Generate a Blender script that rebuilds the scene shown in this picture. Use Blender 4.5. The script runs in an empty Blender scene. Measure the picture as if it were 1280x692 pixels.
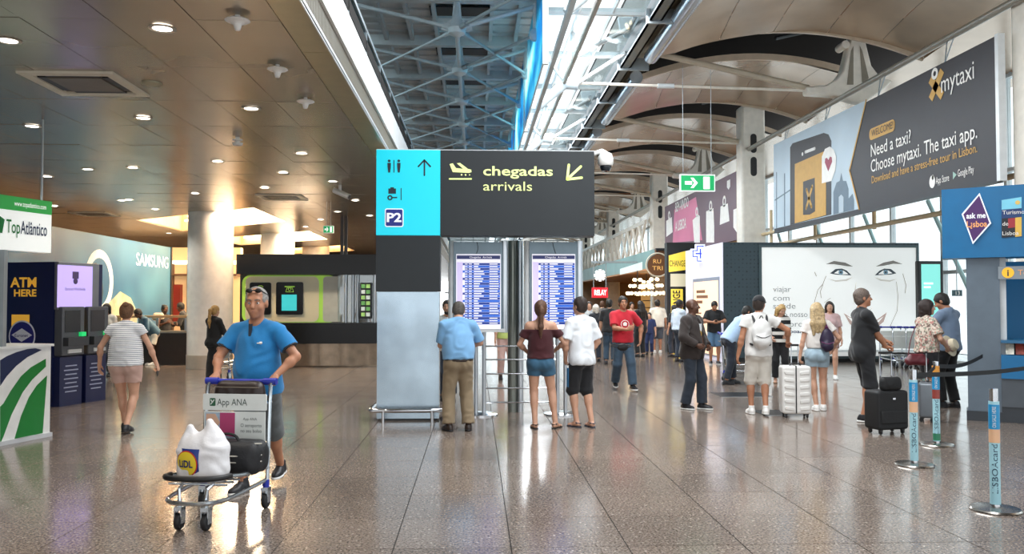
import bpy, bmesh, math, random
import numpy as np
from mathutils import Vector, Matrix

random.seed(7)
SC = bpy.context.scene
COL = SC.collection
R = math.radians
PI = math.pi

# ------------------------------------------------------------------ camera
FPX = 1057.0
CAM_Z = 1.7
YAW, PITCH = math.atan(46 / FPX), math.atan(31 / FPX)
cd = bpy.data.cameras.new('camera')
cam = bpy.data.objects.new('camera', cd)
COL.objects.link(cam)
cd.sensor_fit = 'HORIZONTAL'
cd.sensor_width = 36.0
cd.lens = FPX / 1280 * 36.0
cd.clip_end = 400
cam.location = (0, 0, CAM_Z)
cam.rotation_euler = (PI / 2 + PITCH, 0, -YAW)
SC.camera = cam
CAMROT = cam.rotation_euler.to_matrix()

# ------------------------------------------------------------------ sky, light, exposure
w = bpy.data.worlds.new('overcast_sky')
SC.world = w
w.use_nodes = True
bg = w.node_tree.nodes['Background']
bg.inputs['Color'].default_value = (0.93, 0.97, 1.0, 1)
bg.inputs['Strength'].default_value = 1.6
SC.view_settings.view_transform = 'Standard'
SC.view_settings.look = 'None'
SC.view_settings.gamma = 1
SC.view_settings.use_curve_mapping = False
SC.view_settings.exposure = 0.4
SC.cycles.max_bounces = 8
SC.cycles.diffuse_bounces = 4
SC.cycles.glossy_bounces = 4
SC.cycles.transparent_max_bounces = 12
SC.cycles.caustics_reflective = False
SC.cycles.caustics_refractive = False


def area_light(name, loc, size, power, color=(1, 1, 1), rot=(0, 0, 0)):
    ld = bpy.data.lights.new(name, 'AREA')
    ld.shape = 'RECTANGLE'
    ld.size, ld.size_y = size
    ld.energy = power
    ld.color = color
    o = bpy.data.objects.new(name, ld)
    COL.objects.link(o)
    o.location = loc
    o.rotation_euler = rot
    return o


# daylight falling in through the long skylight beside the atrium
area_light('skylight_daylight', (2.5, 26, 7.45), (1.9, 44), 3200, (0.96, 0.98, 1.0))


# ------------------------------------------------------------------ helpers
def ray(px, py):
    return CAMROT @ Vector(((px - 640) / FPX, -(py - 346) / FPX, -1))


def AT(px, py, y):
    """World point seen at pixel (1280x692 frame) at depth y along the hall."""
    d = ray(px, py)
    t = y / d.y
    return Vector((d.x * t, y, CAM_Z + d.z * t))


def GP(px, py, z=0.0):
    """Point of the floor (or of height z) seen at a pixel."""
    d = ray(px, py)
    t = (z - CAM_Z) / d.z
    return Vector((d.x * t, d.y * t, z))


def lin(h):
    if isinstance(h, str):
        h = h.lstrip('#')
        c = [int(h[i:i + 2], 16) / 255 for i in (0, 2, 4)]
    else:
        return tuple(h)
    return tuple(x / 12.92 if x <= 0.04045 else ((x + 0.055) / 1.055) ** 2.4 for x in c)


MATS = {}


def mat(name, col, rough=0.5, metal=0.0, vary=0.06, scale=6.0, emit=0.0, bump=0.0, bscale=40.0, spec=0.5, coat=0.0, sheen=0.0):
    if name in MATS:
        return MATS[name]
    m = bpy.data.materials.new(name)
    m.use_nodes = True
    nt = m.node_tree
    b = nt.nodes['Principled BSDF']
    c = lin(col)
    b.inputs['Roughness'].default_value = rough
    b.inputs['Metallic'].default_value = metal
    b.inputs['Specular IOR Level'].default_value = spec
    b.inputs['Coat Weight'].default_value = coat
    b.inputs['Sheen Weight'].default_value = sheen
    tc = nt.nodes.new('ShaderNodeTexCoord')
    no = nt.nodes.new('ShaderNodeTexNoise')
    no.inputs['Scale'].default_value = scale
    no.inputs['Detail'].default_value = 4
    nt.links.new(tc.outputs['Object'], no.inputs['Vector'])
    rp = nt.nodes.new('ShaderNodeValToRGB')
    rp.color_ramp.elements[0].position = 0.3
    rp.color_ramp.elements[1].position = 0.7
    rp.color_ramp.elements[0].color = (*[max(0, x * (1 - vary)) for x in c], 1)
    rp.color_ramp.elements[1].color = (*[min(1, x * (1 + vary)) for x in c], 1)
    nt.links.new(no.outputs['Fac'], rp.inputs['Fac'])
    nt.links.new(rp.outputs['Color'], b.inputs['Base Color'])
    if emit:
        nt.links.new(rp.outputs['Color'], b.inputs['Emission Color'])
        b.inputs['Emission Strength'].default_value = emit
    if bump:
        n2 = nt.nodes.new('ShaderNodeTexNoise')
        n2.inputs['Scale'].default_value = bscale
        n2.inputs['Detail'].default_value = 3
        nt.links.new(tc.outputs['Object'], n2.inputs['Vector'])
        bp = nt.nodes.new('ShaderNodeBump')
        bp.inputs['Strength'].default_value = bump
        bp.inputs['Distance'].default_value = 0.02
        nt.links.new(n2.outputs['Fac'], bp.inputs['Height'])
        nt.links.new(bp.outputs['Normal'], b.inputs['Normal'])
    MATS[name] = m
    return m


def glass_mat(name, tint=(0.92, 0.97, 0.98), gloss=0.12):
    if name in MATS:
        return MATS[name]
    m = bpy.data.materials.new(name)
    m.use_nodes = True
    nt = m.node_tree
    nt.nodes.remove(nt.nodes['Principled BSDF'])
    out = nt.nodes['Material Output']
    tr = nt.nodes.new('ShaderNodeBsdfTransparent')
    tr.inputs['Color'].default_value = (*tint, 1)
    gl = nt.nodes.new('ShaderNodeBsdfGlossy')
    gl.inputs['Roughness'].default_value = 0.03
    mx = nt.nodes.new('ShaderNodeMixShader')
    mx.inputs['Fac'].default_value = gloss
    nt.links.new(tr.outputs[0], mx.inputs[1])
    nt.links.new(gl.outputs[0], mx.inputs[2])
    nt.links.new(mx.outputs[0], out.inputs['Surface'])
    MATS[name] = m
    return m


def stripe_mat(name, c1, c2, axis='Z', freq=40.0, duty=0.5, rough=0.8):
    if name in MATS:
        return MATS[name]
    m = bpy.data.materials.new(name)
    m.use_nodes = True
    nt = m.node_tree
    b = nt.nodes['Principled BSDF']
    b.inputs['Roughness'].default_value = rough
    tc = nt.nodes.new('ShaderNodeTexCoord')
    sp = nt.nodes.new('ShaderNodeSeparateXYZ')
    nt.links.new(tc.outputs['Object'], sp.inputs[0])
    mu = nt.nodes.new('ShaderNodeMath'); mu.operation = 'MULTIPLY'; mu.inputs[1].default_value = freq
    nt.links.new(sp.outputs[axis], mu.inputs[0])
    fr = nt.nodes.new('ShaderNodeMath'); fr.operation = 'FRACT'
    nt.links.new(mu.outputs[0], fr.inputs[0])
    gt = nt.nodes.new('ShaderNodeMath'); gt.operation = 'GREATER_THAN'; gt.inputs[1].default_value = duty
    nt.links.new(fr.outputs[0], gt.inputs[0])
    mx = nt.nodes.new('ShaderNodeMix'); mx.data_type = 'RGBA'
    mx.inputs[6].default_value = (*lin(c1), 1)
    mx.inputs[7].default_value = (*lin(c2), 1)
    nt.links.new(gt.outputs[0], mx.inputs[0])
    nt.links.new(mx.outputs[2], b.inputs['Base Color'])
    MATS[name] = m
    return m


def speckle_mat(name, cols, scale=60.0, rough=0.8, detail=2):
    """Printed or speckled surface: hard colour steps over a voronoi field."""
    if name in MATS:
        return MATS[name]
    m = bpy.data.materials.new(name)
    m.use_nodes = True
    nt = m.node_tree
    b = nt.nodes['Principled BSDF']
    b.inputs['Roughness'].default_value = rough
    tc = nt.nodes.new('ShaderNodeTexCoord')
    vo = nt.nodes.new('ShaderNodeTexVoronoi')
    vo.inputs['Scale'].default_value = scale
    nt.links.new(tc.outputs['Object'], vo.inputs['Vector'])
    sx = nt.nodes.new('ShaderNodeSeparateColor')
    nt.links.new(vo.outputs['Color'], sx.inputs[0])
    rp = nt.nodes.new('ShaderNodeValToRGB')
    rp.color_ramp.interpolation = 'CONSTANT'
    n = len(cols)
    el = rp.color_ramp.elements
    el[0].color = (*lin(cols[0]), 1)
    el[1].position = 1 / n
    el[1].color = (*lin(cols[1]), 1)
    for i in range(2, n):
        e = el.new(i / n)
        e.color = (*lin(cols[i]), 1)
    nt.links.new(sx.outputs[0], rp.inputs['Fac'])
    nt.links.new(rp.outputs['Color'], b.inputs['Base Color'])
    MATS[name] = m
    return m


def wm(o):
    if o is None:
        return Matrix.Identity(4)
    return wm(o.parent) @ o.matrix_parent_inverse @ o.matrix_basis if o.parent else o.matrix_basis.copy()


def tag(o, label=None, cat=None, group=None, kind=None):
    if label: o['label'] = label
    if cat: o['category'] = cat
    if group: o['group'] = group
    if kind: o['kind'] = kind
    return o


def link(name, me, m=None, parent=None, world=True):
    o = bpy.data.objects.new(name, me)
    COL.objects.link(o)
    if m is not None and me is not None and len(me.materials) == 0:
        for mm in (m if isinstance(m, (list, tuple)) else [m]):
            me.materials.append(mm)
    if parent is not None:
        o.parent = parent
        if world:
            o.matrix_parent_inverse = wm(parent).inverted()
    return o


def thing(name, loc, label, cat, group=None, rz=0.0, kind=None):
    o = bpy.data.objects.new(name, None)
    COL.objects.link(o)
    o.empty_display_size = 0.1
    o.location = loc
    o.rotation_euler = (0, 0, rz)
    return tag(o, label, cat, group, kind)


def copy_tree(o, parent=None):
    c = o.copy()
    COL.objects.link(c)
    if parent is not None:
        c.parent = parent
        c.matrix_parent_inverse = o.matrix_parent_inverse.copy()
    for ch in list(o.children):
        copy_tree(ch, c)
    return c


def basis(u, v):
    u = Vector(u).normalized()
    v = Vector(v).normalized()
    n = u.cross(v).normalized()
    return u, v, n


class MB:
    def __init__(s):
        s.V, s.F, s.I = [], [], []

    def add(s, vs, fs, mi=0):
        k = len(s.V)
        s.V += [tuple(v) for v in vs]
        s.F += [tuple(i + k for i in f) for f in fs]
        s.I += [mi] * len(fs)
        return s

    def mm(s, x0, x1, y0, y1, z0, z1, mi=0):
        vs = [(x, y, z) for x in (x0, x1) for y in (y0, y1) for z in (z0, z1)]
        return s.add(vs, [(0, 1, 3, 2), (4, 6, 7, 5), (0, 4, 5, 1), (2, 3, 7, 6), (0, 2, 6, 4), (1, 5, 7, 3)], mi)

    def box(s, c, size, rot=None, mi=0):
        M = rot if rot is not None else Matrix.Identity(3)
        vs = []
        for x in (-.5, .5):
            for y in (-.5, .5):
                for z in (-.5, .5):
                    vs.append(Vector(c) + M @ Vector((x * size[0], y * size[1], z * size[2])))
        return s.add(vs, [(0, 1, 3, 2), (4, 6, 7, 5), (0, 4, 5, 1), (2, 3, 7, 6), (0, 2, 6, 4), (1, 5, 7, 3)], mi)

    def cyl(s, a, b, r1, r2=None, n=14, mi=0, caps=True):
        a, b = Vector(a), Vector(b)
        r2 = r1 if r2 is None else r2
        d = (b - a).normalized()
        u = d.orthogonal().normalized()
        v = d.cross(u)
        vs = []
        for p, r in ((a, r1), (b, r2)):
            for i in range(n):
                t = 2 * PI * i / n
                vs.append(p + (u * math.cos(t) + v * math.sin(t)) * r)
        fs = [(i, (i + 1) % n, n + (i + 1) % n, n + i) for i in range(n)]
        if caps:
            fs += [tuple(range(n - 1, -1, -1)), tuple(range(n, 2 * n))]
        return s.add(vs, fs, mi)

    def tube(s, path, r, n=8, closed=False, mi=0, smooth=0):
        P = [Vector(p) for p in path]
        for _ in range(smooth):
            Q = []
            m = len(P)
            rng = range(m) if closed else range(m - 1)
            if not closed: Q.append(P[0])
            for i in rng:
                a, b = P[i], P[(i + 1) % m]
                Q += [a * .75 + b * .25, a * .25 + b * .75]
            if not closed: Q.append(P[-1])
            P = Q
        m = len(P)
        rr = r if isinstance(r, (list, tuple)) else None
        vs, fs = [], []
        prev = None
        for i, p in enumerate(P):
            if closed:
                d = P[(i + 1) % m] - P[i - 1]
            else:
                d = P[min(i + 1, m - 1)] - P[max(i - 1, 0)]
            d.normalize()
            u = d.orthogonal().normalized() if prev is None else (prev - d * prev.dot(d))
            if u.length < 1e-6: u = d.orthogonal()
            u.normalize()
            prev = u
            v = d.cross(u)
            q = (rr[0] + (rr[1] - rr[0]) * i / max(1, m - 1)) if rr else r
            for k in range(n):
                t = 2 * PI * k / n
                vs.append(p + (u * math.cos(t) + v * math.sin(t)) * q)
        for i in range(m if closed else m - 1):
            j = (i + 1) % m
            for k in range(n):
                fs.append((i * n + k, i * n + (k + 1) % n, j * n + (k + 1) % n, j * n + k))
        if not closed:
            fs += [tuple(range(n - 1, -1, -1)), tuple(range((m - 1) * n, m * n))]
        return s.add(vs, fs, mi)

    def lathe(s, prof, c=(0, 0, 0), n=20, axis=(0, 0, 1), mi=0):
        ax = Vector(axis).normalized()
        u = ax.orthogonal().normalized()
        v = ax.cross(u)
        c = Vector(c)
        vs, fs = [], []
        for (r, z) in prof:
            for k in range(n):
                t = 2 * PI * k / n
                vs.append(c + ax * z + (u * math.cos(t) + v * math.sin(t)) * max(r, 1e-4))
        m = len(prof)
        for i in range(m - 1):
            for k in range(n):
                fs.append((i * n + k, i * n + (k + 1) % n, (i + 1) * n + (k + 1) % n, (i + 1) * n + k))
        fs += [tuple(range(n - 1, -1, -1)), tuple(range((m - 1) * n, m * n))]
        return s.add(vs, fs, mi)

    def prism(s, pts, origin, u, v, depth, mi=0):
        """Polygon pts (a,b) on the plane origin+a*u+b*v, raised by depth along u x v."""
        u, v, n = basis(u, v)
        o = Vector(origin)
        area = sum(pts[i][0] * pts[(i + 1) % len(pts)][1] - pts[(i + 1) % len(pts)][0] * pts[i][1] for i in range(len(pts)))
        if area < 0: pts = pts[::-1]
        k = len(pts)
        vs = [o + u * a + v * b for a, b in pts] + [o + u * a + v * b + n * depth for a, b in pts]
        fs = [tuple(range(k - 1, -1, -1)), tuple(range(k, 2 * k))] + [(i, (i + 1) % k, k + (i + 1) % k, k + i) for i in range(k)]
        return s.add(vs, fs, mi)

    def sphere(s, c, r, n=14, m=8, mi=0):
        r = r if isinstance(r, (tuple, list)) else (r, r, r)
        vs, fs = [(c[0], c[1], c[2] - r[2])], []
        for i in range(1, m):
            th = -PI / 2 + PI * i / m
            for k in range(n):
                t = 2 * PI * k / n
                vs.append((c[0] + r[0] * math.cos(th) * math.cos(t), c[1] + r[1] * math.cos(th) * math.sin(t), c[2] + r[2] * math.sin(th)))
        vs.append((c[0], c[1], c[2] + r[2]))
        for k in range(n):
            fs.append((0, 1 + (k + 1) % n, 1 + k))
        for i in range(m - 2):
            for k in range(n):
                a = 1 + i * n
                fs.append((a + k, a + (k + 1) % n, a + n + (k + 1) % n, a + n + k))
        a = 1 + (m - 2) * n
        for k in range(n):
            fs.append((a + k, a + (k + 1) % n, len(vs) - 1))
        return s.add(vs, fs, mi)

    def mesh(s, name='mesh'):
        me = bpy.data.meshes.new(name)
        me.from_pydata(s.V, [], s.F)
        me.polygons.foreach_set('material_index', s.I)
        me.polygons.foreach_set('use_smooth', [True] * len(s.F))
        me.update()
        me.set_sharp_from_angle(angle=R(38))
        return me

    def build(s, name, m, parent=None, world=True, bevel=0.0, seg=2):
        o = link(name, s.mesh(name), m, parent, world)
        if bevel:
            b = o.modifiers.new('edge', 'BEVEL')
            b.width = bevel
            b.segments = seg
            b.limit_method = 'ANGLE'
            b.angle_limit = R(50)
        return o


class Face:
    """A flat sheet in the world: origin (lower left), u (reading direction) and v (up), in metres."""
    def __init__(s, o, u, v):
        s.o = Vector(o)
        s.u, s.v, s.n = basis(u, v)

    def pt(s, a, b, d=0.0):
        return s.o + s.u * a + s.v * b + s.n * d


def plate(name, fc, pts, m, parent, d0=0.002, depth=0.003, world=True):
    mb = MB()
    polys = pts if isinstance(pts[0][0], (tuple, list)) else [pts]
    for p in polys:
        mb.prism(list(p), fc.pt(0, 0, d0), fc.u, fc.v, depth)
    return mb.build(name, m, parent, world)


def rect(a0, b0, a1, b1):
    return [(a0, b0), (a1, b0), (a1, b1), (a0, b1)]


def rrect(a0, b0, a1, b1, r, n=5):
    out = []
    for cx, cy, t0 in ((a1 - r, b0 + r, -90), (a1 - r, b1 - r, 0), (a0 + r, b1 - r, 90), (a0 + r, b0 + r, 180)):
        for i in range(n + 1):
            t = R(t0 + 90 * i / n)
            out.append((cx + r * math.cos(t), cy + r * math.sin(t)))
    return out


def disc(cx, cy, rx, ry=None, n=24):
    ry = rx if ry is None else ry
    return [(cx + rx * math.cos(2 * PI * i / n), cy + ry * math.sin(2 * PI * i / n)) for i in range(n)]


def ringpolys(cx, cy, r0, r1, n=28, a0=0, a1=360):
    out = []
    for i in range(n):
        t0, t1 = R(a0 + (a1 - a0) * i / n), R(a0 + (a1 - a0) * (i + 1) / n)
        out.append([(cx + r0 * math.cos(t0), cy + r0 * math.sin(t0)), (cx + r1 * math.cos(t0), cy + r1 * math.sin(t0)),
                    (cx + r1 * math.cos(t1), cy + r1 * math.sin(t1)), (cx + r0 * math.cos(t1), cy + r0 * math.sin(t1))])
    return out


def stroke(pts, wd):
    """Polyline drawn as butt-jointed quads with round ends, for pictograms."""
    out = []
    for (x0, y0), (x1, y1) in zip(pts[:-1], pts[1:]):
        L = math.hypot(x1 - x0, y1 - y0) or 1e-6
        nx, ny = -(y1 - y0) / L * wd / 2, (x1 - x0) / L * wd / 2
        out.append([(x0 - nx, y0 - ny), (x1 - nx, y1 - ny), (x1 + nx, y1 + ny), (x0 + nx, y0 + ny)])
    for x, y in pts:
        out.append(disc(x, y, wd / 2, n=10))
    return out


def text(name, s, fc, a, b, height, m, parent, width=None, align='LEFT', d0=0.004, depth=0.003, bold=0.0, world=True, rot=0.0, cap=None):
    """Lettering laid on a Face: (a, b) = left (or centre) of the baseline, height of the capital line."""
    cu = bpy.data.curves.new(name, 'FONT')
    cu.body = s
    cu.size = 1.0
    cu.offset = bold
    cu.resolution_u = 3
    tmp = bpy.data.objects.new('tmp_lettering', cu)
    me = bpy.data.meshes.new_from_object(tmp)
    bpy.data.objects.remove(tmp)
    bpy.data.curves.remove(cu)
    n = len(me.vertices)
    co = np.zeros(n * 3, dtype=np.float32)
    me.vertices.foreach_get('co', co)
    co = co.reshape(-1, 3)
    x0, x1 = co[:, 0].min(), co[:, 0].max()
    sy = height / 0.70
    sx = (width / (x1 - x0)) if width else sy
    X = (co[:, 0] - x0) * sx
    Y = co[:, 1] * sy
    if align == 'CENTER': X = X - (x1 - x0) * sx / 2
    if align == 'RIGHT': X = X - (x1 - x0) * sx
    cr, sr = math.cos(rot), math.sin(rot)
    A, B = a + X * cr - Y * sr, b + X * sr + Y * cr
    faces = [tuple(p.vertices) for p in me.polygons]
    bpy.data.meshes.remove(me)
    o, u, v, nn = (np.array(q) for q in (fc.o, fc.u, fc.v, fc.n))
    base = o + np.outer(A, u) + np.outer(B, v)
    top = base + nn * (d0 + depth)
    nm = bpy.data.meshes.new(name)
    nm.from_pydata([tuple(p) for p in top], [], faces)
    nm.update()
    if len(nm.polygons) and nm.polygons[0].normal.dot(fc.n) < 0:
        nm.flip_normals()
    return link(name, nm, m, parent, world)


def clip(poly, nx, ny, c):
    """Keep the part of a polygon with nx*x + ny*y <= c."""
    out = []
    for i in range(len(poly)):
        p, q = poly[i], poly[(i + 1) % len(poly)]
        dp, dq = nx * p[0] + ny * p[1] - c, nx * q[0] + ny * q[1] - c
        if dp <= 0: out.append(p)
        if dp * dq < 0:
            t = dp / (dp - dq)
            out.append((p[0] + (q[0] - p[0]) * t, p[1] + (q[1] - p[1]) * t))
    return out


def subtract(poly, cut):
    """Convex poly minus convex cut (counter-clockwise): list of convex pieces."""
    out, rest = [], poly
    for i in range(len(cut)):
        p, q = cut[i], cut[(i + 1) % len(cut)]
        nx, ny = q[1] - p[1], -(q[0] - p[0])
        c = nx * p[0] + ny * p[1]
        piece = clip(rest, -nx, -ny, -c)
        if len(piece) > 2: out.append(piece)
        rest = clip(rest, nx, ny, c)
        if len(rest) < 3: break
    return out

# ------------------------------------------------------------------ shared materials
WHITE = mat('white_paint', '#e9e8e4', 0.35)
STEELW = mat('white_steel', '#dfe3e4', 0.3, 0.0)
CREAM = mat('cream_steel', '#f2eadd', 0.35)
GREYS = mat('grey_steel', '#9aa3a8', 0.4, 0.3)
DARK = mat('dark_metal', '#22272b', 0.4, 0.2)
BLACK = mat('black_plastic', '#101113', 0.45)
CHROME = mat('chrome', '#c9ccd0', 0.14, 1.0, vary=0.03)
BRUSH = mat('brushed_steel', '#b8bdc2', 0.3, 0.9, vary=0.08, scale=3)
GLASS = glass_mat('clear_glass')
GLASSB = glass_mat('blue_tinted_glass', (0.8, 0.91, 0.94), 0.15)
LAMP = mat('lamp_glow', '#fff4e6', 0.4, emit=9.0, vary=0.0)


def granite():
    m = bpy.data.materials.new('polished_granite')
    m.use_nodes = True
    nt = m.node_tree
    b = nt.nodes['Principled BSDF']
    tc = nt.nodes.new('ShaderNodeTexCoord')
    geo = nt.nodes.new('ShaderNodeNewGeometry')
    oi = nt.nodes.new('ShaderNodeObjectInfo')

    def noise(sc, det, ramp):
        n = nt.nodes.new('ShaderNodeTexNoise')
        n.inputs['Scale'].default_value = sc
        n.inputs['Detail'].default_value = det
        nt.links.new(geo.outputs['Position'], n.inputs['Vector'])
        r = nt.nodes.new('ShaderNodeValToRGB')
        for e, (p, c) in zip(r.color_ramp.elements, ramp):
            e.position = p
            e.color = (*c, 1)
        nt.links.new(n.outputs['Fac'], r.inputs['Fac'])
        return r.outputs['Color']
    base = noise(55, 6, ((0.36, lin('#584d46')), (0.64, lin('#95887e'))))
    big = noise(0.6, 2, ((0.3, (0.86, 0.86, 0.86)), (0.7, (1.08, 1.06, 1.04))))
    fleck = noise(34, 2, ((0.635, (0, 0, 0)), (0.70, (1, 1, 1))))
    mul = nt.nodes.new('ShaderNodeMix'); mul.data_type = 'RGBA'; mul.blend_type = 'MULTIPLY'; mul.inputs[0].default_value = 1
    nt.links.new(base, mul.inputs[6]); nt.links.new(big, mul.inputs[7])
    # each slab a little lighter or darker than its neighbour
    mr = nt.nodes.new('ShaderNodeMapRange')
    mr.inputs['To Min'].default_value = 0.9
    mr.inputs['To Max'].default_value = 1.1
    nt.links.new(oi.outputs['Random'], mr.inputs['Value'])
    mu2 = nt.nodes.new('ShaderNodeMix'); mu2.data_type = 'RGBA'; mu2.blend_type = 'MULTIPLY'; mu2.inputs[0].default_value = 1
    nt.links.new(mul.outputs[2], mu2.inputs[6]); nt.links.new(mr.outputs[0], mu2.inputs[7])
    mx = nt.nodes.new('ShaderNodeMix'); mx.data_type = 'RGBA'
    mx.inputs[7].default_value = (*lin('#bdb2a7'), 1)
    nt.links.new(fleck, mx.inputs[0]); nt.links.new(mu2.outputs[2], mx.inputs[6])
    nt.links.new(mx.outputs[2], b.inputs['Base Color'])
    b.inputs['Roughness'].default_value = 0.17
    b.inputs['Specular IOR Level'].default_value = 0.62
    n3 = nt.nodes.new('ShaderNodeTexNoise')
    n3.inputs['Scale'].default_value = 2.5
    nt.links.new(geo.outputs['Position'], n3.inputs['Vector'])
    r3 = nt.nodes.new('ShaderNodeMapRange')
    r3.inputs['To Min'].default_value = 0.1
    r3.inputs['To Max'].default_value = 0.2
    nt.links.new(n3.outputs['Fac'], r3.inputs['Value'])
    nt.links.new(r3.outputs[0], b.inputs['Roughness'])
    return m


GRANITE = granite()
CEILP = mat('satin_ceiling_panel', '#a39a8c', 0.27, 0.55, vary=0.05, scale=1.2)
BRONZE = mat('satin_bronze_sheet', '#bfa58c', 0.24, 0.5, vary=0.1, scale=1.0)

# ------------------------------------------------------------------ floor with granite slabs
TW, TL = 0.812, 0.812
fl = MB().mm(-16, 16, -8, 92, -0.12, -0.006).build('floor', mat('dark_joint', '#1d1a18', 0.9))
tag(fl, 'polished grey brown granite floor of the arrivals hall', 'floor', kind='structure')
tile_me = MB().mm(-TW / 2 + .004, TW / 2 - .004, -TL / 2 + .004, TL / 2 - .004, -0.005, 0).mesh('tile')
tile_me.materials.append(GRANITE)
X0 = GP(640, 692).x          # one joint of the photograph passes here
Y0 = GP(560, 647.4).y
far_tiles = MB()
spots = []
for i in range(-22, 22):
    for j in range(-16, 120):
        cx, cy = X0 + (i + .5) * TW, Y0 + (j + .5) * TL
        if not (-15.5 < cx < 15.5 and -7.5 < cy < 91): continue
        vis = cy > 5.2 and abs(cx - 0.043 * cy) < 0.62 * cy + .5
        spots.append((cy if vis else 999, cx, cy))
spots.sort()
for n, (key, cx, cy) in enumerate(spots):
    if n < 300 and key < 999:
        o = bpy.data.objects.new('tile', tile_me)
        COL.objects.link(o)
        o.location = (cx, cy, random.uniform(-.0006, .0))
        o.parent = fl
    else:
        a, c = TW / 2 - .005, TL / 2 - .005
        far_tiles.add([(cx - a, cy - c, 0), (cx + a, cy - c, 0), (cx + a, cy + c, 0), (cx - a, cy + c, 0)], [(0, 1, 2, 3)])
tag(far_tiles.build('distant_tile', GRANITE, fl), kind='stuff')

# ------------------------------------------------------------------ low panelled ceiling on the left
CZ = 4.0
PW, PL = 0.697, 1.41
EDGE = -1.33
cl = MB().mm(-15, EDGE - .02, -8, 92, 4.8, 4.95).build('ceiling', mat('dark_void', '#1c1a18', 0.9))
tag(cl, 'low ceiling of brown satin metal panels over the left of the hall', 'ceiling', kind='structure')
COFFERS = [[(-9.5, 24.1 + k), (-5.4, 20.8 + k), (-5.4, 24.3 + k), (-9.5, 27.8 + k)] for k in (0, 6.9, 13.8)]
variants = []
for vi in range(5):
    rr = random.Random(vi)
    ph = [rr.uniform(0, 6.28) for _ in range(4)]
    nx_, ny_ = 5, 8
    mb = MB()
    vs = []
    for a in range(nx_ + 1):
        for c in range(ny_ + 1):
            u_, v_ = a / nx_, c / ny_
            sag = 0.0035 * math.sin(PI * u_) * math.sin(PI * v_) * math.sin(ph[0]) + 0.0016 * math.sin(5 * v_ + ph[1]) * math.sin(PI * u_) + 0.0012 * math.sin(6 * u_ + ph[2])
            vs.append(((u_ - .5) * (PW - .007), (v_ - .5) * (PL - .007), -sag))
    fs = [(a * (ny_ + 1) + c, a * (ny_ + 1) + c + 1, (a + 1) * (ny_ + 1) + c + 1, (a + 1) * (ny_ + 1) + c) for a in range(nx_) for c in range(ny_)]
    mb.add(vs, fs)
    hx, hy = (PW - .007) / 2, (PL - .007) / 2
    mb.add([(-hx, -hy, 0), (hx, -hy, 0), (hx, hy, 0), (-hx, hy, 0), (-hx, -hy, .03), (hx, -hy, .03), (hx, hy, .03), (-hx, hy, .03)],
           [(0, 4, 5, 1), (1, 5, 6, 2), (2, 6, 7, 3), (3, 7, 4, 0), (4, 7, 6, 5)])
    me = mb.mesh('panel')
    me.materials.append(CEILP)
    variants.append(me)
far_panels = MB()
SEAM = EDGE - 0.27            # edge strip, then the panel columns
cnt = 0
plist = []
for i in range(0, 20):
    for j in range(-8, 62):
        cx, cy = SEAM - (i + .5) * PW, 6.95 + (j + .5) * PL + (0.0 if i % 2 else 0.0)
        vis = cy > 5.4 and (cx - 0.043 * cy) > -0.62 * cy - .6
        plist.append((cy if vis else 999, cx, cy))
plist.sort()
for key, cx, cy in plist:
    q = [(cx - PW / 2 + .0035, cy - PL / 2 + .0035), (cx + PW / 2 - .0035, cy - PL / 2 + .0035), (cx + PW / 2 - .0035, cy + PL / 2 - .0035), (cx - PW / 2 + .0035, cy + PL / 2 - .0035)]
    hit = None
    for cf in COFFERS:
        pcs = subtract(q, cf)
        ar = sum(abs(sum(p[k][0] * p[(k + 1) % len(p)][1] - p[(k + 1) % len(p)][0] * p[k][1] for k in range(len(p)))) / 2 for p in pcs)
        if ar < (PW - .007) * (PL - .007) - 1e-4:
            hit = pcs
    if key < 999 and cnt < 300:
        if hit is None:
            o = bpy.data.objects.new('panel', variants[random.randrange(5)])
            COL.objects.link(o)
            o.location = (cx, cy, CZ)
            o.rotation_euler = (random.uniform(-.0045, .0045), random.uniform(-.004, .004), 0)
            o.parent = cl
            cnt += 1
        elif hit:
            mb = MB()
            for p in hit: mb.prism(p, (0, 0, CZ), (1, 0, 0), (0, 1, 0), .02)
            mb.build('panel', CEILP, cl)
            cnt += 1
    else:
        for p in ([q] if hit is None else hit):
            far_panels.add([(x, y, CZ) for x, y in p], [tuple(range(len(p) - 1, -1, -1))])
tag(far_panels.build('distant_panel', CEILP, cl), kind='stuff')

# warm light coffers round the pillars
PLASTER = mat('cream_plaster', '#f2dcbc', 0.8)
for k, cf in enumerate(COFFERS):
    cx, cy = sum(p[0] for p in cf) / 4, sum(p[1] for p in cf) / 4
    t = thing('light_coffer', (cx, cy, CZ), ['warm glowing skewed light recess around the white round pillar', 'warm skewed light recess around the pillar behind the dark booth',
              'farthest warm light recess in the brown ceiling'][k], 'light', 'ceiling light recesses')
    mb = MB()
    for i in range(4):
        a, b_ = cf[i], cf[(i + 1) % 4]
        mb.add([(a[0], a[1], CZ - .01), (b_[0], b_[1], CZ - .01), (b_[0], b_[1], CZ + .62), (a[0], a[1], CZ + .62)], [(0, 1, 2, 3)])
    mb.build('recess_wall', PLASTER, t)
    MB().add([(x, y, CZ + .62) for x, y in cf], [(0, 1, 2, 3)]).build('recess_ceiling', PLASTER, t)
    for i in (0, 2):
        a, b_ = Vector((*cf[i], CZ + .3)), Vector((*cf[(i + 1) % 4], CZ + .3))
        n_ = Vector((cx, cy, CZ + .3)) - (a + b_) / 2
        n_.normalize()
        MB().tube([a * .95 + b_ * .05 + n_ * .12, a * .05 + b_ * .95 + n_ * .12], .025, 6).build('lamp_tube', mat('warm_tube', '#ffd9a0', 0.5, emit=26, vary=0), t)

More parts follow.
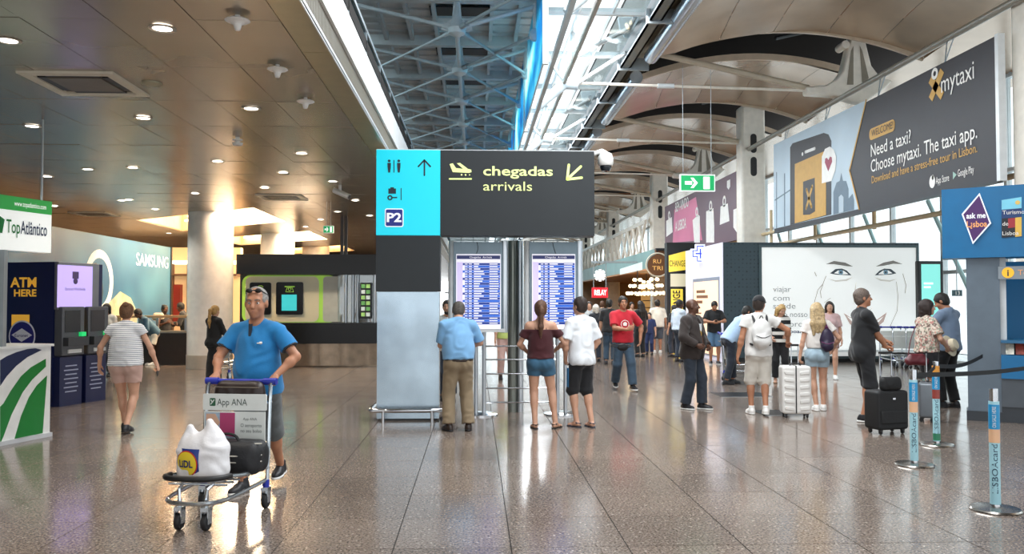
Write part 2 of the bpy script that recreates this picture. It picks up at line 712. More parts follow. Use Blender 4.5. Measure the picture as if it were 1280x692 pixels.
COFFER_LAMPS = [(cx_, cy_) for cx_, cy_ in ((-7.9, 23.1), (-5.95, 21.6), (-5.95, 23.2), (-7.0, 24.3))]
for k in range(2):
    t = [o for o in COL.objects if o.name.startswith('light_coffer')][k]
    for (x, y) in COFFER_LAMPS:
        p = Vector((x, y + k * 6.9, CZ + .5))
        MB().lathe([(.0, .1), (.09, .1), (.09, 0), (.07, -.01), (0, -.01)], p, 16).build('lamp', mat('coffer_lamp', '#ffe6c2', 0.5, emit=6, vary=0), t)
        ld = bpy.data.lights.new('coffer_lamp_light', 'POINT')
        ld.energy = 300
        ld.color = (1, .84, .64)
        ld.shadow_soft_size = .4
        lo = bpy.data.objects.new('coffer_lamp_light', ld)
        COL.objects.link(lo)
        lo.location = p - Vector((0, 0, .12))
        lo.parent = t
        lo.matrix_parent_inverse = wm(t).inverted()

# edge strip, grille, white fascia and glass band of the low ceiling
mb = MB()
for j in range(0, 30):
    y = 5.0 + j * 2.82
    o = MB().mm(SEAM + .004, EDGE, y + .004, y + 2.816, CZ, CZ + .02).build('edge_panel', mat('olive_soffit', '#a9a183', 0.3, 0.5), cl)
tr = MB().mm(EDGE - .012, EDGE, -8, 92, CZ - .012, CZ + .05).build('trim_1', STEELW)
tag(tr, 'thin light edge strip along the end of the low brown ceiling', 'trim', kind='structure')
gr = MB().mm(EDGE - .08, EDGE - .05, -8, 92, CZ + .05, CZ + .26).build('trim_2', mat('grille_back', '#5c5b55', 0.6))
tag(gr, 'perforated air grille running along the edge of the low ceiling', 'trim', kind='structure')
sl = MB().mm(EDGE - .05, EDGE, 0, .012, CZ + .05, CZ + .26).mesh('slat')
sl.materials.append(mat('grille_slat', '#a49f92', 0.4, 0.3))
for k in range(250):
    o = bpy.data.objects.new('slat', sl)
    COL.objects.link(o)
    o.location = (0, 5.6 + k * .05, 0)
    o.parent = gr
fr = MB()
for k in range(250, 1600): fr.mm(EDGE - .05, EDGE, 5.6 + k * .05, 5.612 + k * .05, CZ + .05, CZ + .26)
tag(fr.build('distant_slat', mat('grille_slat', '', 0), gr), kind='stuff')
fa = MB()
fa.mm(EDGE - .10, EDGE + .03, -8, 92, CZ + .26, CZ + .66)
fa = fa.build('trim_3', mat('bright_fascia', '#f4f4f2', 0.35))
tag(fa, 'broad white fascia band above the edge of the low ceiling', 'trim', kind='structure')
gb = MB().mm(EDGE - .06, EDGE - .04, -8, 92, CZ + .70, CZ + 1.05).build('window_1', GLASSB)
tag(gb, 'narrow blue tinted glass balustrade on top of the white fascia', 'glass', kind='structure')
pm = MB().mm(EDGE - .08, EDGE - .02, -.025, .025, CZ + .66, CZ + 1.1).mesh('glazing_post'); pm.materials.append(GREYS)
for k in range(28):
    o = bpy.data.objects.new('glazing_post', pm); COL.objects.link(o); o.location = (0, 6 + k * 1.5, 0); o.parent = gb
MB().mm(EDGE - .08, EDGE - .02, -8, 92, CZ + 1.05, CZ + 1.1).build('rail', GREYS, gb)
up = MB().mm(-2.75, EDGE - .1, -8, 92, 4.86, 4.9).build('window_5', GREYS)
tag(up, 'bluish clerestory glazing set back above the low ceiling', 'window', kind='structure')
for k in range(28):
    y = 4 + k * 3.0
    MB().mm(-2.72, -2.7, y + .05, y + 2.95, 4.95, 8.1).build('pane', GLASSB, up)
    MB().mm(-2.76, -2.64, y - .05, y + .05, 4.9, 8.2).build('mullion', GREYS, up)
MB().mm(-2.76, -2.64, -8, 92, 6.4, 6.5).build('transom', GREYS, up)

# ------------------------------------------------------------------ high roof over the atrium with its steel trusses
HZ = 7.9
roof = MB().mm(-2.7, 1.45, -8, 92, HZ + .25, HZ + .33).build('roof', mat('grey_roof_deck', '#c9cdce', 0.55))
tag(roof, 'grey metal deck roof high over the central aisle', 'roof', kind='structure')
ribm = MB().mm(-2.6, 1.35, -.03, .03, HZ + .2, HZ + .25).mesh('deck_rib'); ribm.materials.append(mat('deck_rib', '#d0d4d5', 0.5))
for k in range(90):
    o = bpy.data.objects.new('deck_rib', ribm); COL.objects.link(o); o.location = (0, 15.0 + k * .5, 0); o.parent = roof
purm = MB().mm(-.04, .04, 14, 70, HZ - .0, HZ + .2).mesh('purlin'); purm.materials.append(mat('purlin_grey', '#b9bec0', 0.45))
for x in (-2.1, -1.5, -.9, .35, .95):
    o = bpy.data.objects.new('purlin', purm); COL.objects.link(o); o.location = (x, 0, 0); o.parent = roof
slotm = MB().mm(-1.0, .35, -.28, .28, HZ + .17, HZ + .2).mesh('dark_roof_hatch'); slotm.materials.append(mat('hatch_black', '#0d0f10', 0.5))
ORD = 'first second third fourth fifth sixth seventh eighth ninth tenth eleventh twelfth'.split()
TR0, TRS = 20.1, 3.0
TRUSSM = mat('truss_paint', '#c2ccd0', 0.35, 0.1)
TRUSSD = mat('truss_paint_darker', '#98a2a6', 0.4, 0.1)  # darker grey tone for the diagonals to the right end nodes
for k in range(-1, 11):
    y = TR0 + k * TRS
    o = bpy.data.objects.new('dark_roof_hatch', slotm); COL.objects.link(o); o.location = (0, y + 1.35, 0); o.parent = roof
    t = thing('roof_truss', (-.38, y, 7.3), ORD[k + 1] + ' grey steel roof truss over the aisle, counted from the camera', 'truss', 'roof trusses in a row down the aisle')
    MB().mm(-2.6, 1.3, y - .09, y + .09, HZ - .1, HZ + .14).build('cross_beam', mat('beam_white_grey', '#c2c7c7', 0.4), t)
    mb = MB()
    # hub with fins tapering up to the beam
    mb.lathe([(.05, -.16), (.17, -.1), (.2, 0), (.14, .1), (.06, .3), (.045, .62)], (-.38, y, 7.25), 14)
    for s in (-1, 1):
        mb.prism([(0, -.1), (.32 * s, -.02), (.3 * s, .08), (.1 * s, .2), (.06 * s, .62), (0, .62)], (-.38, y + .02, 7.25), (1, 0, 0), (0, 0, 1), .04)
    mb.build('casting', TRUSSM, t)
    for (b_, r_) in (((-2.55, y, 7.75), .04), ((1.22, y, 7.75), .045), ((1.22, y + TRS, 7.15), .035), ((1.22, y - TRS, 7.15), .035), ((-2.55, y + TRS, 7.15), .025), ((-.38, y + TRS, 7.28), .05)):
        a = Vector((-.38, y, 7.25))
        b2 = Vector(b_)
        mb = MB().cyl(a, b2, r_, n=8)
        mb.cyl(a + (b2 - a) * .06, a + (b2 - a) * .13, r_ * 1.7, n=8)
        mb.build('strut', TRUSSM if r_ != .035 else TRUSSD, t)
    MB().lathe([(.04, -.1), (.12, -.08), (.12, .08), (.04, .1)], (1.22, y, 7.15), 12, axis=(0, 1, 0)).build('end_node', TRUSSM, t)
    MB().cyl((1.22, y, 7.15), (1.22, y, 7.85), .05, n=8).build('end_post', STEELW, t)
# clerestory banner wall on the right of the atrium
bw = MB().mm(1.34, 1.42, -8, 92, 5.93, 6.03).mm(1.34, 1.42, -8, 92, HZ + .1, HZ + .3).build('wall_clerestory', mat('clerestory_frame', '#b9c4c8', 0.4))
tag(bw, 'upper clerestory wall carrying the long blue printed banner', 'wall', kind='structure')


def banner_mat():
    m = bpy.data.materials.new('blue_banner_print')
    m.use_nodes = True
    nt = m.node_tree
    b = nt.nodes['Principled BSDF']
    b.inputs['Roughness'].default_value = 0.35
    tc = nt.nodes.new('ShaderNodeTexCoord')
    mp = nt.nodes.new('ShaderNodeMapping')
    mp.inputs['Scale'].default_value = (0.0, 0.25, 0.6)
    mp.inputs['Rotation'].default_value = (R(25), 0, 0)
    no = nt.nodes.new('ShaderNodeTexNoise')
    no.inputs['Scale'].default_value = 1.4
    no.inputs['Detail'].default_value = 3
    rp = nt.nodes.new('ShaderNodeValToRGB')
    e = rp.color_ramp.elements
    e[0].position = .34; e[0].color = (*lin('#3f8fc0'), 1)
    e[1].position = .66; e[1].color = (*lin('#d5f4f8'), 1)
    x = e.new(.5); x.color = (*lin('#6cc6de'), 1)
    nt.links.new(tc.outputs['Object'], mp.inputs['Vector'])
    nt.links.new(mp.outputs[0], no.inputs['Vector'])
    nt.links.new(no.outputs['Fac'], rp.inputs['Fac'])
    nt.links.new(rp.outputs['Color'], b.inputs['Base Color'])
    tl = nt.nodes.new('ShaderNodeBsdfTranslucent')
    nt.links.new(rp.outputs['Color'], tl.inputs['Color'])
    ms = nt.nodes.new('ShaderNodeMixShader'); ms.inputs['Fac'].default_value = .6
    nt.links.new(b.outputs[0], ms.inputs[1]); nt.links.new(tl.outputs[0], ms.inputs[2])
    nt.links.new(ms.outputs[0], nt.nodes['Material Output'].inputs['Surface'])
    return m


BANNER = banner_mat()
for k in range(7):
    y = 15 + k * 6.0
    t = MB().mm(1.24, 1.245, y + .05, y + 5.95, 6.05, HZ + .05).build('printed_banner', BANNER)
    tag(t, ORD[k] + ' long blue printed banner along the clerestory, counted from the camera', 'banner', 'blue banners along the clerestory')
    MB().mm(1.2, 1.3, y - .05, y + .05, 5.95, HZ + .1).build('banner_frame', STEELW, t)
    MB().mm(1.225, 1.24, y + .05, y + 5.95, 6.0, 6.08).build('bottom_rail', STEELW, t)

# ------------------------------------------------------------------ skylight and the bronze roof shells on the right
SKY0, SKY1 = 1.45, 3.45
sk = thing('window_2', (2.45, 30, 7.6), 'long bright skylight glazing between the blue banner and the bronze shells', 'skylight', kind='structure')
for k in range(24):
    y = 8 + k * 3.0
    MB().mm(SKY0, SKY1, y + .05, y + 2.95, 7.6, 7.62).build('pane', GLASS, sk)
    MB().mm(SKY0, SKY1, y - .04, y + .04, 7.54, 7.68).build('glazing_bar', STEELW, sk)
for x in (2.1, 2.8):
    MB().mm(x - .02, x + .02, 8, 80, 7.56, 7.66).build('glazing_bar', STEELW, sk)
gut = MB()
gut.mm(3.5, 3.75, -8, 92, 7.35, 7.39).mm(3.5, 3.54, -8, 92, 7.35, 7.75).mm(3.71, 3.75, -8, 92, 7.35, 7.75)
gut = gut.build('trim_4', mat('gutter_grey', '#5f686d', 0.35, 0.6))
tag(gut, 'dark grey channel beam along the edge of the skylight', 'beam', kind='structure')
for k in range(11):
    y = 13.3 + 6.9 * k / 2
    MB().mm(3.44, 4.2, y - .03, y + .03, 7.3, 7.6).build('rib', GREYS, gut)

SX0, SX1, SXC = 4.1, 10.4, 7.25
PER, G0 = 6.9, 13.3


def shell_z(x):
    return 7.42 + .62 * (1 - ((x - SXC) / (SX1 - SXC)) ** 2)


for k in range(-1, 11):
    y0, y1 = G0 + k * PER + 1.1, G0 + (k + 1) * PER - 1.1
    if y1 < 10: continue
    t = thing('roof_shell', (SXC, (y0 + y1) / 2, 7.4), ORD[k + 1] + ' arched bronze roof shell over the right aisle, counted from the camera', 'roof', 'bronze roof shells in a row over the right aisle', kind='structure')
    NP = 5
    for p in range(NP):
        xa, xb = SX0 + (SX1 - SX0) * p / NP + .006, SX0 + (SX1 - SX0) * (p + 1) / NP - .006
        vs, fs = [], []
        nx_, ny_ = 6, 7
        rr = random.Random(k * 10 + p)
        ph = rr.uniform(0, 6)
        for a in range(nx_ + 1):
            for c in range(ny_ + 1):
                x = xa + (xb - xa) * a / nx_
                v_ = c / ny_
                dip = .32 * (2 * v_ - 1) ** 2 * 0 - .16 * math.sin(PI * v_)
                z = shell_z(x) - dip * .8 - .1 + .012 * math.sin(3 * v_ + ph) * math.sin(PI * a / nx_)
                # seams lean: the panels are cut on the skew
                vs.append((x + (v_ - .5) * .5 * (1 if 0 < p + (a / nx_) < NP else 0), y0 + (y1 - y0) * v_, z))
        for a in range(nx_):
            for c in range(ny_):
                i = a * (ny_ + 1) + c
                fs.append((i, i + 1, i + ny_ + 2, i + ny_ + 1))
        MB().add(vs, fs).build('sheet_panel', BRONZE, t)
    # rolled rims along both arched edges, and the tube along the low left edge
    for yy in (y0, y1):
        path = [(SX0 + (SX1 - SX0) * i / 18, yy, shell_z(SX0 + (SX1 - SX0) * i / 18) - .06) for i in range(19)]
        mb = MB()
        for a, b_ in zip(path[:-1], path[1:]):
            mb.add([(a[0], yy - .04, a[2] - .06), (b_[0], yy - .04, b_[2] - .06), (b_[0], yy - .04, b_[2] + .1), (a[0], yy - .04, a[2] + .1),
                    (a[0], yy + .04, a[2] - .06), (b_[0], yy + .04, b_[2] - .06), (b_[0], yy + .04, b_[2] + .1), (a[0], yy + .04, a[2] + .1)],
                   [(0, 1, 2, 3), (5, 4, 7, 6), (0, 4, 5, 1), (3, 2, 6, 7)])
        mb.build('rim', mat('rim_beige', '#cdb9a2', 0.35, 0.2), t)
    MB().cyl((SX0, y0 - .05, 7.42), (SX0, y1 + .35, 7.42), .17, n=18).build('edge_tube', mat('tube_blue_grey', '#b9c3cf', 0.18, 0.6), t)

# dark void above the gaps and flat roof to the outer wall
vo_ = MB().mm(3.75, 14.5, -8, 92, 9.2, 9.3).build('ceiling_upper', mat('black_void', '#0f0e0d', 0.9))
tag(vo_, 'black void above the gaps between the bronze shells', 'ceiling', kind='structure')
MB().mm(3.75, 3.9, -8, 92, 7.75, 9.2).build('upstand', mat('upstand_grey', '#8b8f8c', 0.6), vo_)
for k in range(16):
    MB().mm(3.76, 4.35, 6 + k * 3.45 + .01, 6 + (k + 1) * 3.45 - .01, 7.62, 7.66).build('soffit_panel', mat('soffit_olive', '#a8a38f', 0.35, 0.3), vo_)
MB().mm(SX1, 14.5, -8, 92, 7.5, 7.56).build('outer_soffit', BRONZE, vo_)
for k in range(10):
    y = G0 + k * PER
    # orange light glimpsed inside each gap, put into the colour of a bar
    mb = MB()
    mb.mm(4.2, 10.4, y - .8, y - .65, 8.45, 8.7)
    mb.build('gap_light_streak', mat('gap_light_orange', '#a26a45', 0.5), vo_)
    MB().cyl((5.0, y + .2, 8.2), (7.2, y + .8, 8.9), .05, n=8).build('gap_brace', DARK, vo_)
    MB().cyl((7.4, y + .2, 8.2), (9.8, y + .8, 8.9), .05, n=8).build('gap_brace', DARK, vo_)

# ------------------------------------------------------------------ columns, castings and ties of the right aisle
CX = 8.97


def shiftY(pts, dy):
    return [Vector((p[0], p[1] + dy, p[2])) for p in pts]


for k in range(0, 9):
    y = G0 + k * PER
    dy = y - (G0 + PER)
    if k % 2 == 0:
        c = thing('column', (CX, y, 0), ['white slotted steel column at the edge of the hall beside the taxi billboard', '', 'white slotted steel column between the two hanging billboards', '',
                  'white slotted steel column left of the pink hanging billboard', '', 'second white slotted column beyond the pink billboard', '', 'farthest white slotted column at the end of the aisle'][k], 'column', 'white columns of the right aisle', kind='structure')
        cx0 = CX + (.32 if k == 0 else 0)
        MB().mm(cx0 - .4, cx0 + .4, y - .3, y + .3, 0, 8.05).build('shaft', CREAM, c, bevel=.09, seg=3)
        for z0 in (5.75, 6.5):
            MB().prism(rrect(-.1, 0, .1, .62, .099), (cx0, y - .302, z0), (1, 0, 0), (0, 0, 1), .012).build('slot', BLACK, c)
        MB().mm(cx0 - .5, cx0 + .5, y - .42, y + .42, 0, .12).build('plinth', GREYS, c)
    else:
        c = thing('bracket_casting', (CX, y, 6.6), ['', 'cream A-shaped steel casting above the taxi billboard', '', 'cream A-shaped steel casting above the green exit sign', '', 'cream A-shaped casting left of the slotted column', '', 'farthest cream A-shaped casting'][k], 'casting', 'cream castings of the right aisle')
        P = [(1064, 42), (1072, 42), (1078, 52), (1086, 84), (1096, 97), (1112, 103), (1098, 116), (1076, 131), (1062, 128), (1040, 121), (1006, 119), (1005, 110), (1030, 108), (1042, 101), (1050, 91), (1057, 62), (1061, 47)]
        Q = [AT(a, b, G0 + PER) for a, b in P]
        MB().prism([(q.x, q.z) for q in Q], (0, y + .16, 0), (1, 0, 0), (0, 0, 1), .32).build('plate', CREAM, c, bevel=.04)
        for s in ([(1060, 66), (1063, 60), (1063, 108), (1055, 108)], [(1071, 60), (1074, 66), (1082, 100), (1074, 108)]):
            Q = [AT(a, b, G0 + PER) for a, b in s]
            MB().prism([(q.x, q.z) for q in Q], (0, y - .15, 0), (1, 0, 0), (0, 0, 1), .02).build('recess', mat('casting_recess', '#8d8475', 0.5), c)
        MB().lathe([(.0, -.2), (.1, -.2), (.1, .2), (.0, .2)], (CX + .02, y, 7.95), 14, axis=(0, 1, 0)).build('pin', CREAM, c)
    # tie rod, left node and its struts
    t = thing('tie_rod', (5.5, y, 6.8), ORD[k] + ' cream tie rod spanning the right aisle, counted from the camera', 'rod', 'tie rods of the right aisle')
    A, B_ = AT(722, 104, G0 + PER), AT(1010, 113, G0 + PER)
    A, B_ = Vector((A.x, y, A.z)), Vector((B_.x if k % 2 else CX - .4, y, B_.z))
    MB().cyl(A, B_, .035, n=10).build('bar', CREAM, t)
    mid = A * .62 + B_ * .38
    MB().cyl(mid - Vector((.2, 0, 0)), mid + Vector((.2, 0, 0)), .06, n=10).build('turnbuckle', STEELW, t)
    MB().cyl(Vector((B_.x, y, B_.z + .06)), Vector((4.25, y - .4, 7.62)), .075, n=10).build('diagonal_strut', mat('strut_beige', '#cbbca6', 0.4), t)
    n_ = thing('roof_node', (2.2, y, 6.85), ORD[k] + ' white tapered steel node under the skylight, counted from the camera', 'casting', 'white nodes under the skylight')
    a, b2 = AT(669, 138, G0 + PER), AT(706, 104, G0 + PER)
    a, b2 = Vector((a.x, y, a.z)), Vector((b2.x, y, b2.z))
    MB().tube([a, a * .7 + b2 * .3, a * .2 + b2 * .8, b2, A], (.07, .17), 14).build('cone', mat('node_white_blue', '#cfdadf', 0.3, 0.1), n_)
    MB().cyl(b2, (2.13, y + PER, b2.z), .06, n=8).build('long_tube', mat('strut_brown', '#a4917f', 0.4), n_)
    MB().cyl(A, (3.5, y - .8, 7.5), .05, n=8).build('strut', STEELW, n_)
    MB().cyl(b2, (1.35, y - 1.5, 7.5), .04, n=8).build('strut', STEELW, n_)
    MB().cyl((2.13, y, b2.z), (2.13, y - 2.0, 7.55), .05, n=8).build('strut', STEELW, n_)
    br = thing('bracket_plate', (3.8, y - .95, 7.4), ORD[k] + ' white rounded bracket plate beside the skylight, counted from the camera', 'bracket', 'white bracket plates beside the skylight')
    Q = [AT(a_, b_, 19.25) for a_, b_ in ((772, 22), (774, 36), (780, 46), (790, 50), (822, 52), (828, 47), (834, 36), (838, 20))]
    MB().prism([(q.x, q.z) for q in Q], (0, y - .9, 0), (1, 0, 0), (0, 0, 1), .1).build('plate', mat('node_white_blue', '', 0), br, bevel=.02)
    for a_, b_ in ((786, 37), (817, 42)):
        q = AT(a_, b_, 19.25)
        MB().lathe([(0, 0), (.085, 0), (.085, .05), (.0, .06)], (q.x, y - 1.0, q.z), 14, axis=(0, -1, 0)).build('bolt', STEELW, br)
    q = AT(786, 37, 19.25)
    MB().cyl((q.x, y - 1.05, q.z), (2.2, y - 1.6, 7.15), .05, n=8).build('strut', STEELW, br)
    MB().cyl((q.x, y - 1.05, q.z), (3.3, y - 3.0, 7.6), .05, n=8).build('strut', mat('strut_grey', '#9fa6aa', 0.35, 0.3), br)

rl = MB().cyl((8.82, 8, 6.62), (8.82, 60, 6.62), .07, n=12).build('hanging_rail', mat('rail_grey', '#a29d93', 0.35, 0.3))
tag(rl, 'long grey rail from which the taxi billboard hangs', 'rail')

# gallery pipes and outer glazing on the right
for z in (3.86, 3.46):
    g = MB().cyl((9.25, 8, z), (9.25, 75, z), .055, n=10).build('gallery_pipe', mat('pipe_beige', '#d8bf98', 0.45))
    tag(g, 'upper beige pipe running along the window wall' if z > 3.5 else 'lower beige pipe running along the window wall', 'pipe', 'beige pipes')
for k in range(8):
    g = MB().cyl((9.35, 12.5 + k * 3.45, 3.4), (9.35, 12.5 + k * 3.45, 4.6), .05, n=8).build('gallery_post', mat('pipe_beige', '', 0))
    tag(g, 'slim beige post of the window wall pipework', 'post', 'beige posts')
wr = thing('window_3', (13.6, 30, 0), 'tall overexposed glazed outer wall on the right of the hall', 'window', kind='structure')
FRAMEW = mat('window_frame_white', '#e6ebec', 0.4)
for k in range(28):
    y = 6 + k * 3.0
    MB().mm(13.55, 13.7, y - .06, y + .06, 0, 7.5).build('mullion', FRAMEW, wr)
    for z0, z1 in ((0.05, 2.5), (2.6, 5.0), (5.1, 7.4)):
        MB().mm(13.6, 13.62, y + .06, y + 2.94, z0, z1).build('pane', GLASS, wr)
for z in (0.0, 2.55, 5.05, 7.45):
    MB().mm(13.52, 13.72, -8, 92, z - .05, z + .05).build('transom', FRAMEW, wr)
for k in range(10):
    y = 8.5 + k * 4.0
    MB().cyl((13.0, y, .4), (13.0, y + 3.2, 4.6), .06, n=8).build('brace', mat('pale_teal_steel', '#b9dcdd', 0.4), wr)
fw = thing('window_4', (0, 84, 0), 'bright glazed end wall closing the far end of the hall', 'window', kind='structure')
for k in range(15):
    x = -2.6 + k * 1.2
    MB().mm(x - .06, x + .06, 83.9, 84.1, 0, 9).build('mullion', FRAMEW, fw)
    MB().mm(x + .06, x + 1.14, 84, 84.02, 0, 9).build('pane', GLASS, fw)
for z in (2.6, 5.2, 7.8):
    MB().mm(-3, 14.5, 83.85, 84.15, z - .06, z + .06).build('transom', FRAMEW, fw)
wl = MB().mm(-14.2, -14, -8, 92, 0, 4.8).build('wall_left', mat('cafe_wall_warm', '#b79f83', 0.7))
tag(wl, 'warm beige wall far to the left behind the cafe', 'wall', kind='structure')
wb = MB().mm(-14, -2.65, 60, 60.2, 0, 8.2).build('wall_back', mat('back_wall_brown', '#6b5b4d', 0.7))
tag(wb, 'brown back wall closing the low part of the hall', 'wall', kind='structure')

# lattice gallery front at the far end of the right aisle
for k in range(5):
    y = 44 + k * 6.9
    t = thing('lattice_girder', (7.9, y, 3.6), ORD[k] + ' white lattice girder above the far cafes, counted from the camera', 'girder', 'white lattice girders above the far cafes')
    MB().mm(8.2, 8.32, y - 3.45, y + 3.45, 5.5, 5.68).build('top_chord', CREAM, t)
    MB().mm(8.2, 8.32, y - 3.45, y + 3.45, 3.7, 3.88).build('bottom_chord', CREAM, t)
    for s in range(4):
        a = y - 3.3 + s * 1.65
        MB().cyl((8.26, a, 3.8), (8.26, a + 1.65, 5.6), .07, n=8).build('diagonal', CREAM, t)
        MB().cyl((8.26, a + 1.65, 3.8), (8.26, a, 5.6), .07, n=8).build('diagonal', CREAM, t)
    MB().sphere((9.6, y, 6.0), (.5, .9, .28)).build('gallery_lamp', mat('gallery_pod', '#cbbba6', 0.4), t)

# ------------------------------------------------------------------ round pillars
for k, (x, y) in enumerate(((-6.88, 22.3), (-6.75, 29.2), (-6.75, 36.1))):
    t = thing('pillar', (x, y, 0), ['glossy white round pillar rising into the light recess beside the woman in black', 'white round pillar top showing behind the dark phone booth', 'third white round pillar far behind the booth'][k], 'pillar', 'white round pillars', kind='structure')
    MB().lathe([(.565, .34), (.565, CZ + .6)], (x, y, 0), 48).build('shaft', mat('pillar_enamel', '#f3eee6', 0.22), t)
    MB().lathe([(.575, 0), (.575, .34)], (x, y, 0), 48).build('base_ring', mat('pillar_skirt', '#c7b9a8', 0.3, 0.3), t)

# ------------------------------------------------------------------ lamps and fittings of the low ceiling
def emis(name, col, s=1.0):
    return mat(name, col, 0.4, emit=s * .78, vary=0.0)


def spot(parent, loc, power, color=(1, .92, .82), size=120):
    ld = bpy.data.lights.new('downlight_beam', 'SPOT')
    ld.energy = power
    ld.color = color
    ld.spot_size = R(size)
    ld.spot_blend = .8
    ld.shadow_soft_size = .08
    o = bpy.data.objects.new('downlight_beam', ld)
    COL.objects.link(o)
    o.location = loc
    o.parent = parent
    o.matrix_parent_inverse = wm(parent).inverted()
    return o


ring_me = MB().lathe([(.075, 0), (.108, 0), (.112, -.008), (.1, -.014), (.08, -.01), (.075, 0)], (0, 0, 0), 24).mesh('trim_ring')
ring_me.materials.append(mat('downlight_ring', '#b8b0a4', 0.3, 0.6))
lens_me = MB().lathe([(.078, .004), (.078, -.006), (.05, -.012), (.0, -.014)], (0, 0, 0), 20).mesh('lens')
lens_me.materials.append(LAMP)
DL = [(203, 35), (10, 50), (40, 157), (179, 147), (314, 135), (166, 209), (272, 201), (377, 191), (354, 215), (331, 234), (416, 226), (444, 250), (244, 241), (194, 261), (161, 249),
      (401, 274), (382, 283), (211, 291), (422, 264), (462, 269), (59, 220), (110, 211), (68, 257), (152, 250)]
for n, (px, py) in enumerate(DL):
    p = GP(px, py, CZ - .004)
    t = thing('downlight', p, 'added downlight out of view, lighting the near part of the ceiling', 'lamp', 'recessed downlights')
    for nm, me in (('trim_ring', ring_me), ('lens', lens_me)):
        o = link(nm, me, None, t, world=False)
    spot(t, p - Vector((0, 0, .03)), 100)
# unseen downlights added nearer than the frame to light the near ceiling
for x in (-3.2, -6.0, -8.8):
    for y in (1.5, 4.2):
        t = thing('downlight', (x, y, CZ - .004), 'added downlight out of view, lighting the near part of the ceiling', 'lamp', 'recessed downlights')
        for nm, me in (('trim_ring', ring_me), ('lens', lens_me)):
            link(nm, me, None, t, world=False)
        spot(t, Vector((x, y, CZ - .034)), 100)
for n, (px, py) in enumerate(((297, 19), (347, 81), (382, 122))):
    p = GP(px, py, CZ)
    t = thing('ceiling_antenna', p, ['nearest', 'middle', 'farthest'][n] + ' of the three white funnel-shaped ceiling antennas', 'antenna', 'white ceiling antennas')
    MB().lathe([(.02, 0), (.02, -.03), (.09, -.035), (.1, -.045), (.085, -.055), (.05, -.06)], p, 24).build('disc', WHITE, t)
    MB().lathe([(.06, -.058), (.035, -.075), (.022, -.12), (.016, -.125), (0, -.125)], p, 18).build('funnel', WHITE, t)
for n, (px, py, w_) in enumerate(((108, 104, .95), (353, 246, .95), (118, 267, .95), (6, 262, .95))):
    p = GP(px, py, CZ)
    t = thing('air_cassette', p, ['square cream air conditioning cassette in the near ceiling', 'square air cassette in the ceiling beside the far pillars', 'square air cassette in the ceiling above the blue wall', 'air cassette in the ceiling behind the green sign'][n], 'air conditioner', 'ceiling air cassettes')
    h_ = w_ / 2
    mb = MB()
    x, y, z = p
    for (a, b_, c, d) in ((-h_, h_, -h_, -h_ + .1), (-h_, h_, h_ - .1, h_), (-h_, -h_ + .1, -h_ + .1, h_ - .1), (h_ - .1, h_, -h_ + .1, h_ - .1)):
        mb.mm(x + a, x + b_, y + c, y + d, z - .025, z + .01)
    mb.build('frame', mat('cassette_cream', '#d9d0bd', 0.45), t)
    MB().mm(x - .27, x + .27, y - .27, y + .27, z - .022, z + .01).build('intake', mat('cassette_intake', '#6f675b', 0.5), t)
    for (a, b_, c, d) in ((-.27, .27, -.37, -.28), (-.27, .27, .28, .37), (-.37, -.28, -.27, .27), (.28, .37, -.27, .27)):
        MB().mm(x + a, x + b_, y + c, y + d, z - .012, z + .01).build('outlet_slot', BLACK, t)
p = GP(190, 103, CZ)
t = thing('smoke_detector', p, 'flat round smoke detector beside the near air cassette', 'detector')
MB().lathe([(.1, 0), (.1, -.02), (.06, -.035), (0, -.04)], p, 20).build('dome', mat('detector_olive', '#a7a085', 0.5), t)
p = GP(297, 171, CZ)
t = thing('sprinkler_head', p, 'small white twin head fitting hanging from the brown ceiling', 'fitting')
MB().lathe([(.03, 0), (.03, -.03), (.07, -.035), (.07, -.05), (.03, -.055), (.03, -.08), (.075, -.085), (.06, -.12), (0, -.125)], p, 16).build('body', WHITE, t)
p = GP(425, 231, CZ)
t = thing('ceiling_camera', p, 'white bullet security camera hanging left of the turquoise sign', 'camera')
MB().cyl(p, p - Vector((0, 0, .12)), .03, n=10).build('stem', WHITE, t)
MB().cyl(p - Vector((.12, -.05, .1)), p + Vector((.2, -.12, -.25)), .055, n=14).build('barrel', WHITE, t)
MB().cyl(p + Vector((.2, -.12, -.25)), p + Vector((.215, -.123, -.257)), .045, n=14).build('lens', BLACK, t)


def exit_sign(name, face_w, face_h, o, label, wires):
    t = thing(name, o, label, 'sign')
    x, y, z = o
    MB().mm(x, x + face_w, y, y + .06, z, z + face_h).build('case', mat('sign_white', '#e8f4ee', 0.4, emit=.35, vary=0), t, bevel=.006)
    f = Face((x, y, z), (1, 0, 0), (0, 0, 1))
    m_ = face_w * .03
    GRN = mat('exit_green', '#0d9a58', 0.4, emit=.45, vary=0)
    plate('green_panel', f, rect(m_, m_, face_w - m_, face_h - m_), GRN, t)
    W1 = mat('exit_white', '#f4fff8', 0.4, emit=.6, vary=0)
    plate('door_pictogram', f, rect(face_w * .66, face_h * .14, face_w * .84, face_h * .86), W1, t, .006)
    plate('arrow', f, [[(face_w * .14, face_h * .4), (face_w * .34, face_h * .4), (face_w * .34, face_h * .6), (face_w * .14, face_h * .6)],
                       [(face_w * .3, face_h * .2), (face_w * .38, face_h * .2), (face_w * .5, face_h * .5), (face_w * .38, face_h * .8), (face_w * .3, face_h * .8), (face_w * .4, face_h * .5)]], W1, t, .006)
    for a in wires:
        MB().cyl((x + face_w * a, y + .03, z + face_h), (x + face_w * a, y + .03, 7.4 if z > 3.9 else CZ), .006, n=6).build('wire', GREYS, t)
    return t


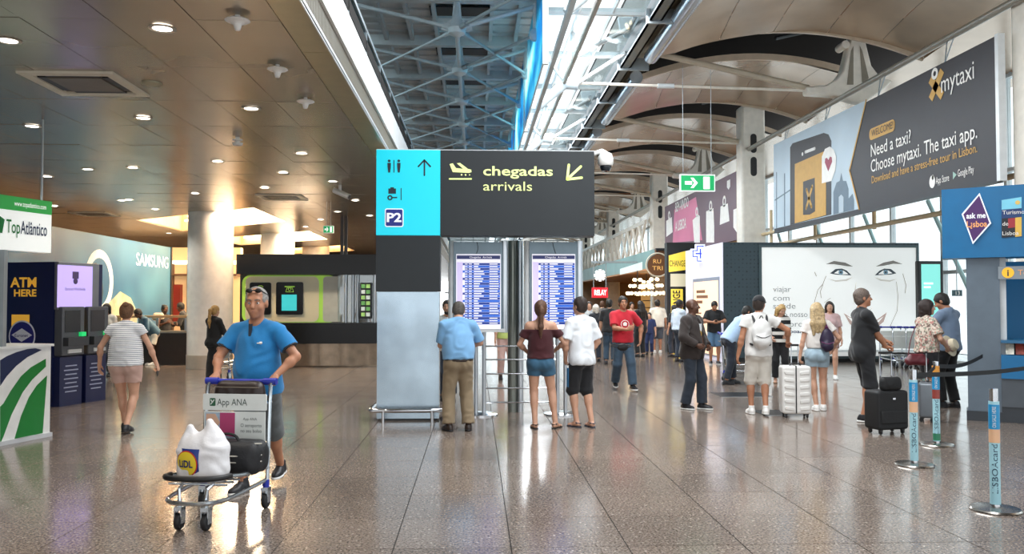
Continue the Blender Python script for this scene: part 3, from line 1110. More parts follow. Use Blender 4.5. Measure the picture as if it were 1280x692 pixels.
a, b_ = AT(850, 239, 20), AT(894, 218, 20)
exit_sign('exit_sign', b_.x - a.x, b_.z - a.z, a, 'green exit sign with white arrow hanging over the right aisle', (.1, .9))
a, b_ = AT(404, 291, 19.5), AT(417, 282, 19.5)
exit_sign('exit_sign', b_.x - a.x, b_.z - a.z, a, 'small dark green exit sign hanging from the low brown ceiling', (.3, .7))

# ------------------------------------------------------------------ tall direction sign in the middle
SY = 12.2
TEAL = mat('sign_turquoise', '#0ccbe0', 0.35, emit=.32, vary=0.0)
SLATE = mat('sign_slate', '#1d2327', 0.5, vary=.05)
LIME = mat('sign_lime', '#e4ef9a', 0.4, emit=.35, vary=0.0)
INK = mat('sign_ink', '#1d2a38', 0.5)
x0, x1, x2 = AT(470, 300, SY).x, AT(550, 300, SY).x, AT(743, 240, SY).x
zt, zm, zl = AT(600, 188, SY).z, AT(600, 294, SY).z, AT(510, 364, SY).z
t = thing('direction_sign', ((x0 + x1) / 2, SY + .2, 0), 'tall turquoise and slate direction sign reading chegadas arrivals on a steel pillar', 'sign')
MB().mm(x0, x1, SY, SY + .42, zm, zt).build('turquoise_panel', TEAL, t)
MB().mm(x1 + .004, x2, SY, SY + .42, zm, zt).build('slate_panel', SLATE, t)
MB().mm(x0, x2, SY + .01, SY + .41, zt, zt + .012).build('top_edge', STEELW, t)
MB().mm(x0, x1, SY, SY + .42, zl, zm - .006).build('lower_panel', SLATE, t)
MB().mm(x0 + .02, x1 - .01, SY + .01, SY + .41, .03, zl - .006).build('steel_pillar', mat('mottled_steel', '#a9b9c4', 0.27, 0.85, vary=0.14, scale=2.2), t)
MB().mm(x0 + .05, x1 - .04, SY + .05, SY + .38, 0, .03).build('foot', DARK, t)
f = Face((x0, SY, zm), (1, 0, 0), (0, 0, 1))


def S(px, py):
    q = AT(px, py, SY)
    return (q.x - x0, q.z - zm)


def Ss(lst):
    return [S(*q) for q in lst]


a = S(604, 219)
text('lettering', 'chegadas', f, a[0], a[1], .135, LIME, t, width=S(691, 219)[0] - a[0], bold=.016)
a = S(604, 238)
text('lettering', 'arrivals', f, a[0], a[1], .135, LIME, t, width=S(665, 238)[0] - a[0], bold=.0)
plate('landing_plane_pictogram', f, [Ss([(562, 205), (566, 204), (570, 210), (579, 211), (571, 204), (575, 203.5), (585, 211), (589, 212), (589.5, 215), (586, 216), (566, 215)])] +
      stroke(Ss([(562, 223.5), (589, 223.5)]), .022) + [disc(*S(577, 218.3), .012), disc(*S(582, 218.5), .012), disc(*S(587, 218.5), .008)], LIME, t)
plate('arrow_down_left', f, stroke(Ss([(726, 208), (709, 224)]), .036) + stroke(Ss([(711, 206), (709, 224), (727, 222)]), .036), LIME, t)
plate('arrow_up', f, stroke(Ss([(530.5, 219), (530.5, 200)]), .022) + stroke(Ss([(523, 208), (530.5, 200), (538, 208)]), .022), INK, t)
pers = []
for cx in (486.5, 498.5):
    pers += [disc(*S(cx, 201), .02, n=14), Ss([(cx - 2.2, 203.5), (cx + 2.2, 203.5), (cx + 2, 209), (cx + 1.2, 215.5), (cx - 1.2, 215.5), (cx - 2, 209)])]
plate('restroom_pictogram', f, pers + [Ss([(492, 200), (493, 200), (493, 215.5), (492, 215.5)])], INK, t)
kx = ringpolys(*S(487.5, 247), .018, .038, 16)
plate('left_luggage_pictogram', f, [Ss([(485.5, 235.5), (495, 235.5), (495, 242), (485.5, 242)]), Ss([(488, 234), (492.5, 234), (492.5, 235.5), (488, 235.5)])] + kx +
      [Ss([(490.5, 246), (496.5, 246), (496.5, 247.5), (490.5, 247.5)]), Ss([(501, 235), (502, 235), (502, 250), (501, 250)])], INK, t)
a, b_ = S(481, 283.5), S(504.5, 260.5)
plate('parking_plate', f, rrect(a[0], a[1], b_[0], b_[1], .03), mat('plate_white', '#f4f7ff', 0.4, emit=.2, vary=0), t)
pk = plate('parking_plate', f, rrect(a[0] + .015, a[1] + .015, b_[0] - .015, b_[1] - .015, .02), mat('plate_navy', '#1b2a8c', 0.4, vary=0), t, .006)
text('lettering', 'P2', f, (a[0] + b_[0]) / 2, a[1] + .075, .125, mat('plate_white', '', 0), pk, width=.21, align='CENTER', d0=.01, bold=.03)
# low bumper rail round the pillar foot
t = thing('bumper_rail', ((x0 + x1) / 2, SY - .15, 0), 'low chrome bumper rail round the foot of the steel sign pillar', 'rail')
a, b_ = AT(462, 513, 12.05), AT(556, 513, 12.05)
zr = a.z
MB().tube([(a.x, SY + .5, zr), (a.x, SY - .1, zr), (a.x + .05, SY - .17, zr), (b_.x - .05, SY - .17, zr), (b_.x, SY - .1, zr), (b_.x, SY + .5, zr)], .032, 10, smooth=1).build('tube', CHROME, t)
for px in (479, 540):
    q = AT(px, 520, 12.05)
    MB().cyl((q.x, SY - .17, 0), (q.x, SY - .17, zr), .022, n=10).build('support', CHROME, t)
# dome camera on the end of the sign
q = AT(757, 203, SY + .2)
t = thing('dome_camera', q, 'white dome security camera on a bracket at the end of the slate sign', 'camera')
MB().tube([(x2, SY + .2, q.z + .12), (q.x - .05, SY + .2, q.z + .17), (q.x, SY + .2, q.z + .14)], .035, 10).build('arm', WHITE, t)
MB().lathe([(.02, .16), (.09, .13), (.115, .06), (.115, -.02), (.1, -.05)], q, 20).build('housing', WHITE, t)
MB().lathe([(.085, -.05), (.085, -.08), (.06, -.13), (.0, -.145)], q, 20).build('dome', mat('smoked_dome', '#20262b', 0.1), t)

# ------------------------------------------------------------------ flight boards
BY = 12.65
NAVY = mat('screen_navy', '#0c1a5e', 0.3, emit=.3, vary=0)
ROWB = mat('screen_blue', '#1f5fc4', 0.3, emit=.42, vary=0)
ROWD = mat('screen_blue_dark', '#0f3488', 0.3, emit=.35, vary=0)
SCRW = mat('screen_white', '#efecf8', 0.3, emit=.42, vary=0)
LILA = mat('screen_lilac', '#cfc2ec', 0.3, emit=.38, vary=0)
HOUSE = mat('board_housing', '#6f7f88', 0.35, 0.5)
for bi, (pa, pb, sa, sb) in enumerate(((561, 634, 570, 626), (656, 728, 665, 719))):
    A, B_ = AT(pa, 302, BY), AT(pb, 414, BY)
    t = thing('flight_board', ((A.x + B_.x) / 2, BY + .15, 0), ['flight arrivals screen in front of the man in the light blue shirt', 'flight arrivals screen in front of the woman with the ponytail'][bi], 'screen', 'flight boards')
    MB().mm(A.x + .07, B_.x - .07, BY + .02, BY + .3, B_.z + .04, A.z).build('housing', HOUSE, t)
    for s, xx in ((0, A.x + .05), (1, B_.x - .04)):
        MB().lathe([(.06, B_.z - .02), (.06, A.z + .02)], (xx, BY + .1, 0), 16).build('side_profile', BRUSH if s else STEELW, t)
    q0, q1 = AT(sa, 411, BY), AT(sb, 317.5, BY)
    fw_, fh_ = q1.x - q0.x, q1.z - q0.z
    fb = Face((q0.x, BY + .02, q0.z), (1, 0, 0), (0, 0, 1))
    sc_ = plate('screen', fb, rect(0, 0, fw_, fh_), SCRW, t, 0, .03)
    plate('status_column', fb, rect(.012, .06, .1, fh_ - .12), LILA, sc_, .031, .002)
    hd = plate('header_bar', fb, rect(.01, fh_ - .075, fw_ - .01, fh_ - .02), NAVY, t, .031, .003)
    text('lettering', 'Chegadas  Arrivals', fb, fw_ * .3, fh_ - .06, .026, SCRW, hd, d0=.036, width=fw_ * .5)
    nr = 25
    rh = (fh_ - .20) / nr
    rg = random.Random(bi + 5)
    for r_ in range(nr):
        z_ = .07 + r_ * rh
        ro = plate('flight_row', fb, rect(.10 + (.03 if r_ % 3 else 0), z_, fw_ - .012, z_ + rh * .92), ROWB if r_ % 2 else ROWD, t, .031, .003)
        cells = [rect(.13, z_ + rh * .3, .17, z_ + rh * .6), rect(.19, z_ + rh * .3, .235, z_ + rh * .65),
                 rect(.265, z_ + rh * .25, .265 + rg.uniform(.06, .16), z_ + rh * .7)]
        if rg.random() < .8: cells.append(rect(fw_ - .17, z_ + rh * .28, fw_ - .03 - rg.uniform(0, .02), z_ + rh * .65))
        tag(plate('row_print', fb, cells, SCRW, ro, .034, .002), kind='stuff')
    MB().tube([(A.x + .42, BY + .01, A.z), (A.x + .44, BY + .012, A.z - .1), (A.x + .41 + bi * .06, BY + .012, q1.z)], .005, 5, smooth=2).build('cable', BLACK, t)
    MB().mm(A.x + .03, B_.x - .03, BY - .0, BY + .3, B_.z - .01, B_.z + .04).build('bottom_ledge', STEELW, t)
    for dx in (-.06, .06):
        xc = AT((600, 703)[bi], 500, BY).x + dx
        MB().cyl((xc, BY + .15, .02), (xc, BY + .15, B_.z), .03, n=12).build('post', BRUSH, t)
    xc = AT((600, 703)[bi], 500, BY).x
    MB().lathe([(.0, 0), (.27, 0), (.27, .02), (.2, .035), (0, .04)], (xc, BY + .15, 0), 28).build('base_plate', CHROME, t)
t = thing('barrier_rail', (AT(650, 500, BY).x, BY + .15, 0), 'five thin steel rails between the posts of the flight boards', 'rail')
xa, xb = AT(604, 470, BY).x, AT(698, 470, BY).x
for py in (433, 450, 468, 486, 504):
    z_ = AT(650, py, BY).z
    MB().cyl((xa, BY + .15, z_), (xb, BY + .15, z_), .012, n=8).build('rail', CHROME, t)
xm = AT(645, 400, BY).x
t = thing('service_mast', (xm, BY + .4, 0), 'tall twin grey steel mast between the two flight boards', 'mast')
MB().lathe([(.075, 0), (.075, AT(645, 298, BY).z)], (xm - .03, BY + .5, 0), 16).build('tube', mat('mast_grey', '#7b7f78', 0.3, 0.6), t)
MB().lathe([(.05, 0), (.05, AT(645, 298, BY).z)], (xm + .09, BY + .48, 0), 16).build('tube', BRUSH, t)


# ------------------------------------------------------------------ hanging billboards over the right aisle
def ONX(px, py, X):
    d = ray(px, py)
    t_ = X / d.x
    return d.y * t_, CAM_Z + d.z * t_


BX = 8.66
yL, yR = ONX(967, 200, BX)[0], ONX(1246, 140, BX)[0]
zB, zT = ONX(1247, 225, BX)[1], ONX(1244, 45, BX)[1]
t = thing('hanging_billboard', (BX, (yL + yR) / 2, zB), 'long dark hanging billboard advertising a taxi app', 'billboard')
MB().mm(BX + .003, BX + .08, yR, yL, zB, zT).build('panel', mat('billboard_anthracite', '#26232a', 0.5), t)
MB().mm(BX - .02, BX + .1, yR - .09, yR, zB - .02, zT + .02).build('end_frame', STEELW, t)
MB().mm(BX - .01, BX + .09, yR, yL, zB - .04, zB).build('bottom_frame', DARK, t)
f = Face((BX, yL, zB), (0, -1, 0), (0, 0, 1))


def T(px, py):
    y, z = ONX(px, py, BX)
    return (yL - y, z - zB)


def Ts(l):
    return [T(*q) for q in l]


AMB = mat('print_amber', '#c99a45', 0.5)
PWH = mat('print_white', '#f1eee9', 0.5)
pic = plate('picture_side', f, Ts([(967.3, 181), (1083, 125), (1062, 213), (1074, 261), (967.3, 286)]), mat('print_sky', '#b9cad6', 0.5, vary=.12, scale=.5), t)
plate('gold_edge', f, stroke(Ts([(1083, 125), (1062, 213), (1074, 261)]), .05), AMB, t, .004)
# phone: dark body, amber screen
ph_ = plate('phone_picture', f, Ts([(988, 184), (991, 179), (1030, 166), (1036, 168), (1039.5, 176), (1039.5, 268), (988, 281)]), mat('print_phone', '#2a282e', 0.5), t, .005)
plate('phone_screen', f, Ts([(994, 205), (1033, 188), (1033, 268.5), (994, 279)]), AMB, ph_, .009)
plate('speaker_slot', f, stroke(Ts([(1007, 190), (1019, 185.5)]), .08) + [disc(*T(1003.5, 192.5), .05)], PWH, ph_, .009)
plate('app_tile', f, Ts([(1004.5, 227), (1019, 222), (1019.5, 264), (1013, 268), (1004.5, 268.5)]), mat('print_phone', '', 0), ph_, .012)
plate('app_cross', f, stroke(Ts([(1008.5, 260), (1016, 233)]), .1) + stroke(Ts([(1009, 237), (1015, 258)]), .1), AMB, ph_, .015)
bub = plate('speech_bubble', f, Ts([(1028, 196), (1032, 186), (1038, 183), (1043, 187), (1046, 196), (1045, 212), (1040, 226), (1028, 229)]), PWH, t, .013)
plate('heart', f, Ts([(1036.2, 214), (1032, 203), (1032.5, 198), (1034.5, 197), (1036.4, 200), (1038.5, 195.5), (1040.5, 196.5), (1041, 202)]), mat('print_wine', '#9a2f4c', 0.5), bub, .017)
plate('monument_picture', f, [Ts([(1042, 268), (1042, 240), (1046, 228), (1050, 226), (1052, 216), (1054, 226), (1058, 226), (1061, 236), (1061, 248), (1066, 242), (1068, 250), (1068, 262)])], mat('print_tower', '#5f7485', 0.5), t, .004)
plate('monument_arch', f, Ts([(1049, 266), (1049, 246), (1052, 243), (1055, 246), (1055, 264.5)]), mat('print_sky', '', 0), t, .008)
plate('bridge_picture', f, stroke(Ts([(981, 282), (981, 218)]), .08) + stroke(Ts([(971, 284), (971, 216)]), .06) + stroke(Ts([(969, 250), (990, 236)]), .04), mat('print_tower', '', 0), t, .004)
for s, (pa, pb), h_, m_, bo in (('Need a taxi?', ((1089, 193), (1139, 178.5)), .27, PWH, .004), ('Choose mytaxi. The taxi app.', ((1089, 213), (1222, 172)), .27, PWH, .004),
                                ('Download and have a stress-free tour in Lisbon.', ((1090, 228), (1222, 188.5)), .16, AMB, .006), ('mytaxi', ((1177, 114), (1218, 97)), .33, PWH, .0)):
    a, b_ = T(*pa), T(*pb)
    text('lettering', s, f, a[0], (a[1] + b_[1]) / 2 - .02, h_, m_, t, width=b_[0] - a[0], bold=bo)
plate('welcome_box', f, rrect(*T(1087, 176), T(1118.5, 150)[0], T(1118.5, 148)[1], .1), AMB, t)
a, b_ = T(1090, 171), T(1117, 160)
text('lettering', 'WELCOME!', f, a[0], (a[1] + b_[1]) / 2 - .0, .15, mat('billboard_anthracite', '', 0), t, width=b_[0] - a[0], d0=.008)
plate('cross_emblem', f, stroke(Ts([(1163.5, 124), (1178, 88)]), .16)[:1] + stroke(Ts([(1163, 99), (1178, 120)]), .16)[:1], AMB, t)
plate('pin_emblem', f, ringpolys(*T(1169, 92), .05, .11, 16), PWH, t, .009)
a = T(1166, 231)
text('lettering', 'App Store', f, a[0] + .12, a[1], .13, PWH, t, width=T(1186, 225)[0] - a[0] - .1)
plate('apple_emblem', f, [disc(*T(1165.5, 227), .1, .12), disc(*T(1166.2, 221.6), .03, .05)], PWH, t)
a = T(1197, 221)
text('lettering', 'Google Play', f, a[0] + .02, a[1], .13, PWH, t, width=T(1217, 216)[0] - a[0])
plate('play_emblem', f, Ts([(1191.5, 224), (1191.5, 214.5), (1196, 218)]), mat('print_pale', '#9fc0b4', 0.5), t)
for yy in (15.2, 17.8, 20.6, 23.4):
    mb = MB()
    for s in (-1, 1): mb.cyl((8.82, yy + s * .12, 6.6), (BX + .04, yy, zT), .012, n=6)
    mb.build('hanger', GREYS, t)

BX2 = BX
yL2, yR2 = ONX(831, 250, BX)[0], ONX(922, 250, BX)[0]
zT2 = ONX(920, 214, BX)[1]
zB2 = 3.75
t = thing('hanging_billboard', (BX, (yL2 + yR2) / 2, zB2), 'mauve and pink hanging billboard with white luggage tags', 'billboard')
MB().mm(BX, BX + .08, yR2, yL2, zB2, zT2).build('panel', mat('billboard_mauve', '#6b4f5c', 0.5, vary=.1, scale=.4), t)
f = Face((BX, yL2, zB2), (0, -1, 0), (0, 0, 1))


def T2(px, py):
    y, z = ONX(px, py, BX)
    return (yL2 - y, z - zB2)


PINK = mat('print_pink', '#d6789a', 0.5, vary=.1, scale=.5)
a, b_ = T2(841, 300), T2(868, 250)
plate('pink_print', f, [T2(*q) for q in ((841, 303), (843, 262), (870, 246), (878, 300))], PINK, t)
for q in (((868, 303), (866, 275), (873, 268), (875, 270), (875, 303)), ((883, 303), (883, 264), (892, 260), (893, 283), (893, 303)), ((900, 281), (901, 258), (910, 254), (912, 276)), ((833, 296), (833, 276), (840, 271), (841, 290))):
    pts = [T2(*p) for p in q]
    plate('luggage_tag_print', f, pts, PWH, t, .006)
    mx_ = sum(p[0] for p in pts) / len(pts)
    tp = max(p[1] for p in pts)
    plate('tag_strap_print', f, ringpolys(mx_, tp + .12, .1, .2, 14), PWH, t, .006)
plate('shield_print', f, [T2(*q) for q in ((909, 226), (913, 224), (913, 233), (911, 237), (909, 234))], PWH, t, .006)
plate('shield_print', f, [T2(*q) for q in ((917, 262), (924, 259), (924, 286), (921, 290), (917, 284))], PWH, t, .006)
for s, pa, pb, h_ in (('BEM-VINDO', (844.5, 265), (861, 257), .4), ('A LISBOA', (844.5, 289), (858, 283), .42)):
    a, b_ = T2(*pa), T2(*pb)
    text('lettering', s, f, a[0], a[1], h_, PWH, t, width=b_[0] - a[0], d0=.01, bold=.02)
MB().mm(BX - .05, BX + .12, yR2 - .25, yR2 - .05, zB2 - .3, zT2 + .2).build('end_frame', mat('frame_ochre', '#cdb27a', 0.5), t)

# ------------------------------------------------------------------ backlit poster wall and chemist on the right
LY = 23.6
t = thing('poster_wall', (AT(1030, 450, LY).x, LY + .4, 0), 'dark booth wall with a huge backlit poster of a smiling face', 'billboard')
xa, xb = AT(905, 400, LY).x, AT(1150, 400, LY).x
zt_ = AT(1000, 303, LY).z
def hexmat():
    m = mat('dark_dotted_cladding', '#26333a', 0.45, vary=0)
    nt = m.node_tree
    vo2 = nt.nodes.new('ShaderNodeTexVoronoi'); vo2.inputs['Scale'].default_value = 9; vo2.inputs['Randomness'].default_value = .12
    rp = nt.nodes.new('ShaderNodeValToRGB')
    rp.color_ramp.elements[0].position = .3; rp.color_ramp.elements[0].color = (*lin('#16242c'), 1)
    rp.color_ramp.elements[1].position = .42; rp.color_ramp.elements[1].color = (*lin('#33444c'), 1)
    tc = nt.nodes['Texture Coordinate']
    nt.links.new(tc.outputs['Object'], vo2.inputs['Vector']); nt.links.new(vo2.outputs['Distance'], rp.inputs['Fac'])
    nt.links.new(rp.outputs['Color'], nt.nodes['Principled BSDF'].inputs['Base Color'])
    return m


MB().mm(xa, xb, LY, LY + 4.2, .12, zt_).build('cladding', hexmat(), t)
MB().mm(xa + .05, xb - .05, LY + .06, LY + 4.1, 0, .12).build('plinth', BLACK, t)
q0, q1 = AT(952.5, 445, LY), AT(1144.5, 309.5, LY)
fw_, fh_ = q1.x - q0.x, q1.z - q0.z
f = Face((q0.x, LY, q0.z), (1, 0, 0), (0, 0, 1))
plate('backlit_poster', f, rect(0, 0, fw_, fh_), emis('backlit_white', '#e2e4e2', .5), t, 0, .02)
mb = MB()
fr_ = .07
for r_ in (rect(-fr_, -fr_, fw_ + fr_, 0), rect(-fr_, fh_, fw_ + fr_, fh_ + fr_), rect(-fr_, 0, 0, fh_), rect(fw_, 0, fw_ + fr_, fh_)):
    mb.prism(r_, f.o, f.u, f.v, .05)
mb.build('poster_frame', mat('frame_grey_green', '#4a5a5e', 0.4, 0.3), t)


def L(px, py):
    q = AT(px, py, LY)
    return (q.x - q0.x, q.z - q0.z)


def Ls(l):
    return [L(*q) for q in l]


PS = emis('backlit_skin_shade', '#d3cec8', .25)
PS2 = emis('backlit_skin_line', '#9c938b', .35)
PBR = emis('backlit_brow', '#77736e', .3)
PEY = emis('backlit_eye', '#37424a', .2)
PIR = emis('backlit_iris', '#6e8fa2', .35)
PLI = emis('backlit_lip', '#b39c94', .35)
PW1 = emis('backlit_highlight', '#e8e8e6', .5)
plate('face_shade_print', f, [Ls([(1034, 348), (1044, 350), (1056, 349), (1066, 346), (1058, 351), (1044, 352)]), Ls([(1092, 346), (1102, 349), (1112, 350), (1122, 348), (1112, 352), (1100, 351)]),
      Ls([(1070, 350), (1069, 368), (1066, 382), (1067, 366)]), Ls([(1081, 384), (1086, 387), (1091, 384), (1086, 389)])], PS, t, .021, .002)
plate('brow_print', f, [Ls([(1032, 330), (1042, 326), (1056, 328), (1066, 333), (1058, 332.5), (1042, 330)]), Ls([(1094, 333), (1104, 328), (1116, 325.5), (1128, 330), (1116, 329.5), (1104, 332)])], PBR, t, .024, .002)
for sg, cx, cy in ((1, 1050, 340.5), (-1, 1107, 340.5)):
    e = plate('eye_print', f, Ls([(cx - 13 * sg, cy + 1), (cx - 6 * sg, cy - 4.5), (cx + 2 * sg, cy - 5), (cx + 8 * sg, cy - 2.5), (cx + 14 * sg, cy + 3.5), (cx + 4 * sg, cy + 3), (cx - 6 * sg, cy + 2.5)][::sg]), PEY, t, .024, .002)
    plate('eye_white_print', f, Ls([(cx - 8 * sg, cy + .8), (cx - 3 * sg, cy - 2.6), (cx + 4 * sg, cy - 2.4), (cx + 10 * sg, cy + 2), (cx + 2 * sg, cy + 2.2)][::sg]), PW1, e, .027, .002)
    plate('iris_print', f, disc(*L(cx + .5 * sg, cy - .3), .068), PIR, e, .03, .002)
    plate('pupil_print', f, disc(*L(cx + .5 * sg, cy - .3), .032), PEY, e, .033, .002)
plate('mouth_print', f, [Ls([(1054, 391), (1062, 396), (1080, 402), (1096, 399), (1108, 390), (1104, 402), (1094, 410), (1078, 413), (1062, 405)])], PLI, t, .024, .002)
plate('teeth_print', f, [Ls([(1058, 395), (1066, 398.5), (1080, 403), (1096, 400.5), (1104, 395), (1098, 402), (1080, 407), (1066, 403)])], PW1, t, .027, .002)
plate('contour_print', f, stroke(Ls([(1032, 345), (1028, 355), (1022, 362), (1018, 376), (1014, 392)]), .018) + stroke(Ls([(1028, 356), (1025, 364), (1026, 372)]), .018) +
      stroke(Ls([(1128, 342), (1132, 356), (1131, 366)]), .018) + stroke(Ls([(1120, 352), (1122, 370), (1121, 388), (1112, 408)]), .014) + stroke(Ls([(1018, 340), (1020, 345)]), .02) + stroke(Ls([(1030, 378), (1038, 372)]), .012), PS2, t, .024, .002)
PTX = emis('backlit_text_grey', '#85888b', .35)
for s, px, py, wpx in (('viajar', 966, 364.5, 23), ('com', 966, 375.5, 21), ('saúde', 966, 385.5, 29), ('o nosso', 979, 396, 31), ('prom', 987, 408, 26)):
    a = L(px, py)
    text('lettering', s, f, a[0], a[1], .16, PTX, t, width=wpx / 1057 * LY, d0=.022)
a = L(987, 416)
text('lettering', 'board', f, a[0], a[1], .1, emis('backlit_text_dark', '#2f3f60', .2), t, width=.45, d0=.022, bold=.02)
bn = thing('low_bench', (AT(1130, 452, LY - .4).x, LY - .4, 0), 'low white rail bench along the foot of the backlit poster', 'bench')
MB().mm(AT(955, 450, LY).x, AT(1150, 450, LY).x, LY - .45, LY - .1, .3, .36).build('top', STEELW, bn)
for px in (970, 1020, 1070, 1120, 1145):
    x = AT(px, 450, LY).x
    MB().mm(x - .03, x + .03, LY - .4, LY - .15, 0, .3).build('leg', STEELW, bn)

# chemist: white side wall of the booth, seen at a slant
CXW = xa - .012
t = thing('chemist_shop', (CXW, LY + 2, 0), 'white chemist shop front with a blue cross sign', 'shop')
yE = ONX(858, 380, CXW)[0]
LIL = mat('chemist_white', '#e4e2f2', 0.4, emit=.12, vary=0)
def CF(px, py):
    y, z = ONX(px, py, CXW)
    return (yE - y, z)
f = Face((CXW, yE, 0), (0, -1, 0), (0, 0, 1))
W_ = yE - LY
MB().mm(CXW - .02, CXW, LY, yE, 0, zt_).build('fascia', LIL, t)
a, b_ = CF(869, 445), CF(899, 350)
fr2 = plate('poster_frame', f, rect(a[0] - .1, .1, b_[0] + .1, b_[1] + .1), mat('chemist_frame', '#8f96a5', 0.4), t, .021, .01)
plate('peach_poster', f, rect(a[0], .15, b_[0], b_[1]), emis('peach_glow', '#f6cfae', .8), t, .033, .004)
bars = []
for k in range(3): bars.append(rect(a[0] + .35, b_[1] - .35 - k * .16, a[0] + .35 + (1.0, 1.3, .7)[k], b_[1] - .26 - k * .16))
for k in range(7): bars.append(rect(a[0] + .35, b_[1] - 1.0 - k * .14, a[0] + .9 + (k % 3) * .25, b_[1] - .95 - k * .14))
plate('poster_print', f, bars, mat('poster_ink', '#8a5f45', 0.5), t, .038, .002)
a, b_ = CF(872, 341), CF(897, 333)
plate('glowing_lettering_panel', f, rrect(a[0], a[1], b_[0], b_[1] - .02, .05), emis('lettering_glow', '#ffffff', .9), t, .021, .01)
# cross sign standing out from the wall
q = AT(874.5, 317, LY + 2.3)
cr_ = thing('cross_sign', q, 'blue and white illuminated chemist cross above the shop front', 'sign')
w1, w2 = .1, .29
cross = lambda s, c: [(-c, -s), (c, -s), (c, -c), (s, -c), (s, c), (c, c), (c, s), (-c, s), (-c, c), (-s, c), (-s, -c), (-c, -c)]
fc_ = Face((q.x, q.y, q.z), (1, 0, 0), (0, 0, 1))
plate('outer_cross', fc_, cross(.29, .15), emis('cross_white', '#dfe6ff', .7), cr_, 0, .08)
plate('blue_cross', fc_, cross(.245, .105), emis('cross_blue', '#1c38c0', .5), cr_, .081, .004)
plate('inner_cross', fc_, cross(.215, .078), emis('cross_white', '', 0), cr_, .086, .004)
plate('centre_cross', fc_, cross(.15, .02), emis('cross_blue', '', 0), cr_, .091, .004)
MB().cyl((q.x + .2, q.y + .03, q.z), (CXW, q.y + .03, q.z), .02, n=8).build('arm', GREYS, cr_)

# exchange office beyond the chemist
EY = 28.2
xa2, xb2 = AT(834, 400, EY).x, AT(858.5, 400, EY).x
ze = AT(845, 303, EY).z
t = thing('exchange_booth', ((xa2 + xb2) / 2, EY + .5, 0), 'black and yellow currency exchange booth beyond the chemist', 'booth')
YEL = mat('exchange_yellow', '#f3d64c', 0.4, emit=.35, vary=0)
MB().mm(xa2, xb2 + .3, EY, EY + .35, 0, ze).build('body', mat('exchange_black', '#15181a', 0.4), t)
f = Face((xa2, EY, 0), (1, 0, 0), (0, 0, 1))
fz = lambda px, py: (AT(px, py, EY).x - xa2, AT(px, py, EY).z)
a, b_ = fz(836, 340), fz(858, 317)
plate('yellow_band', f, [a, (b_[0], a[1] + .08), (b_[0], b_[1] + .1), (a[0], b_[1] - .06)], YEL, t)
text('lettering', 'CHANGE', f, a[0] + .02, a[1] + .2, .2, mat('exchange_black', '', 0), t, width=b_[0] - a[0] - .06, d0=.006)
a, b_ = fz(839, 440), fz(853.5, 361)
plate('yellow_sign', f, rect(a[0], a[1], b_[0], b_[1]), YEL, t)
text('lettering', 'EXCHANGE', f, b_[0] - .1, b_[1] - 1.25, .24, mat('exchange_black', '', 0), t, width=1.2, d0=.006, rot=PI / 2, bold=.02)
a, b_ = fz(838, 358), fz(857, 342)
plate('display_window', f, rect(*a, *b_), emis('display_cream', '#cfc6a8', .5), t)

# cafes under a long fascia at the far right
t = thing('cafe_arcade', (7.2, 42, 0), 'row of warmly lit cafes under a long grey green fascia at the far right', 'cafe')
MB().mm(6.95, 7.1, 32.5, 58, 3.05, 3.75).build('fascia', mat('fascia_grey_green', '#6f8f8d', 0.45, vary=.15, scale=.8), t)
MB().mm(6.95, 12, 32.4, 58, 2.98, 3.05).build('wood_soffit', mat('soffit_wood', '#a9713f', 0.5, vary=.15), t)
MB().mm(6.95, 12.5, 32.3, 32.45, 2.98, 3.75).build('end_fascia', mat('fascia_brown', '#7a4e2e', 0.5), t)
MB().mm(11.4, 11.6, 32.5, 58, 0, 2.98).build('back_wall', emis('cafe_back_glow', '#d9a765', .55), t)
MB().mm(6.9, 12, 57.8, 58, 0, 3).build('end_wall', mat('cafe_end', '#8d7157', 0.6), t)
for k in range(6):
    y = 34 + k * 3.6
    MB().mm(8.2, 9.0, y, y + 3.2, 0, 1.05).build('counter', mat('counter_walnut', '#5d4230', 0.4), t)
    for z_ in (1.3, 1.75, 2.2):
        MB().mm(11.0, 11.4, y, y + 3.2, z_, z_ + .05).build('shelf', mat('counter_walnut', '', 0), t)
f = Face((6.95, 58, 0), (0, -1, 0), (0, 0, 1))
def K(px, py):
    y, z = ONX(px, py, 6.95)
    return (58 - y, z)
a, b_ = K(775, 342), K(803, 330)
plate('glowing_lettering_panel', f, [K(775, 343), K(803, 337), K(803, 327), K(775, 336)], emis('fascia_letters', '#b9cdc8', .5), t, .002)
mb = MB()
q = AT(750, 344, 40)
for k in range(8):
    mb.cyl((q.x, q.y, q.z), (q.x + .28 * math.cos(k * PI / 4), q.y - .02, q.z + .28 * math.sin(k * PI / 4)), .07, n=8)
mb.build('flower_emblem', emis('emblem_white', '#ffffff', 1.0), t)
# round ring sign
q = AT(822, 331, 32.2)
t = thing('round_sign', q, 'round brown cafe sign in a thin light ring', 'sign')
MB().lathe([(0, 0), (.4, 0), (.4, .06), (0, .06)], q, 32, axis=(0, -1, 0)).build('disc', mat('fascia_brown', '', 0), t)
MB().tube([(q.x + .45 * math.cos(a_ * PI / 16), q.y - .05, q.z + .45 * math.sin(a_ * PI / 16)) for a_ in range(32)], .03, 6, closed=True).build('ring', mat('ring_cream', '#e9dcc4', 0.4), t)
f = Face((q.x, q.y - .06, q.z), (1, 0, 0), (0, 0, 1))
text('lettering', 'RU', f, -.18, .06, .16, emis('ring_letters', '#e8b264', .6), t, width=.3)
text('lettering', 'TRI', f, -.22, -.2, .16, emis('ring_letters', '', 0), t, width=.4)
MB().cyl((q.x, q.y + .02, q.z + .4), (q.x, q.y + .02, 3.75), .02, n=6).build('hanger', DARK, t)
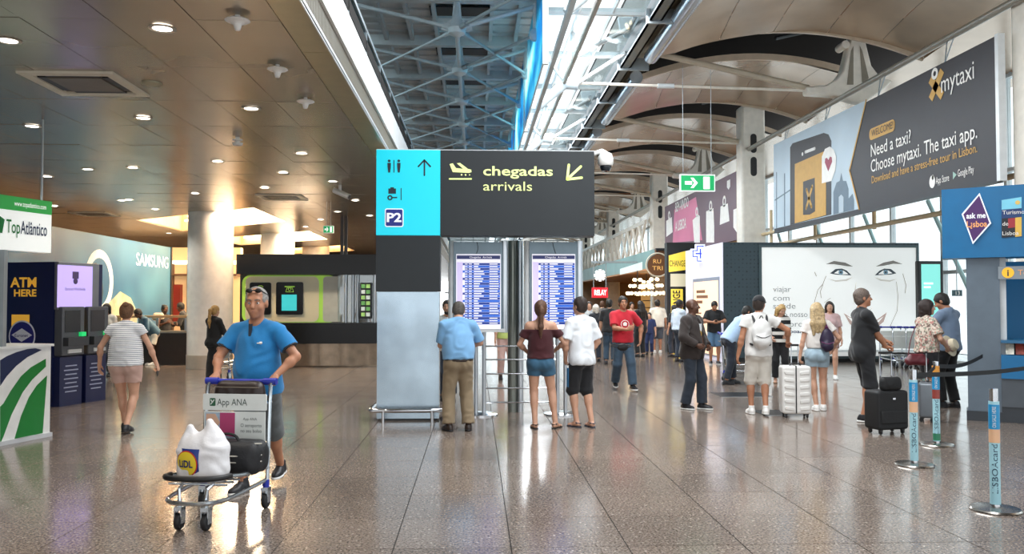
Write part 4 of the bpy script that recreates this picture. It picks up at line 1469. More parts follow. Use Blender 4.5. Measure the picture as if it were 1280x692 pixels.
MB().mm(6.95, q.x + .3, q.y, q.y + .15, 3.68, 3.76).build('arm', DARK, t)
# red shop sign
q0, q1 = AT(740, 372, 36), AT(760, 359, 36)
t = thing('shop_sign', (q0.x, 36, q0.z), 'red shop sign with white letters above the crowd', 'sign')
MB().mm(q0.x, q1.x, 36, 36.1, q0.z, q1.z).build('panel', emis('sign_red', '#cf1f2e', .5), t)
f = Face((q0.x, 36, q0.z), (1, 0, 0), (0, 0, 1))
text('lettering', 'RELAY', f, .1, .12, .22, emis('emblem_white', '', 0), t, width=q1.x - q0.x - .16, bold=.03)
for s in (.08, q1.x - q0.x - .08):
    MB().cyl((q0.x + s, 36.05, q1.z), (q0.x + s, 36.05, 3.4), .02, n=6).build('hanger', GREYS, t)
MB().mm(q0.x, 7.2, 36.0, 36.12, 3.36, 3.44).build('arm', GREYS, t)
# chandeliers of globe bulbs
BULB = emis('globe_bulb', '#ffe3b0', 5.5)
for k, (px, yy) in enumerate(((797, 34.5), (818, 33.6), (808, 38.0))):
    c = AT(px, 371, yy)
    c.z = 2.05
    t = thing('chandelier', (c.x, c.y, 2.98), ['chandelier of round globe bulbs above the man in the white shirt', 'chandelier of round globe bulbs beside the black exchange booth', 'chandelier of globe bulbs between two nearer ones'][k], 'chandelier', 'globe chandeliers of the cafe')
    MB().cyl((c.x, c.y, 2.98), (c.x, c.y, c.z), .02, n=6).build('stem', DARK, t)
    for lv, (n_, r_, dz) in enumerate(((8, .42, .0), (6, .3, .3), (4, .16, .55))):
        for i in range(n_):
            a_ = 2 * PI * i / n_ + lv
            p = Vector((c.x + r_ * math.cos(a_), c.y + r_ * math.sin(a_), c.z + dz))
            bu = MB().sphere(p, .07, 10, 6).build('bulb', BULB, t)
            MB().cyl((c.x, c.y, c.z + dz - .05), p, .01, n=5).build('arm', DARK, bu)
# bright teal poster stand and glazed exit right of the backlit poster
t = thing('poster_stand', (AT(1165, 450, 21).x, 21, 0), 'narrow dark stand with a turquoise lit poster beside the backlit wall', 'poster stand')
q0, q1 = AT(1149, 452, 21), AT(1179, 326, 21)
MB().mm(q0.x, q1.x, 21, 21.15, 0, q1.z).build('case', BLACK, t, bevel=.02)
a, b_ = AT(1153, 445, 21), AT(1175, 330, 21)
f = Face((a.x, 21, a.z), (1, 0, 0), (0, 0, 1))
plate('lit_poster', f, rect(0, 0, b_.x - a.x, b_.z - a.z), emis('poster_teal', '#7fd6cc', .8), t)
plate('poster_print', f, [rect(.06, (b_.z - a.z) * .78, .3, (b_.z - a.z) * .8), rect(.06, (b_.z - a.z) * .74, .24, (b_.z - a.z) * .76), rect(.06, .3, b_.x - a.x - .06, .9)], emis('poster_white', '#e9fffb', .9), t, .006)
q = AT(1197, 366, 19)
t = thing('gate_number_sign', (q.x, 19, q.z), 'small dark sign with the number 13 hanging by the glazed exit', 'sign')
MB().mm(q.x - .11, q.x + .11, 19, 19.05, q.z - .07, q.z + .07).build('panel', mat('number_panel', '#2c4a52', 0.4), t)
f = Face((q.x, 19, q.z), (1, 0, 0), (0, 0, 1))
text('lettering', '13', f, 0, -.045, .09, PWH, t, align='CENTER')
MB().cyl((q.x, 19.03, q.z + .07), (q.x, 19.03, 2.7), .012, n=6).build('stem', GREYS, t)
MB().cyl((q.x, 19.03, 2.7), (AT(1178, 330, 12.2).x + 1.2, 12.6, 2.7), .012, n=6).build('stem_arm', GREYS, t)

# ------------------------------------------------------------------ tourist information kiosk on the right edge
KU = Vector((.857, -.515, 0)).normalized()
KN = KU.cross(Vector((0, 0, 1)))            # faces the camera side
K0 = AT(1178, 323, 12.0)
t = thing('tourist_kiosk', (AT(1230, 525, 12.1).x, 12.1, 0), 'blue tourist information kiosk with a curved sign at the right edge', 'kiosk')
KB = mat('kiosk_blue', '#0b6698', 0.4, emit=.03, vary=.05)
zb, ztp = K0.z, AT(1178, 237, 12.0).z
mb = MB()
n_ = 12
vs, fs = [], []
for i in range(n_ + 1):
    a = 2.8 * i / n_
    bulge = .10 * math.sin(PI * min(1, a / 2.4))
    for z_ in (zb, ztp):
        vs.append(K0 + KU * a + KN * bulge + Vector((0, 0, z_ - K0.z)))
for i in range(n_ + 1):
    a = 2.8 * i / n_
    for z_ in (zb, ztp):
        vs.append(K0 + KU * a - KN * .5 + Vector((0, 0, z_ - K0.z)))
o_ = 2 * (n_ + 1)
for i in range(n_):
    fs += [(2 * i, 2 * i + 2, 2 * i + 3, 2 * i + 1), (o_ + 2 * i, o_ + 2 * i + 1, o_ + 2 * i + 3, o_ + 2 * i + 2), (2 * i + 1, 2 * i + 3, o_ + 2 * i + 3, o_ + 2 * i + 1), (2 * i, o_ + 2 * i, o_ + 2 * i + 2, 2 * i + 2)]
fs += [(0, 1, o_ + 1, o_), (2 * n_, o_ + 2 * n_, o_ + 2 * n_ + 1, 2 * n_ + 1)]
mb.add(vs, fs)
mb.build('sign_fascia', KB, t)
f = Face(K0 + KN * .1, KU, (0, 0, 1))


def pk2(px, py):
    # intersect the pixel ray with the fascia plane
    d = ray(px, py)
    o0 = Vector((0, 0, CAM_Z))
    s_ = (f.o - o0).dot(f.n) / d.dot(f.n)
    p = o0 + d * s_
    return ((p - f.o).dot(f.u), (p - f.o).dot(f.v))


dia = [pk2(*q) for q in ((1224.5, 241), (1239, 279), (1216, 305), (1202, 267.5))]
em = plate('diamond_emblem', f, dia, mat('emblem_white_border', '#eef3f8', 0.4, emit=.2, vary=0), t)
c = (sum(p[0] for p in dia) / 4, sum(p[1] for p in dia) / 4)
plate('diamond_field', f, [((p[0] - c[0]) * .88 + c[0], (p[1] - c[1]) * .9 + c[1]) for p in dia], mat('emblem_purple', '#4b1e63', 0.4, vary=0), em, .006)
a, b_ = pk2(1208, 273), pk2(1232, 270)
text('lettering', 'ask me', f, a[0], a[1], .075, mat('emblem_white_border', '', 0), em, width=b_[0] - a[0], d0=.01, bold=.025)
a, b_ = pk2(1208.5, 284), pk2(1234, 283)
text('lettering', 'L¿sboa', f, a[0], a[1], .085, mat('emblem_orange', '#e8a268', 0.4, emit=.15, vary=0), em, width=b_[0] - a[0], d0=.01, bold=.02)
for nm, q, m_ in (('logo_sky', ((1252, 250), (1277, 246), (1277, 260), (1252, 262)), mat('logo_sky', '#7fd0e8', 0.4)), ('logo_navy', ((1252, 262), (1277, 260), (1277, 271), (1252, 273)), mat('logo_navy', '#14386e', 0.4)),
                  ('logo_black', ((1252, 273), (1277, 271), (1277, 294.5), (1252, 297)), mat('logo_black', '#141821', 0.4))):
    plate(nm, f, [pk2(*p) for p in q], m_, t)
plate('logo_sun', f, disc(*pk2(1272, 253), .03, n=14), mat('logo_sun', '#e8c46a', 0.4), t, .006)
plate('logo_red', f, [pk2(*p) for p in ((1260, 273), (1269, 272), (1269, 284), (1260, 285))], mat('logo_red', '#a32a35', 0.4), t, .006)
plate('logo_yellow', f, [pk2(*p) for p in ((1269, 272), (1277, 271), (1277, 295), (1269, 296))], mat('logo_yellow', '#e2b74e', 0.4), t, .006)
for s, y_ in (('Turismo', 268), ('de', 282), ('Lisboa', 294)):
    a = pk2(1253, y_)
    text('lettering', s, f, a[0], a[1], .055, PWH, t, d0=.01)
# pillar, counter, back wall
def Kp(a, d, z):
    return K0 + KU * a - KN * d + Vector((0, 0, z - K0.z))


def kbox(a0, a1, d0, d1, z0, z1, name, m_, bevel=0):
    vs = [Kp(a, d, z) for a in (a0, a1) for d in (d0, d1) for z in (z0, z1)]
    return MB().add(vs, [(0, 2, 3, 1), (4, 5, 7, 6), (0, 1, 5, 4), (2, 6, 7, 3), (0, 4, 6, 2), (1, 3, 7, 5)]).build(name, m_, t, bevel=bevel)


kbox(.30, .72, .08, .5, .14, zb, 'pillar', mat('kiosk_grey', '#5f6b76', 0.35, 0.3))
kbox(.28, .74, .06, .52, 0, .14, 'pillar_base', mat('kiosk_base', '#2b3036', 0.4))
kbox(.72, .8, .2, .5, .9, zb, 'white_post', STEELW)
kbox(.72, 3.2, .05, .5, .22, .62, 'base_panel', mat('kiosk_base_grey', '#4a5057', 0.4))
kbox(.72, 3.2, .07, .5, 0, .22, 'plinth', mat('kiosk_base', '', 0))
kbox(.72, 3.2, .02, .5, .62, .95, 'counter_front', KB)
kbox(.72, 3.2, -.02, .55, 1.12, 1.16, 'counter_top', mat('kiosk_top', '#1c5f86', 0.3))
kbox(.72, 3.2, .3, .5, .95, 1.12, 'shelf_back', DARK)
kbox(.72, 3.2, 1.6, 1.7, 0, zb, 'back_wall', mat('kiosk_back', '#0b5b88', 0.5, emit=.05, vary=0))
kbox(.7, 3.2, .02, .08, 2.02, 2.2, 'name_strip', mat('strip_grey', '#8b949c', 0.4))
kbox(1.5, 2.3, 1.5, 1.6, 1.35, 1.95, 'screen', mat('screen_black', '#070a0e', 0.2))
f = Face(Kp(.7, .018, 2.02), KU, (0, 0, 1))
plate('information_disc', f, disc(.12, .09, .075), mat('info_yellow', '#f0b52a', 0.4, emit=.25, vary=0), t)
text('lettering', 'i', f, .12, .045, .09, INK, t, align='CENTER', d0=.006, bold=.02)
text('lettering', 'Tourism info', f, .24, .055, .075, mat('emblem_orange', '', 0), t)
f = Face(Kp(.9, 1.59, 1.2), KU, (0, 0, 1))
text('lettering', 'GET YOUR TICKETS HERE', f, .2, .03, .06, PWH, t)
text('lettering', 'LISBON', f, .4, .78, .1, PWH, t)
rb = random.Random(3)
for k in range(13):
    a = .78 + k * .12
    cols = ['#d8d4c6', '#8d3b2f', '#2b2f36', '#b5552c', '#6d7d4c', '#e6dfce', '#993344']
    q = Kp(a, .1, .98)
    br_ = MB()
    vs = [Kp(aa, dd + (zz - .96) * .5, zz) for aa in (a, a + .1) for dd in (.06, .075) for zz in (.96, 1.11)]
    br_.add(vs, [(0, 2, 3, 1), (4, 5, 7, 6), (0, 1, 5, 4), (2, 6, 7, 3), (0, 4, 6, 2), (1, 3, 7, 5)])
    b2 = br_.build('brochure', mat('brochure_%d' % (k % 7), cols[k % 7], 0.5, vary=.4, scale=20))
    tag(b2, 'colourful brochure in the rack on the kiosk counter', 'brochure', 'brochures on the kiosk counter')


# ------------------------------------------------------------------ queue stanchions
SLEEVE = mat('sleeve_pale_blue', '#a5d3de', 0.35)
SLB = mat('sleeve_blue', '#1f8fc4', 0.35)
SLO = mat('sleeve_peach', '#e2b48e', 0.35)
BASEM = mat('stanchion_base', '#a59f98', 0.22, 0.95)


def stanchion(px, py, label, extra):
    g = GP(px, py)
    t = thing('queue_stanchion', g, label, 'stanchion', 'queue stanchions with printed sleeves')
    MB().lathe([(0, 0), (.19, 0), (.195, .008), (.185, .02), (.05, .035), (0, .036)], (0, 0, 0), 32).build('base', BASEM, t, world=False)
    MB().lathe([(.033, .03), (.033, .99), (.0, .995)], (0, 0, 0), 20).build('post', CHROME, t, world=False)
    MB().lathe([(.04, .05), (.04, .885)], (0, 0, 0), 24).build('sleeve', SLEEVE, t, world=False)
    MB().lathe([(.042, .66), (.042, .86)], (0, 0, 0), 24).build('blue_label', SLB, t, world=False)
    MB().lathe([(.0415, .55), (.0415, .66)], (0, 0, 0), 24).build('colour_band', SLO if extra == 0 else mat('sleeve_red', '#8e3c34', 0.4), t, world=False)
    if extra:
        MB().lathe([(.0415, .86), (.0415, .94)], (0, 0, 0), 24).build('colour_band', mat('sleeve_orange', '#e09a3f', 0.4), t, world=False)
        MB().lathe([(.0415, .06), (.0415, .14)], (0, 0, 0), 24).build('colour_band', mat('sleeve_green', '#2f7d5b', 0.4), t, world=False)
    # lettering turned towards the hall, wrapped round the sleeve
    f = Face((0, 0, 0), (1, 0, 0), (0, 0, 1))
    for s, x_, z_, hh, wd, m_ in (('LISBOAcard', .022, .14, .045, .4, mat('sleeve_ink', '#1d3c55', 0.4)), ('ON SALE HERE', .014, .675, .028, .17, PWH)):
        o = text('lettering', s, f, x_, z_, hh, m_, t, width=wd, rot=PI / 2, world=False, d0=0, depth=0)
        me = o.data
        rr_ = .0425 if m_ is not PWH else .0435
        for v in me.vertices:
            an = v.co.x / rr_
            v.co.x, v.co.y = rr_ * math.sin(an), -rr_ * math.cos(an)
    t.rotation_euler = (0, 0, math.atan2(-g.x, g.y) * -1 * -1)
    return g


g1 = stanchion(1143, 581, 'pale blue sleeved queue stanchion between the other two, nearer the black suitcase', 0)
g2 = stanchion(1171, 556, 'queue stanchion with orange and red bands, farthest of the three', 1)
g3 = stanchion(1244.5, 637, 'pale blue sleeved queue stanchion nearest the camera', 0)
for a, b_, lab in ((g1, Kp(1.6, -.1, 0), 'black belt from the middle stanchion to the kiosk'), (g2, Kp(.5, -.02, 0), 'black belt from the farthest stanchion to the kiosk pillar'), (g1, g2, 'short black belt between the two farther stanchions')):
    p = Vector((a.x, a.y, .935)); q = Vector((b_[0], b_[1], .935))
    d = (q - p).normalized()
    n_ = Vector((-d.y, d.x, 0)) * .002
    vs, fs = [], []
    N_ = 12
    for i in range(N_ + 1):
        s_ = i / N_
        c = p + d * .045 + (q - p - d * .09) * s_ - Vector((0, 0, .06 * math.sin(PI * s_)))
        vs += [c - n_ + Vector((0, 0, -.025)), c - n_ + Vector((0, 0, .025)), c + n_ + Vector((0, 0, .025)), c + n_ + Vector((0, 0, -.025))]
    for i in range(N_):
        k = 4 * i
        for j in range(4): fs.append((k + j, k + (j + 1) % 4, k + 4 + (j + 1) % 4, k + 4 + j))
    o = MB().add(vs, fs).build('queue_belt', mat('belt_black', '#101114', 0.7))
    tag(o, lab, 'belt', 'queue belts')

# ------------------------------------------------------------------ travel agency counter and sign at the left edge
GRE = mat('agency_green', '#1d7d36', 0.35)
AGW = mat('agency_white', '#e9ebea', 0.3)
AGN = mat('agency_navy', '#16224a', 0.35)
A = GP(62, 545)
B_ = GP(0, 557)
d = (A - B_).normalized()
N0 = A - d * 2.2
nrm = d.cross(Vector((0, 0, 1)))
HC = 1.14
t = thing('agency_counter', (A + N0) / 2 - nrm * .3, 'white travel agency counter with green and navy curved stripes', 'counter')
def pbox(p, u, n, a0, a1, d0, d1, z0, z1, name, m_, parent, bevel=0):
    vs = [Vector((p.x, p.y, 0)) + u * a + n * dd + Vector((0, 0, z)) for a in (a0, a1) for dd in (d0, d1) for z in (z0, z1)]
    return MB().add(vs, [(0, 1, 3, 2), (4, 6, 7, 5), (0, 4, 5, 1), (2, 3, 7, 6), (0, 2, 6, 4), (1, 5, 7, 3)]).build(name, m_, parent, bevel=bevel)


pbox(N0, d, nrm, 0, 2.2, -.6, 0, .05, HC, 'body', AGW, t)
pbox(N0, d, nrm, 0, 2.22, -.62, .025, 0, .05, 'plinth', mat('agency_plinth', '#c7cbd0', 0.35), t)
pbox(N0, d, nrm, -.02, 2.22, -.64, .03, HC, HC + .03, 'counter_top', AGW, t)
f = Face(N0, d, (0, 0, 1))


def onf(f, px, py):
    dd = ray(px, py)
    o0 = Vector((0, 0, CAM_Z))
    s_ = (f.o - o0).dot(f.n) / dd.dot(f.n)
    p = o0 + dd * s_
    return ((p - f.o).dot(f.u), (p - f.o).dot(f.v))


def band(lo, hi):
    return [onf(f, *p) for p in lo] + [onf(f, *p) for p in hi[::-1]]


plate('navy_stripe', f, band([(0, 482), (8, 470), (20, 457), (34, 446), (52, 437)], [(0, 450), (8, 445), (20, 440), (34, 436), (44, 435)]), AGN, t)
plate('green_stripe', f, band([(0, 554), (4, 545), (14, 518), (28, 490), (40, 474), (57, 458)], [(0, 508), (4, 504), (14, 487), (26, 470), (38, 459), (57, 448)]), GRE, t)
plate('green_stripe', f, [onf(f, *p) for p in ((18, 548), (26, 520), (36, 496), (46, 481), (58.5, 469), (53, 541))], GRE, t)
q0 = onf(f, 62, 316); q1 = onf(f, 62, 252)
t = thing('agency_sign', f.pt(q0[0] - 1.0, q0[1]), 'white and green overhead sign of the travel agency at the left edge', 'sign')
f2 = Face(f.pt(q0[0] - 2.0, q0[1], .02), f.u, f.v)
Hs = q1[1] - q0[1]
plate('panel', f2, rect(0, 0, 2.0, Hs), mat('agency_sign_white', '#eef1ee', 0.35, emit=.35, vary=0), t, -.12, .12)
plate('green_band', f2, rect(0, Hs * .74, 2.0, Hs), mat('agency_sign_green', '#38a44a', 0.35, emit=.2, vary=0), t)
a, b_ = onf(f2, 17, 264), onf(f2, 57, 264)
text('lettering', 'www.topatlantico.com', f2, a[0], Hs * .83, .06, mat('agency_sign_white', '', 0), t, width=b_[0] - a[0], d0=.006, bold=.01)
a, b_ = onf(f2, 7, 290), onf(f2, 58, 295)
w_ = b_[0] - a[0]
text('lettering', 'Top', f2, a[0], Hs * .32, .16, GRE, t, width=w_ * .33, d0=.006, bold=.01)
text('lettering', 'Atlântico', f2, a[0] + w_ * .34, Hs * .32, .16, AGN, t, width=w_ * .66, d0=.006, bold=.01)
plate('leaf_emblem', f2, [[(a[0] - .3, Hs * .3), (a[0] - .05, Hs * .3), (a[0] - .02, Hs * .55), (a[0] - .1, Hs * .62)], [(a[0] - .35, Hs * .4), (a[0] - .2, Hs * .55), (a[0] - .12, Hs * .66), (a[0] - .3, Hs * .66)]], GRE, t)
for k in (0.3, 1.9):
    p = f2.pt(k, Hs, -.06)
    MB().cyl(p, (p.x, p.y, CZ), .015, n=6).build('hanger', GREYS, t)
p = f2.pt(onf(f2, 7, 330)[0], 0, -.06)
MB().mm(p.x - .05, p.x + .05, p.y - .04, p.y + .04, HC + .03, p.z + .02).build('support_post', GREYS, t)

# ------------------------------------------------------------------ cash machine block
A = GP(66, 508.5)
B_ = GP(126, 499)
u = (B_ - A).normalized()
n = u.cross(Vector((0, 0, 1)))
LW = (B_ - A).length
HT = AT(66, 327, A.y).z
t = thing('cash_machine_block', (A + B_) / 2 - n * .5, 'navy cash machine block with a lilac screen and two machines', 'cash machine')
NV = mat('atm_navy', '#15204f', 0.35)
pbox(A, u, n, 0, LW + .02, -.95, -.02, 0, HT, 'body', NV, t)
AMB2 = mat('atm_amber', '#f0b440', 0.4, emit=.25, vary=0)
f = Face(Vector((A.x, A.y, 0)) - n * .02, u, (0, 0, 1))
c0, c1 = onf(f, 67, 387), onf(f, 119, 330)
pbox(A, u, n, .01, LW * .86, -.02, .06, c0[1], c1[1], 'monitor', mat('atm_bezel', '#82858c', 0.35, 0.3), t, bevel=.01)
fs_ = Face(Vector((A.x, A.y, 0)) + n * .062, u, (0, 0, 1))
s0, s1 = onf(fs_, 71, 384), onf(fs_, 115.5, 333)
sc_ = plate('monitor_screen', fs_, rect(s0[0], s0[1], s1[0], s1[1]), emis('atm_lilac', '#bda9ea', .8), t)
cx = (s0[0] + s1[0]) / 2
plate('screen_emblem', fs_, [rect(cx - .07, s1[1] - .22, cx + .07, s1[1] - .1), disc(cx, s1[1] - .26, .05)], mat('screen_emblem_mix', '#5b4a7a', 0.4), sc_, .006)
text('lettering', 'Euronet Worldwide', fs_, cx, s0[1] + .28, .05, mat('screen_emblem_mix', '', 0), sc_, align='CENTER', width=.45, d0=.006)
GREYA = mat('atm_grey', '#5d6066', 0.4, 0.2)
for k, (pa, pb) in enumerate(((67, 95), (100, 125))):
    a0 = onf(f, pa, 450)[0]; a1 = onf(f, pb, 450)[0]
    mach = pbox(A, u, n, a0, a1, -.02, .14, .82, 1.62, 'machine', GREYA, t, bevel=.015)
    pbox(A, u, n, a0 + .05, a1 - .1, .135, .146, 1.2, 1.56, 'machine_screen', mat('atm_screen_dark', '#20242b', 0.2), mach)
    pbox(A, u, n, a0 + .02, a1 - .02, .14, .24, .98, 1.12, 'keypad_shelf', mat('atm_shelf', '#3b3e44', 0.4), mach)
    pbox(A, u, n, a1 - .13, a1 - .03, .14, .2, 1.13, 1.2, 'card_slot_light', emis('atm_green', '#23c46b', .8), mach)
    pbox(A, u, n, a0 + .12, a1 - .08, .14, .16, .86, .92, 'cash_slot', AGW, mach)
    pbox(A, u, n, a0 + .0, a1 - .0, -.02, .1, 0.0, .8, 'lower_cabinet', NV, t)
    fl_ = Face(Vector((A.x, A.y, 0)) + n * .1, u, (0, 0, 1))
    pr = []
    for j in range(7): pr.append(rect(a0 + .12 - (j % 2) * .03, .22 + j * .07, a1 - .12 + (j % 2) * .03, .24 + j * .07))
    plate('cabinet_print', fl_, pr, mat('atm_print', '#a9b3cf', 0.4), t)
a0 = onf(f, 96, 450)[0]
plate('amber_strip', f, rect(a0 + .01, .85, a0 + .07, 1.75), AMB2, t, .002, .02)
# side facing the camera, with the big lettering
f3 = Face(Vector((A.x, A.y, 0)) - u * .001 - n * .95, n, (0, 0, 1))
f3 = Face(f3.pt(0, 0), n, (0, 0, 1))
if f3.n.y > 0:
    f3 = Face(Vector((A.x, A.y, 0)) - n * .02, -n, (0, 0, 1))
a, b_ = onf(f3, 13, 371), onf(f3, 46, 359)
text('lettering', 'ATM', f3, a[0], onf(f3, 20, 358.5)[1], .155, AMB2, t, width=onf(f3, 46, 350)[0] - a[0], bold=.03)
text('lettering', 'HERE', f3, onf(f3, 18, 360)[0], onf(f3, 20, 370)[1], .11, AMB2, t, width=onf(f3, 46, 350)[0] - onf(f3, 18, 350)[0], bold=.03)
a, b_ = onf(f3, 14, 440), onf(f3, 37, 393)
plate('amber_panel', f3, rect(a[0], a[1], b_[0], b_[1]), AMB2, t)
c = onf(f3, 28, 420)
dsc = plate('round_emblem', f3, disc(c[0], c[1], .26, n=32), mat('atm_white', '#e8e9f2', 0.4), t, .006)
plate('round_emblem_field', f3, disc(c[0], c[1], .235, n=32), mat('atm_purple', '#2a2a7d', 0.4), dsc, .01)
plate('round_emblem_diamond', f3, [(c[0] - .2, c[1] + .02), (c[0], c[1] - .09), (c[0] + .2, c[1] + .02), (c[0], c[1] + .13)], mat('atm_white', '', 0), dsc, .014)
text('lettering', 'Euronet', f3, c[0], c[1] - .01, .05, mat('atm_purple', '', 0), dsc, align='CENTER', width=.26, d0=.018)
plate('round_emblem_band', f3, rect(c[0] - .17, c[1] - .15, c[0] + .17, c[1] - .11), mat('atm_white', '', 0), dsc, .014)

# ------------------------------------------------------------------ big blue advertising wall
WX = -9.72
t = thing('advertising_wall', (WX - .1, 20.5, 0), 'large pale blue advertising wall with a white letter ring', 'billboard')
yN, yF = 13.0, ONX(213, 340, WX)[0]
zW = ONX(213, 309, WX)[1]


def seawall():
    m = mat('sea_print', '#3f7896', 0.45, vary=.0)
    nt = m.node_tree
    g = nt.nodes.new('ShaderNodeTexNoise'); g.inputs['Scale'].default_value = .35; g.inputs['Detail'].default_value = 2
    rp = nt.nodes.new('ShaderNodeValToRGB')
    e = rp.color_ramp.elements
    e[0].position = .35; e[0].color = (*lin('#235c80'), 1)
    e[1].position = .65; e[1].color = (*lin('#5593b2'), 1)
    nt.links.new(nt.nodes['Texture Coordinate'].outputs['Object'], g.inputs['Vector'])
    nt.links.new(g.outputs['Fac'], rp.inputs['Fac'])
    b = nt.nodes['Principled BSDF']
    nt.links.new(rp.outputs['Color'], b.inputs['Base Color'])
    nt.links.new(rp.outputs['Color'], b.inputs['Emission Color'])
    b.inputs['Emission Strength'].default_value = .05
    return m


MB().mm(WX - .25, WX, yN, yF, 0, zW).build('panel', seawall(), t)
MB().mm(WX - .3, WX + .03, yF, yF + .08, 0, zW + .02).build('edge_frame', DARK, t)
f = Face((WX, yN, 0), (0, 1, 0), (0, 0, 1))
a, b_ = onf(f, 170, 331), onf(f, 210, 331)
text('lettering', 'SAMSUNG', f, a[0], a[1] - .0, .36, emis('wall_letters', '#e9f2f8', .5), t, width=b_[0] - a[0], bold=.006)
c = onf(f, 124, 352)
plate('ring_print', f, ringpolys(c[0], c[1], .62, .84, 32), mat('ring_white', '#d7e6ec', 0.5), t)
plate('figure_print', f, [onf(f, *p) for p in ((112, 330), (120, 328), (126, 340), (129, 365), (127, 380), (123, 366), (119, 345))], mat('figure_dark', '#33475a', 0.5), t, .006)
plate('rock_print', f, [onf(f, *p) for p in ((130, 400), (136, 378), (150, 364), (163, 372), (172, 392), (170, 410), (130, 415))], mat('rock_sand', '#b9b79a', 0.6, vary=.3, scale=3), t, .006)

# ------------------------------------------------------------------ cafe counter and rail behind the pillar
CY = 23.2
t = thing('cafe_counter', (AT(185, 450, CY).x, CY, 0), 'dark cafe counter with a steel top and wooden rail beside the pillar', 'counter')
xa, xb = AT(60, 450, CY).x, AT(241, 450, CY).x
ztop = AT(200, 416, CY).z
MB().mm(xa, xb, CY, CY + .6, 0, ztop).build('body', mat('counter_dark', '#3a302a', 0.3, 0.3), t)
MB().mm(xa, xb, CY - .05, CY + .65, ztop, ztop + .05).build('top', mat('counter_metal', '#a39a8d', 0.3, 0.6), t)
zr = AT(200, 397, CY).z
MB().mm(xa, xb, CY + .1, CY + .5, zr, zr + .06).build('rail', mat('rail_wood', '#a08765', 0.35), t)
for px in (192, 228):
    x = AT(px, 405, CY).x
    MB().mm(x - .03, x + .03, CY + .25, CY + .33, ztop + .05, zr).build('rail_post', BRUSH, t)
for k, px in enumerate((200, 214, 229)):
    p = AT(px, 408, CY + 1.0)
    ch = thing('cafe_stool', (p.x, CY + 1.0, 0), ['cafe stool under the woman with the handbag', 'empty bar stool behind the cafe counter', 'bar stool left of the man in the dark suit', 'bar stool behind the pillar edge'][k], 'stool', 'bar stools of the cafe')
    MB().lathe([(0, .70), (.18, .70), (.18, .74), (0, .75)], (0, 0, 0), 16).build('seat', mat('stool_cream', '#c9b79a', 0.5), ch, world=False)
    for a_ in range(4):
        MB().cyl((.05 * math.cos(a_ * PI / 2), .05 * math.sin(a_ * PI / 2), .70), (.2 * math.cos(a_ * PI / 2), .2 * math.sin(a_ * PI / 2), 0), .012, n=6).build('leg', CHROME, ch, world=False)
# lit bar behind
t = thing('cafe_bar', (-9, 30, 0), 'warm lit back bar with shelves seen between the blue wall and the pillar', 'bar')
x0_, x1_ = AT(150, 380, 30).x, AT(300, 380, 30).x
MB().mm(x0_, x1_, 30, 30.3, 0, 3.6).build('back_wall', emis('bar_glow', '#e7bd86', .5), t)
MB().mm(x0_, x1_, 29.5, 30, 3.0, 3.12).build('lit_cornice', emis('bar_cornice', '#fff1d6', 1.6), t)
MB().mm(x0_, x1_, 29.5, 30, 2.6, 2.66).build('shelf', mat('bar_wood', '#6d4a2e', 0.5), t)
for px in (216, 238):
    x = AT(px, 350, 29.8).x
    MB().mm(x - .06, x + .06, 29.6, 29.8, 0, 3.0).build('post', mat('bar_wood', '', 0), t)
q = AT(223, 375, 29.5)
MB().mm(q.x - .25, q.x - .02, 29.7, 29.98, 1.0, 2.3).build('red_panel', mat('bar_red', '#8d2a1c', 0.5), t)

# ------------------------------------------------------------------ dark phone booth with rounded light wall
PY = 22.6
def W(px, py, y=PY):
    return AT(px, py, y)


t = thing('phone_booth', (W(390, 450).x, PY + .5, 0), 'long dark booth with a rounded cream wall, lime edges and two black panels', 'booth')
BLK = mat('booth_black', '#0a0b0d', 0.25, spec=.3)
xl, xr = W(296, 400).x, W(474, 400).x
MB().mm(xl, xr, PY - .1, PY + 2.5, W(400, 343).z, W(400, 318).z).build('fascia', BLK, t)
CRM = mat('booth_cream', '#d3cfb4', 0.4, emit=.04, vary=0)
LIM = mat('booth_lime', '#9fcf52', 0.4, emit=.25, vary=0)
zA, zB_ = W(350, 404).z, W(350, 343).z
f = Face((xl, PY + .25, zA), (1, 0, 0), (0, 0, 1))
fx_ = lambda px, py: (W(px, py, PY + .25).x - xl, W(px, py, PY + .25).z - zA)
MB().mm(xl, xr, PY + .27, PY + .4, .0, zB_).build('back_wall', mat('booth_back', '#23272b', 0.4), t)
a, b_ = fx_(303, 403), fx_(421, 344)
plate('lime_edge', f, rrect(a[0], a[1], b_[0], b_[1], .2), LIM, t, 0, .05)
plate('cream_wall', f, rrect(a[0] + .09, a[1] + .02, fx_(399, 400)[0], b_[1] - .03, .16), CRM, t, .05, .02)
plate('inner_panel', f, rrect(fx_(404, 400)[0], a[1] + .02, b_[0] + .4, b_[1] - .03, .1), mat('booth_inner', '#b9bdb4', 0.3), t, .052, .01)
